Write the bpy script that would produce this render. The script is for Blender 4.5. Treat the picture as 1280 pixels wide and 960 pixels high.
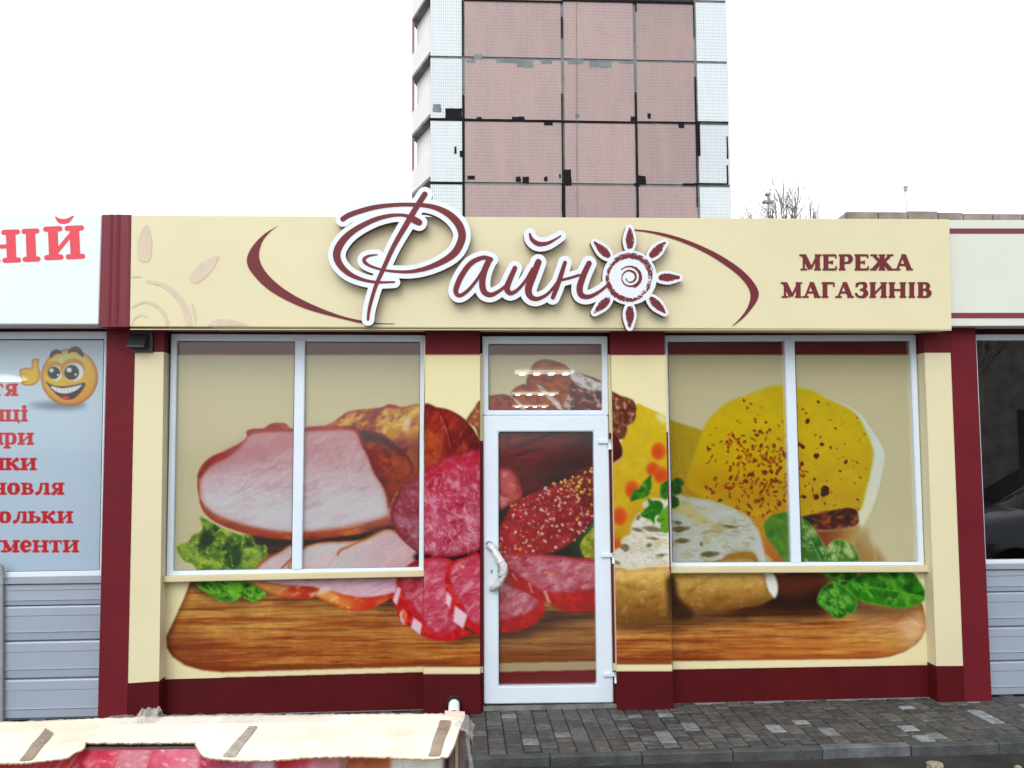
import bpy, bmesh, math, random
import numpy as np
from mathutils import Vector, Matrix
from mathutils.geometry import tessellate_polygon

for o in list(bpy.data.objects):
    bpy.data.objects.remove(o)
scene = bpy.context.scene
COL = scene.collection
R_ = math.radians
random.seed(7)

# ------------------------------------------------------------------ camera
FPX, CAMD, CAMH = 1070.0, 5.55, 1.676
PITCH, YAW, ROLL = R_(3.958), R_(3.412), R_(-0.393)


def cam_axes():
    cp, sp, cy, sy = math.cos(PITCH), math.sin(PITCH), math.cos(YAW), math.sin(YAW)
    f = Vector((sy * cp, cy * cp, sp))
    r = Vector((cy, -sy, 0))
    u = r.cross(f)
    cr, sr = math.cos(ROLL), math.sin(ROLL)
    return cr * r + sr * u, -sr * r + cr * u, f


AR, AU, AF = cam_axes()
CAM = Vector((0.0, -CAMD, CAMH))
cd = bpy.data.cameras.new('camera')
cd.sensor_width = 36.0
cd.lens = 36.0 * FPX / 1280.0
cd.clip_start = 0.05
cd.clip_end = 2000
cam = bpy.data.objects.new('camera', cd)
COL.objects.link(cam)
m = Matrix.Identity(4)
for i in range(3):
    m[i][0], m[i][1], m[i][2], m[i][3] = AR[i], AU[i], -AF[i], CAM[i]
cam.matrix_world = m
scene.camera = cam

# ------------------------------------------------------------------ sky, sun, exposure
SUN_EL, SUN_AZ = R_(40), R_(200)      # azimuth clockwise from +Y; the sun stands behind the camera
world = bpy.data.worlds.new('World')
scene.world = world
world.use_nodes = True
wn, wl = world.node_tree.nodes, world.node_tree.links
wn.clear()
sky = wn.new('ShaderNodeTexSky')
sky.sky_type = 'NISHITA'
sky.sun_disc = False
sky.sun_elevation = SUN_EL
sky.sun_rotation = SUN_AZ
sky.air_density = 1.0
sky.dust_density = 4.0
sky.ozone_density = 1.0
hsv = wn.new('ShaderNodeHueSaturation')
hsv.inputs['Saturation'].default_value = 0.22      # milky overcast
bg = wn.new('ShaderNodeBackground')
bg.inputs['Strength'].default_value = 0.15
wo = wn.new('ShaderNodeOutputWorld')
wl.new(sky.outputs[0], hsv.inputs['Color'])
cloud = wn.new('ShaderNodeMix')                     # an even white cloud layer over most of the sky
cloud.data_type = 'RGBA'
cloud.inputs[0].default_value = 0.7
cloud.inputs[7].default_value = (8.6, 8.9, 9.3, 1)
wl.new(hsv.outputs[0], cloud.inputs[6])
wl.new(cloud.outputs[2], bg.inputs['Color'])
wl.new(bg.outputs[0], wo.inputs['Surface'])
sd = bpy.data.lights.new('sun', 'SUN')
sd.energy = 0.9
sd.angle = R_(35)
sd.color = (1.0, 0.985, 0.96)
sun = bpy.data.objects.new('sun', sd)
COL.objects.link(sun)
sdir = Vector((math.sin(SUN_AZ) * math.cos(SUN_EL), math.cos(SUN_AZ) * math.cos(SUN_EL), math.sin(SUN_EL)))
sun.rotation_euler = (-sdir).to_track_quat('-Z', 'Y').to_euler()
vs = scene.view_settings
vs.view_transform = 'Standard'
vs.look = 'None'
vs.gamma = 1.0
vs.use_curve_mapping = False
vs.exposure = 0.36
scene.render.engine = 'CYCLES'
scene.render.resolution_x, scene.render.resolution_y = 1024, 768


# ------------------------------------------------------------------ pixel -> point on a plane of the place
def ray(px, py):
    px, py = float(px), float(py)
    return (px - 640.0) / FPX * AR - (py - 480.0) / FPX * AU + AF


def P(px, py, Y):
    d = ray(px, py)
    return CAM + d * ((Y - CAM.y) / d.y)


def PZ(px, py, Z):
    d = ray(px, py)
    return CAM + d * ((Z - CAM.z) / d.z)


def Parr(px, py, Y):
    px, py = np.asarray(px, float), np.asarray(py, float)
    a, b = (px - 640) / FPX, -(py - 480) / FPX
    d = a[..., None] * np.array(AR) + b[..., None] * np.array(AU) + np.array(AF)
    t = (Y - CAM.y) / d[..., 1]
    return np.array(CAM) + d * t[..., None]


# ------------------------------------------------------------------ objects
def tag(o, label=None, cat=None, group=None, kind=None):
    if label: o['label'] = label
    if cat: o['category'] = cat
    if group: o['group'] = group
    if kind: o['kind'] = kind
    return o


def empty(name, loc=(0, 0, 0)):
    o = bpy.data.objects.new(name, None)
    o.empty_display_size = 0.2
    o.location = loc
    COL.objects.link(o)
    return o


def link(name, me, mat, parent=None, smooth=False):
    o = bpy.data.objects.new(name, me)
    COL.objects.link(o)
    if mat is not None and len(me.materials) == 0:
        me.materials.append(mat)
    if smooth:
        me.shade_smooth()
    if parent is not None:
        o.parent = parent
        o.matrix_parent_inverse = Matrix.Translation(-Vector(root_loc(parent)))
    return o


def root_loc(p):
    v = Vector((0, 0, 0))
    while p is not None:
        v = v + p.location
        if p.parent is None:
            break
        v = v + p.matrix_parent_inverse.to_translation()
        p = p.parent
    return v


def mesh(name, verts, faces):
    me = bpy.data.meshes.new(name)
    me.from_pydata([tuple(v) for v in verts], [], faces)
    me.validate()
    return me


def fix_normals(me):
    bm = bmesh.new()
    bm.from_mesh(me)
    bmesh.ops.recalc_face_normals(bm, faces=bm.faces)
    bm.to_mesh(me)
    bm.free()


def box_mesh(x0, x1, y0, y1, z0, z1, bev=0.0):
    bm = bmesh.new()
    bmesh.ops.create_cube(bm, size=1)
    for v in bm.verts:
        v.co = Vector(((x0 + x1) / 2 + v.co.x * (x1 - x0), (y0 + y1) / 2 + v.co.y * (y1 - y0), (z0 + z1) / 2 + v.co.z * (z1 - z0)))
    if bev:
        bmesh.ops.bevel(bm, geom=list(bm.edges), offset=bev, segments=1, affect='EDGES')
    me = bpy.data.meshes.new('box')
    bm.to_mesh(me)
    bm.free()
    return me


def box(name, x0, x1, y0, y1, z0, z1, mat, parent=None, bev=0.0):
    return link(name, box_mesh(x0, x1, y0, y1, z0, z1, bev), mat, parent)


def prism(name, pts, Yf, Yb, mat, parent=None, bev=0.0):
    """a solid with the outline pts (world x,z) from Yf (front) back to Yb"""
    n = len(pts)
    vs_ = [(x, Yf, z) for x, z in pts] + [(x, Yb, z) for x, z in pts]
    fs = [list(range(n)), list(range(2 * n - 1, n - 1, -1))] + [[i, (i + 1) % n, n + (i + 1) % n, n + i] for i in range(n)]
    me = mesh(name, vs_, fs)
    bm = bmesh.new()
    bm.from_mesh(me)
    bmesh.ops.recalc_face_normals(bm, faces=bm.faces)
    if bev:
        bmesh.ops.bevel(bm, geom=list(bm.edges), offset=bev, segments=2, affect='EDGES')
    bm.to_mesh(me)
    bm.free()
    return link(name, me, mat, parent)


def qb(name, c, Yf, Yb, mat, parent=None, bev=0.0, zmin=None):
    """board with corners c (photo TL, TR, BR, BL) on the plane Yf, thick to Yb"""
    pts = []
    for i, (px, py) in enumerate(c):
        p = P(px, py, Yf)
        z = p.z
        if zmin is not None and i >= 2:
            z = zmin
        pts.append((p.x, z))
    return prism(name, pts, Yf, Yb, mat, parent, bev)


def ring(name, outer, inner, Yf, Yb, mat, parent=None, bev=0.004):
    """rectangular frame: outer and inner corner lists (TL,TR,BR,BL)"""
    o = [P(x, y, Yf) for x, y in outer]
    i = [P(x, y, Yf) for x, y in inner]
    v = [(p.x, Yf, p.z) for p in o] + [(p.x, Yf, p.z) for p in i] + [(p.x, Yb, p.z) for p in o] + [(p.x, Yb, p.z) for p in i]
    f = []
    for k in range(4):
        j = (k + 1) % 4
        f += [[k, j, 4 + j, 4 + k], [8 + k, 12 + k, 12 + j, 8 + j], [k, 8 + k, 8 + j, j], [4 + k, 4 + j, 12 + j, 12 + k]]
    me = mesh(name, v, f)
    bm = bmesh.new()
    bm.from_mesh(me)
    bmesh.ops.recalc_face_normals(bm, faces=bm.faces)
    if bev:
        bmesh.ops.bevel(bm, geom=[e for e in bm.edges if len(e.link_faces) == 2 and abs(e.calc_face_angle(0)) > 0.5], offset=bev, segments=2, affect='EDGES')
    bm.to_mesh(me)
    bm.free()
    return link(name, me, mat, parent)


def tube_mesh(paths, sides=8, caps=True):
    """paths: list of (points, radii)"""
    V, F = [], []
    for pts, rad in paths:
        pts = [Vector(p) for p in pts]
        base = len(V)
        n = len(pts)
        for i, p in enumerate(pts):
            t = (pts[min(i + 1, n - 1)] - pts[max(i - 1, 0)])
            t = t.normalized() if t.length > 1e-9 else Vector((0, 0, 1))
            a = t.cross(Vector((0, 0, 1)) if abs(t.z) < 0.9 else Vector((1, 0, 0))).normalized()
            b = t.cross(a)
            r = rad[i] if hasattr(rad, '__len__') else rad
            for k in range(sides):
                an = 2 * math.pi * k / sides
                V.append(p + a * (r * math.cos(an)) + b * (r * math.sin(an)))
        for i in range(n - 1):
            for k in range(sides):
                k2 = (k + 1) % sides
                F.append([base + i * sides + k, base + i * sides + k2, base + (i + 1) * sides + k2, base + (i + 1) * sides + k])
        if caps:
            F.append([base + k for k in range(sides)])
            F.append([base + (n - 1) * sides + k for k in reversed(range(sides))])
    return mesh('tube', V, F)


# ------------------------------------------------------------------ materials
def srgb(r, g=None, b=None):
    if g is None:
        r, g, b = r
    def f(c):
        c /= 255.0
        return c / 12.92 if c <= 0.04045 else ((c + 0.055) / 1.055) ** 2.4
    return (f(r), f(g), f(b))


def mat(name, col, rough=0.5, spec=0.5, metal=0.0, var=0.0, scale=8.0, bump=0.0, bscale=60.0, coat=0.0, stretch=None, dirt=None):
    mt = bpy.data.materials.new(name)
    mt.use_nodes = True
    nt = mt.node_tree
    N, L = nt.nodes, nt.links
    b = N['Principled BSDF']
    b.inputs['Base Color'].default_value = (*col, 1)
    b.inputs['Roughness'].default_value = rough
    b.inputs['Specular IOR Level'].default_value = spec
    b.inputs['Metallic'].default_value = metal
    b.inputs['Coat Weight'].default_value = coat
    tc = N.new('ShaderNodeTexCoord')
    mp = N.new('ShaderNodeMapping')
    L.new(tc.outputs['Object'], mp.inputs['Vector'])
    if stretch:
        mp.inputs['Scale'].default_value = stretch
    if var:
        nz = N.new('ShaderNodeTexNoise')
        nz.inputs['Scale'].default_value = scale
        nz.inputs['Detail'].default_value = 6
        nz.inputs['Roughness'].default_value = 0.6
        L.new(mp.outputs[0], nz.inputs['Vector'])
        rp = N.new('ShaderNodeValToRGB')
        rp.color_ramp.elements[0].position = 0.3
        rp.color_ramp.elements[1].position = 0.7
        d = dirt if dirt else tuple(c * (1 - var) for c in col)
        rp.color_ramp.elements[0].color = (*d, 1)
        rp.color_ramp.elements[1].color = (*[min(1, c * (1 + var * 0.5)) for c in col], 1)
        L.new(nz.outputs['Fac'], rp.inputs['Fac'])
        L.new(rp.outputs[0], b.inputs['Base Color'])
    if bump:
        n2 = N.new('ShaderNodeTexNoise')
        n2.inputs['Scale'].default_value = bscale
        n2.inputs['Detail'].default_value = 5
        L.new(mp.outputs[0], n2.inputs['Vector'])
        bp = N.new('ShaderNodeBump')
        bp.inputs['Strength'].default_value = bump
        bp.inputs['Distance'].default_value = 0.02
        L.new(n2.outputs['Fac'], bp.inputs['Height'])
        L.new(bp.outputs[0], b.inputs['Normal'])
    return mt


def print_mat(name, see=0.0, rough=0.4, spec=0.4):
    """colour print on vinyl; see = share of perforation through which the room shows"""
    mt = bpy.data.materials.new(name)
    mt.use_nodes = True
    N, L = mt.node_tree.nodes, mt.node_tree.links
    b = N['Principled BSDF']
    at = N.new('ShaderNodeAttribute')
    at.attribute_name = 'Col'
    L.new(at.outputs['Color'], b.inputs['Base Color'])
    b.inputs['Roughness'].default_value = rough
    b.inputs['Specular IOR Level'].default_value = spec
    if see:
        b.inputs['Coat Weight'].default_value = 1.0          # the pane itself
        b.inputs['Coat Roughness'].default_value = 0.06
        out = N['Material Output']
        tr = N.new('ShaderNodeBsdfTransparent')
        mx = N.new('ShaderNodeMixShader')
        mx.inputs[0].default_value = see
        L.new(b.outputs[0], mx.inputs[1])
        L.new(tr.outputs[0], mx.inputs[2])
        L.new(mx.outputs[0], out.inputs['Surface'])
    return mt


M = {}
M['cream'] = mat('cream_paint', (0.672, 0.612, 0.40), 0.45, 0.3, var=0.05, scale=1.5, bump=0.10, bscale=3.5)
M['cream_trim'] = mat('cream_trim', (0.62, 0.555, 0.34), 0.45, 0.3, var=0.08, scale=3)
M['burg'] = mat('burgundy_paint', (0.138, 0.0125, 0.019), 0.5, 0.12, var=0.12, scale=3, bump=0.05, bscale=14)
M['burg_base'] = mat('dark_burgundy_film', (0.082, 0.0062, 0.0080), 0.5, 0.12, var=0.15, scale=4, bump=0.04, bscale=10)
M['burg_rib'] = mat('burgundy_metal', (0.165, 0.019, 0.032), 0.42, 0.3, var=0.12, scale=3)
M['soffit'] = mat('soffit_burgundy', (0.30, 0.15, 0.15), 0.5, 0.4, var=0.15, scale=4)
M['pvc'] = mat('white_pvc', (0.66, 0.745, 0.83), 0.3, 0.5, var=0.04, scale=5)
M['sign_white'] = mat('white_sign_sheet', (0.71, 0.765, 0.77), 0.4, 0.4, var=0.03, scale=2)
M['sign_pale'] = mat('pale_sign_sheet', (0.64, 0.665, 0.59), 0.4, 0.4, var=0.03, scale=2)
M['maroon'] = mat('maroon_vinyl', (0.15, 0.0195, 0.026), 0.45, 0.25, var=0.08, scale=6)
M['stripe'] = mat('stripe_vinyl', (0.19, 0.028, 0.062), 0.4, 0.4)
M['logo_white'] = mat('white_acrylic', (0.70, 0.735, 0.77), 0.3, 0.5)
M['logo_side'] = mat('brown_letter_side', (0.13, 0.05, 0.045), 0.5, 0.4, var=0.1, scale=9)
M['red_vinyl'] = mat('red_vinyl', (0.66, 0.05, 0.07), 0.4, 0.4)
M['faint'] = mat('faint_pink_print', (0.60, 0.49, 0.375), 0.45, 0.4, var=0.08, scale=14)
M['siding'] = mat('grey_blue_siding', (0.31, 0.355, 0.43), 0.33, 0.5, var=0.08, scale=3, stretch=(0.4, 1, 1))
M['siding_trim'] = mat('grey_trim', (0.30, 0.335, 0.38), 0.4, 0.5, var=0.08, scale=5)
M['black_plastic'] = mat('black_plastic', (0.018, 0.019, 0.022), 0.45, 0.5, var=0.2, scale=20)
M['metal_grey'] = mat('grey_metal', (0.30, 0.32, 0.34), 0.4, 0.5, 0.3, var=0.15, scale=15)
M['concrete'] = mat('grey_concrete', (0.20, 0.20, 0.195), 0.9, 0.2, var=0.45, scale=9, bump=0.4, bscale=40)
M['inner'] = mat('room_wall', (0.16, 0.16, 0.16), 0.8, 0.2)
M['dark_inner'] = mat('dark_room_wall', (0.035, 0.035, 0.037), 0.8, 0.2)
M['print'] = print_mat('printed_vinyl', 0.0, 0.45, 0.12)
M['film'] = print_mat('perforated_window_film', 0.38, 0.15, 0.6)


# ------------------------------------------------------------------ lettering and cut shapes from distance fields
class Field:
    """signed distance to a union of strokes / polygons on a grid in photo pixels"""
    def __init__(s, x0, y0, x1, y1, res):
        s.x0, s.y0, s.res = x0, y0, res
        s.nx, s.ny = int((x1 - x0) / res) + 1, int((y1 - y0) / res) + 1
        s.X, s.Y = np.meshgrid(x0 + np.arange(s.nx) * res, y0 + np.arange(s.ny) * res)
        s.D = np.full(s.X.shape, 1e3)

    def seg(s, a, b, ra, rb):
        m_ = 14 + max(ra, rb)
        i0 = max(0, int((min(a[0], b[0]) - m_ - s.x0) / s.res)); i1 = min(s.nx, int((max(a[0], b[0]) + m_ - s.x0) / s.res) + 2)
        j0 = max(0, int((min(a[1], b[1]) - m_ - s.y0) / s.res)); j1 = min(s.ny, int((max(a[1], b[1]) + m_ - s.y0) / s.res) + 2)
        if i1 <= i0 or j1 <= j0:
            return
        X, Y = s.X[j0:j1, i0:i1], s.Y[j0:j1, i0:i1]
        dx, dy = b[0] - a[0], b[1] - a[1]
        L2 = dx * dx + dy * dy + 1e-12
        t = np.clip(((X - a[0]) * dx + (Y - a[1]) * dy) / L2, 0, 1)
        d = np.hypot(X - a[0] - t * dx, Y - a[1] - t * dy) - (ra + t * (rb - ra))
        s.D[j0:j1, i0:i1] = np.minimum(s.D[j0:j1, i0:i1], d)

    def stroke(s, pts, smooth=True):
        pts = [(p[0], p[1], p[2]) for p in pts]
        if smooth and len(pts) > 2:
            pts = catmull(pts, False, 6)
        for a, b in zip(pts[:-1], pts[1:]):
            s.seg(a, b, a[2], b[2])

    def poly(s, pts):
        d = np.full(s.X.shape, 1e9)
        ins = np.zeros(s.X.shape, bool)
        n = len(pts)
        for i in range(n):
            a, b = pts[i], pts[(i + 1) % n]
            dx, dy = b[0] - a[0], b[1] - a[1]
            t = np.clip(((s.X - a[0]) * dx + (s.Y - a[1]) * dy) / (dx * dx + dy * dy + 1e-12), 0, 1)
            d = np.minimum(d, np.hypot(s.X - a[0] - t * dx, s.Y - a[1] - t * dy))
            if abs(dy) > 1e-9:
                c = ((a[1] > s.Y) != (b[1] > s.Y)) & (s.X < (s.Y - a[1]) / dy * dx + a[0])
                ins ^= c
        s.D = np.minimum(s.D, np.where(ins, -d, d))

    def loops(s, level=0.0, tol=0.08):
        return contours(s.D - level, s.x0, s.y0, s.res, tol)


def catmull(pts, closed, n):
    p = np.array(pts, float)
    out = []
    k = len(p)
    rng = range(k) if closed else range(k - 1)
    for i in rng:
        if closed:
            a, b, c, d = p[(i - 1) % k], p[i], p[(i + 1) % k], p[(i + 2) % k]
        else:
            a, b, c, d = p[max(i - 1, 0)], p[i], p[i + 1], p[min(i + 2, k - 1)]
        for j in range(n):
            t = j / n
            out.append(0.5 * ((2 * b) + (c - a) * t + (2 * a - 5 * b + 4 * c - d) * t * t + (3 * b - a - 3 * c + d) * t ** 3))
    if not closed:
        out.append(p[-1])
    return [tuple(q) for q in out]


def rdp(pts, tol):
    pts = np.array(pts)
    n = len(pts)
    keep = np.zeros(n, bool)
    keep[0] = keep[-1] = True
    st = [(0, n - 1)]
    while st:
        a, b = st.pop()
        if b <= a + 1:
            continue
        d = pts[b] - pts[a]
        L = math.hypot(*d)
        q = pts[a + 1:b] - pts[a]
        dist = np.abs(d[0] * q[:, 1] - d[1] * q[:, 0]) / L if L > 1e-9 else np.hypot(q[:, 0], q[:, 1])
        k = int(dist.argmax())
        if dist[k] > tol:
            k += a + 1
            keep[k] = True
            st += [(a, k), (k, b)]
    return pts[keep]


def contours(D, x0, y0, res, tol):
    D = np.pad(D, 1, constant_values=1e3)
    x0 -= res
    y0 -= res
    I = D < 0
    code = I[:-1, :-1] * 1 + I[:-1, 1:] * 2 + I[1:, 1:] * 4 + I[1:, :-1] * 8
    nxt = {}
    T = {1: [(3, 0)], 2: [(0, 1)], 3: [(3, 1)], 4: [(1, 2)], 5: [(3, 0), (1, 2)], 6: [(0, 2)], 7: [(3, 2)],
         8: [(2, 3)], 9: [(2, 0)], 10: [(0, 1), (2, 3)], 11: [(2, 1)], 12: [(1, 3)], 13: [(1, 0)], 14: [(0, 3)]}
    js, is_ = np.nonzero((code > 0) & (code < 15))

    def key(j, i, e):
        return ((j, i, 0), (j, i + 1, 1), (j + 1, i, 0), (j, i, 1))[e]

    for j, i in zip(js.tolist(), is_.tolist()):
        for a, b in T[int(code[j, i])]:
            nxt[key(j, i, a)] = key(j, i, b)

    def pos(k):
        j, i, h = k
        if h == 0:
            a, b = D[j, i], D[j, i + 1]
            t = a / (a - b)
            return (x0 + (i + min(max(t, 0.02), 0.98)) * res, y0 + j * res)
        a, b = D[j, i], D[j + 1, i]
        t = a / (a - b)
        return (x0 + i * res, y0 + (j + min(max(t, 0.02), 0.98)) * res)

    out = []
    while nxt:
        k0 = next(iter(nxt))
        lp = []
        k = k0
        while k in nxt:
            lp.append(pos(k))
            k = nxt.pop(k)
        if len(lp) < 8:
            continue
        h = len(lp) // 2
        a = rdp(lp[:h + 1], tol)
        b = rdp(lp[h:] + [lp[0]], tol)
        q = np.vstack([a[:-1], b[:-1]])
        if len(q) >= 3:
            ar = 0.5 * abs(np.dot(q[:, 0], np.roll(q[:, 1], -1)) - np.dot(q[:, 1], np.roll(q[:, 0], -1)))
            if ar > 0.25:
                out.append([tuple(p) for p in q])
    return out


def cut_shape(name, loops, Yf, Yb, mat_, parent, Yproj=None, side=None):
    """solid cut-out: loops in photo pixels (holes by even-odd), front at Yf, back at Yb"""
    Yp = Yf if Yproj is None else Yproj
    L = [[P(x, y, Yp) for x, y in lp] for lp in loops]
    jr = random.Random(1)
    for attempt in range(12):            # the fill can fail on a degenerate outline: nudge it and try again
        flat = [Vector((p.x, p.z, 0)) for lp in L for p in lp]
        tris = tessellate_polygon([[Vector((p.x, p.z, 0)) for p in lp] for lp in L])
        got = sum(abs((flat[t[1]] - flat[t[0]]).cross(flat[t[2]] - flat[t[0]]).z) / 2 for t in tris)
        ars = sorted((abs(sum(lp[i].x * lp[(i + 1) % len(lp)].z - lp[i].z * lp[(i + 1) % len(lp)].x for i in range(len(lp)))) / 2 for lp in L), reverse=True)
        sgn = sum(sum(lp[i].x * lp[(i + 1) % len(lp)].z - lp[i].z * lp[(i + 1) % len(lp)].x for i in range(len(lp))) / 2 for lp in L)
        if abs(got - abs(sgn)) < .01 * abs(sgn):
            break
        for lp in L:
            for p in lp:
                p.x += jr.uniform(-2e-4, 2e-4)
                p.z += jr.uniform(-2e-4, 2e-4)
    else:
        print('FILL PROBLEM', name, got, sgn)
    n = len(flat)
    V = [(p.x, Yf, p.y) for p in flat] + [(p.x, Yb, p.y) for p in flat]
    F, mi = [], []
    for t in tris:
        a, b, c = t
        ar = (flat[b] - flat[a]).cross(flat[c] - flat[a]).z
        if ar < 0:
            b, c = c, b
        F.append([a, b, c]); mi.append(0)
        F.append([n + a, n + c, n + b]); mi.append(0)
    s = 0
    for lp in L:
        k = len(lp)
        for i in range(k):
            a, b = s + i, s + (i + 1) % k
            F.append([a, b, n + b, n + a]); mi.append(1)
        s += k
    me = bpy.data.meshes.new(name)
    me.from_pydata(V, [], F)
    me.materials.append(mat_)
    if side is not None:
        me.materials.append(side)
        me.polygons.foreach_set('material_index', mi)
    bm = bmesh.new()
    bm.from_mesh(me)
    bmesh.ops.recalc_face_normals(bm, faces=bm.faces)
    bm.to_mesh(me)
    bm.free()
    return link(name, me, mat_, parent)


def cut_grid(name, F, Y, mat_, parent, Yproj=None):
    """thin vinyl with a ragged outline, built straight from the distance grid"""
    D = np.pad(F.D, 1, constant_values=1.0)
    x0, y0, r = F.x0 - F.res, F.y0 - F.res, F.res
    V, Fc = [], []
    I = D < 0
    cnt = I[:-1, :-1] * 1 + I[:-1, 1:] + I[1:, 1:] + I[1:, :-1]
    for j in range(cnt.shape[0]):
        i = 0
        row = cnt[j]
        while i < len(row):
            if row[i] == 4:
                k = i
                while k < len(row) and row[k] == 4:
                    k += 1
                pts = [(i, j), (k, j), (k, j + 1), (i, j + 1)]
                i = k
            elif row[i] > 0:
                c = [(i, j), (i + 1, j), (i + 1, j + 1), (i, j + 1)]
                pts = []
                for a in range(4):
                    p, q = c[a], c[(a + 1) % 4]
                    dp, dq = D[p[1], p[0]], D[q[1], q[0]]
                    if dp < 0:
                        pts.append(p)
                    if (dp < 0) != (dq < 0):
                        t = dp / (dp - dq)
                        pts.append((p[0] + (q[0] - p[0]) * t, p[1] + (q[1] - p[1]) * t))
                i += 1
            else:
                i += 1
                continue
            b = len(V)
            for p in pts:
                w = P(x0 + p[0] * r, y0 + p[1] * r, Y if Yproj is None else Yproj)
                V.append((w.x, Y, w.z))
            Fc.append(list(range(b + len(pts) - 1, b - 1, -1)))
    return link(name, mesh(name, V, Fc), mat_, parent)


# slab letters in a unit box (x 0..w, y 0 top..1 bottom); list of strokes: ('l',x0,y0,x1,y1,halfwidth) / ('c',[(x,y,r),...])
SW, TH, SF = 0.115, 0.05, 0.075


def stem(x):
    return [('l', x, 0.05, x, 0.95, SW), ('s', x, 0.0), ('s', x, 1.0)]


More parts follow.
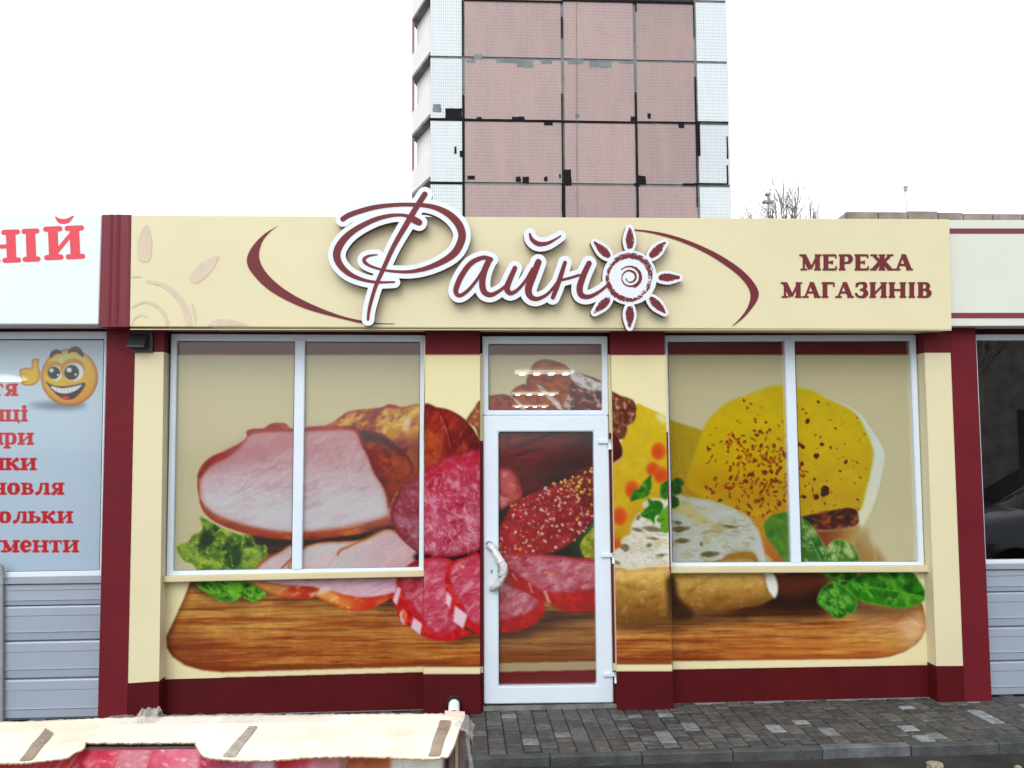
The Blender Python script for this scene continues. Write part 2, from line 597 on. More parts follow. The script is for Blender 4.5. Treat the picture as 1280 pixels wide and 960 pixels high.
GL = {
    'М': (1.22, stem(0.22)[:0] + [('l', 0.2, 0.03, 0.2, 0.97, TH), ('l', 0.98, 0.03, 0.98, 0.97, SW), ('l', 0.2, 0.05, 0.58, 0.92, SW), ('l', 0.98, 0.05, 0.60, 0.92, TH), ('s', 0.2, 1.0), ('s', 0.98, 1.0), ('s', 0.14, 0.0), ('s', 1.02, 0.0)]),
    'Е': (0.92, stem(0.24) + [('l', 0.1, 0.05, 0.8, 0.05, TH), ('l', 0.1, 0.95, 0.82, 0.95, TH), ('l', 0.24, 0.5, 0.6, 0.5, TH), ('l', 0.8, 0.03, 0.8, 0.24, 0.035), ('l', 0.82, 0.74, 0.82, 0.97, 0.035), ('l', 0.6, 0.38, 0.6, 0.62, 0.035)]),
    'Р': (0.90, stem(0.24) + [('c', [(0.24, 0.05, TH), (0.5, 0.05, TH), (0.66, 0.1, 0.08), (0.73, 0.28, 0.11), (0.66, 0.47, 0.08), (0.5, 0.53, TH), (0.24, 0.53, TH)])]),
    'Ж': (1.38, [('l', 0.69, 0.05, 0.69, 0.95, SW), ('s', 0.69, 0.0), ('s', 0.69, 1.0), ('l', 0.25, 0.1, 0.62, 0.5, 0.07), ('l', 1.13, 0.1, 0.76, 0.5, 0.07), ('l', 0.62, 0.45, 0.22, 0.95, 0.1), ('l', 0.76, 0.45, 1.16, 0.95, 0.1), ('s', 0.22, 0.0), ('s', 1.16, 0.0), ('s', 0.2, 1.0), ('s', 1.18, 1.0)]),
    'А': (1.08, [('l', 0.5, 0.03, 0.18, 0.95, TH), ('l', 0.54, 0.03, 0.86, 0.95, SW), ('l', 0.3, 0.66, 0.74, 0.66, TH), ('s', 0.18, 1.0), ('s', 0.88, 1.0), ('l', 0.42, 0.04, 0.6, 0.04, 0.05)]),
    'Г': (0.85, stem(0.24) + [('l', 0.1, 0.05, 0.76, 0.05, TH), ('l', 0.76, 0.03, 0.76, 0.3, 0.04)]),
    'З': (0.86, [('c', [(0.16, 0.24, 0.06), (0.26, 0.08, 0.06), (0.44, 0.04, TH), (0.62, 0.1, 0.09), (0.66, 0.26, 0.1), (0.58, 0.43, 0.07), (0.4, 0.48, TH)]), ('c', [(0.4, 0.48, TH), (0.62, 0.54, 0.08), (0.7, 0.72, 0.12), (0.6, 0.9, 0.09), (0.4, 0.96, TH), (0.22, 0.9, 0.06), (0.13, 0.76, 0.06)]), ('l', 0.15, 0.04, 0.15, 0.3, 0.035)]),
    'И': (1.12, stem(0.24) + stem(0.88) + [('l', 0.28, 0.84, 0.84, 0.16, TH)]),
    'Н': (1.12, stem(0.24) + stem(0.88) + [('l', 0.24, 0.5, 0.88, 0.5, TH)]),
    'І': (0.56, stem(0.28)),
    'В': (0.94, stem(0.24) + [('c', [(0.24, 0.05, TH), (0.48, 0.05, TH), (0.64, 0.12, 0.08), (0.67, 0.27, 0.1), (0.6, 0.42, 0.07), (0.45, 0.48, TH), (0.24, 0.48, TH)]), ('c', [(0.45, 0.48, TH), (0.66, 0.55, 0.08), (0.74, 0.72, 0.12), (0.64, 0.9, 0.08), (0.48, 0.95, TH), (0.24, 0.95, TH)])]),
    'Т': (1.0, [('l', 0.5, 0.05, 0.5, 0.95, SW), ('s', 0.5, 1.0), ('l', 0.1, 0.05, 0.9, 0.05, TH), ('l', 0.12, 0.03, 0.12, 0.3, 0.05), ('l', 0.88, 0.03, 0.88, 0.3, 0.05)]),
    'Я': (0.98, stem(0.72) + [('c', [(0.72, 0.05, TH), (0.45, 0.05, TH), (0.28, 0.14, 0.09), (0.24, 0.28, 0.11), (0.3, 0.45, 0.08), (0.48, 0.53, TH), (0.72, 0.53, TH)]), ('c', [(0.5, 0.53, 0.07), (0.36, 0.75, 0.1), (0.24, 0.94, 0.1)]), ('l', 0.06, 0.95, 0.3, 0.95, 0.05)]),
    'Ц': (1.12, stem(0.24) + stem(0.82) + [('l', 0.24, 0.95, 0.96, 0.95, TH), ('c', [(0.98, 0.95, 0.06), (1.02, 1.08, 0.06), (0.96, 1.2, 0.03)])]),
    'і': (0.56, stem(0.28) + [('l', 0.28, -0.28, 0.28, -0.3, 0.14)]),
    'р': (0.98, [('l', 0.24, 0.05, 0.24, 1.3, SW), ('s', 0.22, 0.0), ('s', 0.24, 1.33), ('c', [(0.3, 0.16, 0.06), (0.5, 0.05, 0.07), (0.7, 0.15, 0.1), (0.77, 0.5, 0.12), (0.7, 0.82, 0.1), (0.5, 0.95, 0.06), (0.3, 0.86, 0.05)])]),
    'К': (1.1, stem(0.24) + [('c', [(0.3, 0.52, 0.06), (0.52, 0.42, 0.08), (0.68, 0.18, 0.08), (0.84, 0.1, 0.12)]), ('c', [(0.45, 0.45, 0.09), (0.68, 0.7, 0.11), (0.86, 0.94, 0.1)]), ('s', 0.9, 1.0)]),
    'О': (1.02, [('c', [(0.5, 0.05, 0.06), (0.3, 0.16, 0.11), (0.22, 0.5, 0.14), (0.3, 0.84, 0.11), (0.5, 0.95, 0.06), (0.7, 0.84, 0.11), (0.78, 0.5, 0.14), (0.7, 0.16, 0.11), (0.5, 0.05, 0.06)])]),
    'Л': (1.1, [('l', 0.86, 0.05, 0.86, 0.95, SW), ('s', 0.86, 1.0), ('l', 0.4, 0.05, 0.98, 0.05, TH), ('c', [(0.48, 0.08, 0.07), (0.42, 0.5, 0.09), (0.32, 0.85, 0.08), (0.16, 0.92, 0.11)])]),
    'Ь': (0.92, stem(0.24) + [('c', [(0.24, 0.46, TH), (0.5, 0.46, TH), (0.68, 0.55, 0.08), (0.74, 0.71, 0.12), (0.66, 0.88, 0.08), (0.5, 0.95, TH), (0.24, 0.95, TH)])]),
    'У': (1.0, [('l', 0.22, 0.05, 0.52, 0.9, SW), ('l', 0.82, 0.05, 0.52, 0.9, 0.06), ('c', [(0.52, 0.9, 0.08), (0.42, 1.15, 0.08), (0.24, 1.28, 0.11)]), ('s', 0.2, 0.0), ('s', 0.84, 0.0)]),
    'е': (0.92, [('c', [(0.22, 0.52, 0.06), (0.72, 0.48, 0.06), (0.72, 0.25, 0.1), (0.5, 0.05, 0.07), (0.28, 0.2, 0.11), (0.22, 0.52, 0.14), (0.32, 0.85, 0.11), (0.54, 0.95, 0.07), (0.76, 0.82, 0.05)])]),
}
GL['Й'] = (GL['И'][0], GL['И'][1] + [('c', [(0.34, -0.33, 0.015), (0.47, -0.2, 0.055), (0.68, -0.2, 0.055), (0.86, -0.34, 0.015)])])


def glyph(F, ch, x, y, h, wx=1.0, fat=1.0, rounded=False, rot=0.0, pivot=None, slab=0.19):
    """draw a letter with its top left at x,y (photo px), cap height h"""
    def tr(u, v):
        X, Y = x + u * h * wx, y + v * h
        if rot and pivot:
            c, s = math.cos(rot), math.sin(rot)
            dx, dy = X - pivot[0], Y - pivot[1]
            X, Y = pivot[0] + c * dx - s * dy, pivot[1] + s * dx + c * dy
        return X, Y
    w, st = GL[ch]
    for k in st:
        if k[0] == 'l':
            a, b = tr(k[1], k[2]), tr(k[3], k[4])
            r = k[5] * h * fat
            if rounded:
                q = min(.45, .6 * r / (math.hypot(b[0] - a[0], b[1] - a[1]) + 1e-6))
                a, b = (a[0] + (b[0] - a[0]) * q, a[1] + (b[1] - a[1]) * q), (b[0] + (a[0] - b[0]) * q, b[1] + (a[1] - b[1]) * q)
                F.seg(a, b, r, r)
            else:
                dx, dy = b[0] - a[0], b[1] - a[1]
                L = math.hypot(dx, dy) + 1e-9
                nx, ny = -dy / L * r, dx / L * r
                F.poly([(a[0] + nx, a[1] + ny), (b[0] + nx, b[1] + ny), (b[0] - nx, b[1] - ny), (a[0] - nx, a[1] - ny)])
        elif k[0] == 's':
            v = 0.045 if k[2] < 0.5 else k[2] - 0.045
            a, b = tr(k[1] - slab, v), tr(k[1] + slab, v)
            r = (0.062 if rounded else 0.047) * h * (fat if rounded else fat ** .6)
            if rounded:
                F.seg(a, b, r, r)
            else:
                F.poly([(a[0], a[1] - r), (b[0], b[1] - r), (b[0], b[1] + r), (a[0], a[1] + r)])
        else:
            pts = [(*tr(p[0], p[1]), p[2] * h * fat) for p in k[1]]
            F.stroke(pts)
    return w * h * wx


# ------------------------------------------------------------------ painter for the printed vinyl (colours in sRGB 0..255)
RT = np.random.RandomState(11).rand(256, 256)


def vnoise(x, y, seed=0):
    xi, yi = np.floor(x).astype(int), np.floor(y).astype(int)
    fx, fy = x - xi, y - yi
    fx, fy = fx * fx * (3 - 2 * fx), fy * fy * (3 - 2 * fy)
    xi, yi = xi + seed * 37, yi + seed * 91
    g = lambda a, b: RT[a & 255, b & 255]
    return (g(xi, yi) * (1 - fx) + g(xi + 1, yi) * fx) * (1 - fy) + (g(xi, yi + 1) * (1 - fx) + g(xi + 1, yi + 1) * fx) * fy


def fbm(x, y, sx, sy=None, rot=0.0, seed=0, octv=4):
    sy = sx if sy is None else sy
    c, s = math.cos(rot), math.sin(rot)
    u, v = (c * x + s * y) / sx, (-s * x + c * y) / sy
    t = np.zeros_like(u)
    a, tot = 1.0, 0.0
    for k in range(octv):
        t += a * vnoise(u * 2 ** k, v * 2 ** k, seed + k * 3)
        tot += a
        a *= 0.6
    return t / tot


def boxblur(a, r):
    if r < 1:
        return a
    for ax in (0, 1):
        k = 2 * r + 1
        p = np.pad(a, [(r + 1, r) if i == ax else (0, 0) for i in range(2)], mode='edge')
        c = np.cumsum(p, axis=ax)
        a = (c[k:, :] - c[:-k, :]) / k if ax == 0 else (c[:, k:] - c[:, :-k]) / k
    return a


def blur(a, r):
    r = int(round(r))
    return boxblur(boxblur(a, r), r) if r > 0 else a


FILM = 0.60      # how much of the print's light the perforated film keeps


def tolin(c):
    c = np.asarray(c, float) / 255.0
    return np.where(c <= 0.04045, c / 12.92, ((c + 0.055) / 1.055) ** 2.4)


def tosrgb(c):
    c = np.clip(c, 0, None)
    return 255 * np.where(c <= 0.0031308, c * 12.92, 1.055 * c ** (1 / 2.4) - 0.055)


VEIL = 0.045       # what the glass reflects on top


def fc(c):
    return tuple(np.clip(tosrgb(np.clip(tolin(c) - VEIL, 0.002, None) / FILM), 0, 255))


CROPS = {'A': (200, 410, 3.765), 'B': (200, 600, 3.765), 'C': (480, 410, 4.267), 'D': (480, 600, 3.254), 'E': (750, 410, 5.052),
         'F': (750, 590, 5.052), 'G': (940, 410, 4.174), 'H': (920, 600, 3.841), 'K': (300, 720, 4.0), 'N': (820, 720, 2.783),
         'S': (0, 400, 5.333), 'p': (0, 0, 1.0)}


def pt(k, L):
    x0, y0, s = CROPS[k]
    return [(x0 + q[0] / s, y0 + q[1] / s) + tuple(v / s for v in q[2:]) for q in L]


def inside(x, y, pts):
    c = False
    n = len(pts)
    for i in range(n):
        a, b = pts[i], pts[(i + 1) % n]
        if (a[1] > y) != (b[1] > y) and x < (y - a[1]) / (b[1] - a[1]) * (b[0] - a[0]) + a[0]:
            c = not c
    return c


class Canvas:
    def __init__(s, x0, y0, x1, y1, sc, col):
        s.x0, s.y0, s.sc = x0, y0, sc
        s.w, s.h = int((x1 - x0) * sc), int((y1 - y0) * sc)
        s.A = np.empty((s.h, s.w, 3))
        s.A[:] = col
        s.film = False
        s.dim = 1.0

    def c(s, col):
        return np.array(fc(col), float) if s.film else np.array(col, float) * s.dim

    def win(s, x0, y0, x1, y1, pad=8):
        i0 = max(0, int((x0 - pad - s.x0) * s.sc)); i1 = min(s.w, int((x1 + pad - s.x0) * s.sc) + 1)
        j0 = max(0, int((y0 - pad - s.y0) * s.sc)); j1 = min(s.h, int((y1 + pad - s.y0) * s.sc) + 1)
        if i1 <= i0 + 2 or j1 <= j0 + 2:
            return None
        X, Y = np.meshgrid(s.x0 + (np.arange(i0, i1) + .5) / s.sc, s.y0 + (np.arange(j0, j1) + .5) / s.sc)
        return i0, i1, j0, j1, X, Y

    def mask(s, pts, smooth=True, soft=0.7, rag=0.0, ragscale=6.0, seed=0):
        if smooth:
            pts = catmull(pts, True, 5)
        a = np.array(pts)
        W = s.win(a[:, 0].min(), a[:, 1].min(), a[:, 0].max(), a[:, 1].max(), 8 + rag)
        if W is None:
            return None
        i0, i1, j0, j1, X, Y = W
        if rag:
            X = X + (fbm(X, Y, ragscale, seed=seed + 5) - .5) * 2 * rag
            Y = Y + (fbm(X, Y, ragscale, seed=seed + 9) - .5) * 2 * rag
        ins = np.zeros(X.shape, bool)
        n = len(pts)
        for i in range(n):
            p, q = pts[i], pts[(i + 1) % n]
            dy = q[1] - p[1]
            if abs(dy) > 1e-9:
                ins ^= ((p[1] > Y) != (q[1] > Y)) & (X < (Y - p[1]) / dy * (q[0] - p[0]) + p[0])
        m = blur(ins.astype(float), max(1, soft * s.sc)) if soft else ins.astype(float)
        return m, W

    def put(s, mW, colimg, op=1.0):
        m, (i0, i1, j0, j1, X, Y) = mW
        m = (m * op)[..., None]
        s.A[j0:j1, i0:i1] = s.A[j0:j1, i0:i1] * (1 - m) + np.clip(colimg, 0, 255) * m

    def blob(s, pts, col, col2=None, g=None, noise=(), mix=(), edge=None, soft=0.7, op=1.0, smooth=True, rag=0.0, ragscale=6.0, seed=0, shade=None):
        """fill a smooth outline; g = gradient line (x0,y0,x1,y1); noise = [(amp,sx,sy,rot)]; mix = [(col,lo,hi,sx,sy,rot,op)];
        edge = (width, col, strength); shade = (light/dark amount, width) rounds the form towards the upper left as in the printed picture"""
        r = s.mask(pts, smooth, soft, rag, ragscale, seed)
        if r is None:
            return
        m, W = r
        X, Y = W[4], W[5]
        img = np.empty(X.shape + (3,))
        img[:] = s.c(col)
        if col2 is not None:
            t = np.clip(((X - g[0]) * (g[2] - g[0]) + (Y - g[1]) * (g[3] - g[1])) / ((g[2] - g[0]) ** 2 + (g[3] - g[1]) ** 2), 0, 1)
            t = t * t * (3 - 2 * t)
            img += (s.c(col2) - s.c(col)) * t[..., None]
        for k, q in enumerate(mix):
            c, lo, hi, sx, sy, rot, o = q
            v = fbm(X, Y, sx, sy, rot, seed + 13 + k * 7)
            t = np.clip((v - lo + .05) / (hi - lo + .14), 0, 1)
            t = t * t * (3 - 2 * t) * o
            img += (s.c(c) - img) * t[..., None]
        for k, q in enumerate(noise):
            amp, sx, sy, rot = q
            img *= (1 + amp * 2 * (fbm(X, Y, sx, sy, rot, seed + 41 + k * 5) - .5))[..., None]
        if noise and col2 is None or mix:
            img *= (1 + .045 * (fbm(X, Y, 1.6, 1.3, .5, seed + 77, 2) - .5) * 2)[..., None]
        if edge:
            w, c, st = edge
            e = np.clip((1 - blur(m, w * s.sc)) * 2, 0, 1) * st
            img += (s.c(c) - img) * e[..., None]
        if shade:
            amt, w = shade
            b = blur(m, w * s.sc)
            gy, gx = np.gradient(b)
            d = np.clip((gx * 0.5 + gy * 0.85) * w * s.sc * 2.2, -1, 1)
            img *= (1 + amt * d)[..., None]
        s.put((m, W), img, op)

    def line(s, pts, col, op=1.0, soft=0.5, smooth=True):
        """pts with radius"""
        pts = catmull(pts, False, 6) if smooth and len(pts) > 2 else pts
        a = np.array(pts)
        W = s.win(a[:, 0].min(), a[:, 1].min(), a[:, 0].max(), a[:, 1].max(), 6)
        if W is None:
            return
        X, Y = W[4], W[5]
        D = np.full(X.shape, 1e3)
        for p, q in zip(pts[:-1], pts[1:]):
            dx, dy = q[0] - p[0], q[1] - p[1]
            t = np.clip(((X - p[0]) * dx + (Y - p[1]) * dy) / (dx * dx + dy * dy + 1e-9), 0, 1)
            D = np.minimum(D, np.hypot(X - p[0] - t * dx, Y - p[1] - t * dy) - (p[2] + t * (q[2] - p[2])))
        m = np.clip(0.5 - D / (2 * soft), 0, 1)
        img = np.empty(X.shape + (3,))
        img[:] = s.c(col)
        s.put((m, W), img, op)

    def dot(s, x, y, rx, ry, rot, col, op=1.0, soft=0.6, rag=0.25, seed=0):
        W = s.win(x - rx - ry, y - rx - ry, x + rx + ry, y + rx + ry, 3)
        if W is None:
            return
        X, Y = W[4] - x, W[5] - y
        c, sn = math.cos(rot), math.sin(rot)
        u, v = (c * X + sn * Y) / rx, (-sn * X + c * Y) / ry
        d = np.hypot(u, v)
        d = d + np.clip(d, 0, 1) * rag * 2 * (fbm(W[4], W[5], max(rx, ry) * 0.8, seed=seed) - .5)
        m = np.clip(0.5 - (d - 1) * min(rx, ry) / (2 * soft), 0, 1)
        img = np.empty(X.shape + (3,))
        img[:] = s.c(col)
        s.put((m, W), img, op)

    def sample(s, px, py):
        u = np.clip((px - s.x0) * s.sc - .5, 0, s.w - 1.001)
        v = np.clip((py - s.y0) * s.sc - .5, 0, s.h - 1.001)
        i, j = u.astype(int), v.astype(int)
        a, b = (u - i)[..., None], (v - j)[..., None]
        A = s.A
        return (A[j, i] * (1 - a) + A[j, i + 1] * a) * (1 - b) + (A[j + 1, i] * (1 - a) + A[j + 1, i + 1] * a) * b


KLIGHT = 1.10


def print_grid(name, c, Y, cv, mat_, parent, step=1.0, back=None, gain=1.0):
    """a flat printed sheet (corners TL,TR,BR,BL in the photo, lying on the plane Y) whose vertex colours hold the print"""
    c = np.array(c, float)
    nx = int(max(np.hypot(*(c[1] - c[0])), np.hypot(*(c[2] - c[3]))) / step) + 1
    ny = int(max(np.hypot(*(c[3] - c[0])), np.hypot(*(c[2] - c[1]))) / step) + 1
    u, v = np.meshgrid(np.linspace(0, 1, nx), np.linspace(0, 1, ny))
    u, v = u[..., None], v[..., None]
    px = (c[0] * (1 - u) + c[1] * u) * (1 - v) + (c[3] * (1 - u) + c[2] * u) * v
    W = Parr(px[..., 0], px[..., 1], Y).reshape(-1, 3)
    col = tolin(cv.sample(px[..., 0].ravel(), px[..., 1].ravel())) / KLIGHT * gain
    idx = np.arange(nx * ny).reshape(ny, nx)
    q = np.stack([idx[:-1, :-1], idx[1:, :-1], idx[1:, 1:], idx[:-1, 1:]], -1).reshape(-1, 4)
    me = bpy.data.meshes.new(name)
    me.vertices.add(nx * ny)
    me.vertices.foreach_set('co', W.astype(np.float32).ravel())
    me.loops.add(q.size)
    me.loops.foreach_set('vertex_index', q.astype(np.int32).ravel())
    me.polygons.add(len(q))
    me.polygons.foreach_set('loop_start', np.arange(0, q.size, 4, dtype=np.int32))
    me.update(calc_edges=True)
    ca = me.color_attributes.new('Col', 'FLOAT_COLOR', 'POINT')
    ca.data.foreach_set('color', np.hstack([np.clip(col, 0, 0.92), np.ones((len(col), 1))]).astype(np.float32).ravel())
    return link(name, me, mat_, parent)


# ------------------------------------------------------------------ the food picture printed across the shop front
rng = np.random.RandomState(5)
CREAM = (226, 217, 172)
cv = Canvas(196, 420, 1215, 866, 1.5, CREAM)
# paint from back to front -------------------------------------------------
# band along the top
cv.film = True
cv.blob(pt('p', [(190, 415), (1220, 415), (1220, 443.2), (190, 443.2)]), (108, 46, 54), smooth=False, soft=0.4)
cv.film = False

# chopping board
bp_ = pt('B', [(140, 480), (110, 560), (50, 690), (30, 735), (33, 790), (60, 832), (120, 870), (200, 892), (290, 903), (500, 897), (900, 886), (1238, 878)]) + \
    [(600, 834), (700, 832), (770, 831), (840, 831)] + pt('H', [(0, 868), (300, 864), (600, 860), (740, 856), (820, 832), (880, 790), (914, 725), (912, 670), (895, 600), (860, 540), (600, 420)]) + [(960, 690), (700, 660), (420, 680), (300, 690)]
cv.blob(bp_, (182, 132, 62), (158, 82, 28), (0, 760, 0, 832), smooth=False,
        mix=[((124, 46, 14), 0.48, 0.72, 120, 5, -0.02, 0.85), ((204, 152, 72), 0.50, 0.75, 160, 9, -0.03, 0.75), ((90, 32, 14), 0.55, 0.75, 60, 3, 0, 0.6), ((214, 172, 110), 0.62, 0.8, 30, 1.6, -0.02, 0.5)],
        noise=[(0.10, 40, 1.4, -0.02), (0.10, 8, 8, 0)], edge=(5, (84, 30, 14), 0.75), seed=3)
# darker red tone at the left end of the board
cv.blob(pt('B', [(30, 735), (60, 700), (250, 760), (330, 850), (250, 895), (110, 865), (40, 800)]), (104, 38, 18), soft=9, op=0.55, noise=[(.2, 30, 3, 0)], seed=8)
for k in range(7):   # rings of the end grain
    r_ = 6 + 3.2 * k
    cv.line([(248 + r_ * 1.2 * math.cos(a), 822 + r_ * 0.75 * math.sin(a), 0.35) for a in np.linspace(-2.6, 1.2, 12)], (190, 120, 70), 0.28)
for k in range(90):  # knife scratches
    x = rng.uniform(240, 520); y = rng.uniform(765, 830); l = rng.uniform(8, 40)
    cv.line([(x, y, .3), (x + l, y - rng.uniform(-.5, 1.5), .3)], (225, 180, 110), rng.uniform(.1, .35))
for k in range(40):
    x = rng.uniform(1050, 1150); y = rng.uniform(772, 815); l = rng.uniform(6, 26)
    cv.line([(x, y, .3), (x + l, y - l * .25, .3)], (235, 205, 150), rng.uniform(.12, .4))
cv.blob(pt('H', [(560, 600), (700, 610), (860, 590), (912, 660), (915, 730), (870, 780), (700, 740), (560, 700)]), (188, 138, 84), soft=9, op=0.55, mix=[((226, 190, 140), .5, .75, 30, 6, -.3, .8)], seed=22)
cv.blob(pt('H', [(840, 640), (912, 660), (914, 730), (880, 780), (820, 800), (800, 720)]), (222, 190, 148), soft=7, op=0.6, noise=[(.15, 14, 4, .4)], seed=23)
# the board's dark front edge, orange on the right
cv.blob([(200, 826), (300, 836), (528, 831), (600, 830), (770, 826), (840, 827), (1000, 823), (1110, 820), (1100, 827), (840, 833), (300, 842), (230, 836)], (120, 52, 18), soft=3, op=0.7, mix=[((176, 92, 30), .45, .7, 60, 3, 0, .8)], seed=30)
cv.blob(pt('H', [(0, 780), (300, 770), (620, 790), (740, 830), (600, 856), (0, 866)]), (178, 96, 34), soft=4, op=0.6, mix=[((212, 150, 78), .5, .7, 70, 4, 0, .8), ((130, 40, 16), .58, .74, 60, 5, 0, .9)], seed=31)

# shadow on the board beneath meat and cheese
def shadow(pts, op=0.8, soft=10, col=(38, 16, 10)):
    cv.blob(pts, col, soft=soft, op=op)
shadow([(330, 735), (420, 755), (500, 765), (560, 802), (610, 795), (660, 782), (620, 740), (400, 725)], .75, 8)
shadow(pt('H', [(0, 480), (200, 440), (400, 440), (480, 560), (470, 640), (300, 660), (120, 655), (0, 640)]), .95, 9, (30, 14, 10))
shadow(pt('H', [(200, 440), (420, 445), (400, 520), (250, 560), (200, 520)]), .8, 5, (92, 40, 20))
shadow(pt('F', [(90, 930), (440, 930), (600, 890), (900, 870), (900, 930), (300, 985), (90, 975)]), .8, 7)
shadow(pt('H', [(560, 560), (700, 600), (860, 600), (880, 570), (860, 640), (700, 650), (560, 640)]), .65, 7)
shadow(pt('D', [(470, 600), (560, 605), (660, 540), (760, 545), (860, 520), (860, 560), (700, 590), (560, 640), (470, 630)]), .6, 5)
shadow(pt('B', [(150, 485), (250, 560), (420, 580), (500, 545), (480, 490)]), .7, 5)

cv.dim = 0.88
# bread at the back (transom and pilasters)
BRm = [((96, 46, 22), .52, .72, 10, 8, .3, .8), ((226, 196, 160), .60, .75, 6, 5, 0, .7)]
cv.blob(pt('C', [(440, 490), (480, 430), (515, 395), (515, 600), (490, 540), (460, 510)]), (168, 92, 50), mix=BRm, edge=(3, (96, 44, 20), .7), seed=51)
cv.film = True
cv.blob(pt('C', [(760, 300), (785, 215), (820, 176), (880, 170), (960, 195), (1000, 228), (1080, 262), (1168, 300), (1168, 445), (950, 445), (880, 350), (830, 305)]), (146, 86, 50),
        mix=[((96, 52, 30), .52, .72, 6, 5, .2, .8), ((170, 112, 70), .5, .7, 14, 10, 0, .6)], noise=[(.18, 3, 3, 0)], edge=(3, (92, 48, 26), .7), seed=52)
cv.blob(pt('C', [(960, 195), (1000, 228), (1168, 296), (1168, 445), (960, 445), (985, 340), (1000, 250)]), (104, 64, 44), mix=[((190, 180, 172), .52, .62, 9, 5, .4, .8), ((60, 34, 24), .56, .7, 8, 4, .5, .7)], seed=53, soft=.6)
cv.blob(pt('C', [(998, 228), (1060, 250), (1168, 300), (1168, 335), (1110, 335), (1040, 310), (1000, 275)]), (196, 192, 190), mix=[((120, 110, 104), .55, .7, 9, 4, .4, .8)], seed=54, rag=1.5)
cv.blob(pt('C', [(680, 345), (720, 308), (780, 300), (830, 312), (880, 350), (960, 445), (740, 445), (705, 390)]), (152, 88, 50), mix=[((104, 56, 30), .52, .7, 6, 5, 0, .8)], noise=[(.16, 3, 3, 0)], edge=(2.5, (96, 50, 26), .7), seed=55)
cv.blob(pt('C', [(805, 305), (830, 308), (890, 355), (965, 430), (940, 440), (880, 380)]), (190, 184, 178), mix=[((120, 90, 70), .5, .68, 7, 4, .6, .8)], seed=56, rag=1)
cv.blob(pt('C', [(550, 375), (600, 356), (660, 358), (705, 388), (760, 445), (550, 445)]), (146, 80, 44), mix=[((100, 52, 28), .5, .68, 7, 6, 0, .8)], noise=[(.16, 3, 3, 0)], edge=(2.5, (100, 50, 26), .6), seed=57)
cv.blob(pt('C', [(690, 380), (712, 385), (770, 445), (745, 445)]), (186, 170, 156), seed=58, rag=1)
for q in [(650, 375, 9, 5), (600, 380, 5, 4), (620, 410, 6, 4), (760, 330, 6, 3), (720, 350, 5, 4), (800, 370, 5, 3), (640, 415, 5, 3), (850, 240, 5, 4), (900, 260, 4, 3)]:
    x, y = pt('C', [q[:2]])[0]
    cv.dot(x, y, q[2] / 4.3, q[3] / 4.3, .3, (70, 34, 20), .8)
cv.blob([(604, 520), (760, 520), (760, 700), (604, 700)], (70, 30, 30), smooth=False, soft=.5)
# loaf continuing in the door pane
cv.blob(pt('C', [(600, 545), (860, 545), (840, 575), (720, 620), (600, 650)]), (116, 66, 44), mix=[((80, 40, 26), .5, .7, 6, 5, 0, .8), ((160, 120, 90), .6, .75, 8, 4, 0, .7)], seed=59)
# long dark smoked sausage in the door
cv.blob(pt('C', [(600, 662), (720, 632), (860, 585), (960, 550), (1130, 540), (1130, 760), (1000, 800), (900, 835), (760, 890), (700, 900), (600, 900)]), (112, 36, 38), (70, 24, 26), (660, 560, 690, 610),
        noise=[(.22, 70, 9, -.27), (.1, 6, 3, -.27)], mix=[((146, 60, 56), .56, .78, 60, 8, -.27, .6), ((60, 22, 22), .55, .75, 40, 6, -.27, .6)], seed=60)
cv.blob(pt('C', [(600, 770), (640, 745), (680, 755), (715, 800), (738, 870), (735, 915), (680, 940), (600, 965)]), (178, 92, 92), mix=[((206, 140, 136), .5, .7, 14, 10, .4, .8), ((136, 44, 48), .54, .72, 12, 8, .2, .7)], edge=(4, (128, 38, 42), .8), seed=61)

# golden smoked roll behind the ham
cv.film = True
cv.blob(pt('A', [(690, 468), (790, 455), (840, 424), (890, 392), (960, 382), (1040, 374), (1080, 362), (1140, 372), (1240, 372), (1260, 560), (1240, 760), (1100, 800), (1000, 620), (900, 520), (760, 480)]),
        (182, 128, 62), mix=[((222, 182, 96), .5, .68, 16, 10, -.5, .9), ((118, 58, 26), .50, .66, 20, 10, -.6, .85), ((206, 108, 50), .56, .72, 12, 8, .4, .6)], noise=[(.12, 5, 4, 0)], edge=(3, (136, 66, 28), .6), seed=62)
cv.blob(pt('A', [(1060, 366), (1085, 360), (1120, 368), (1110, 378), (1070, 376)]), (150, 52, 40), seed=63)
for q in [(1160, 455, 20, 34, .2), (1050, 440, 16, 6, -.5), (930, 425, 16, 8, -.6), (880, 440, 18, 4, -.5), (1110, 420, 8, 14, .3)]:
    x, y = pt('A', [q[:2]])[0]
    cv.dot(x, y, q[2] / 3.765, q[3] / 3.765, q[4], (214, 204, 186), .6, 2.5)
cv.blob(pt('A', [(1120, 560), (1240, 520), (1245, 700), (1180, 720)]), (110, 58, 32), soft=5, op=.6, noise=[(.2, 8, 8, 0)], seed=64)
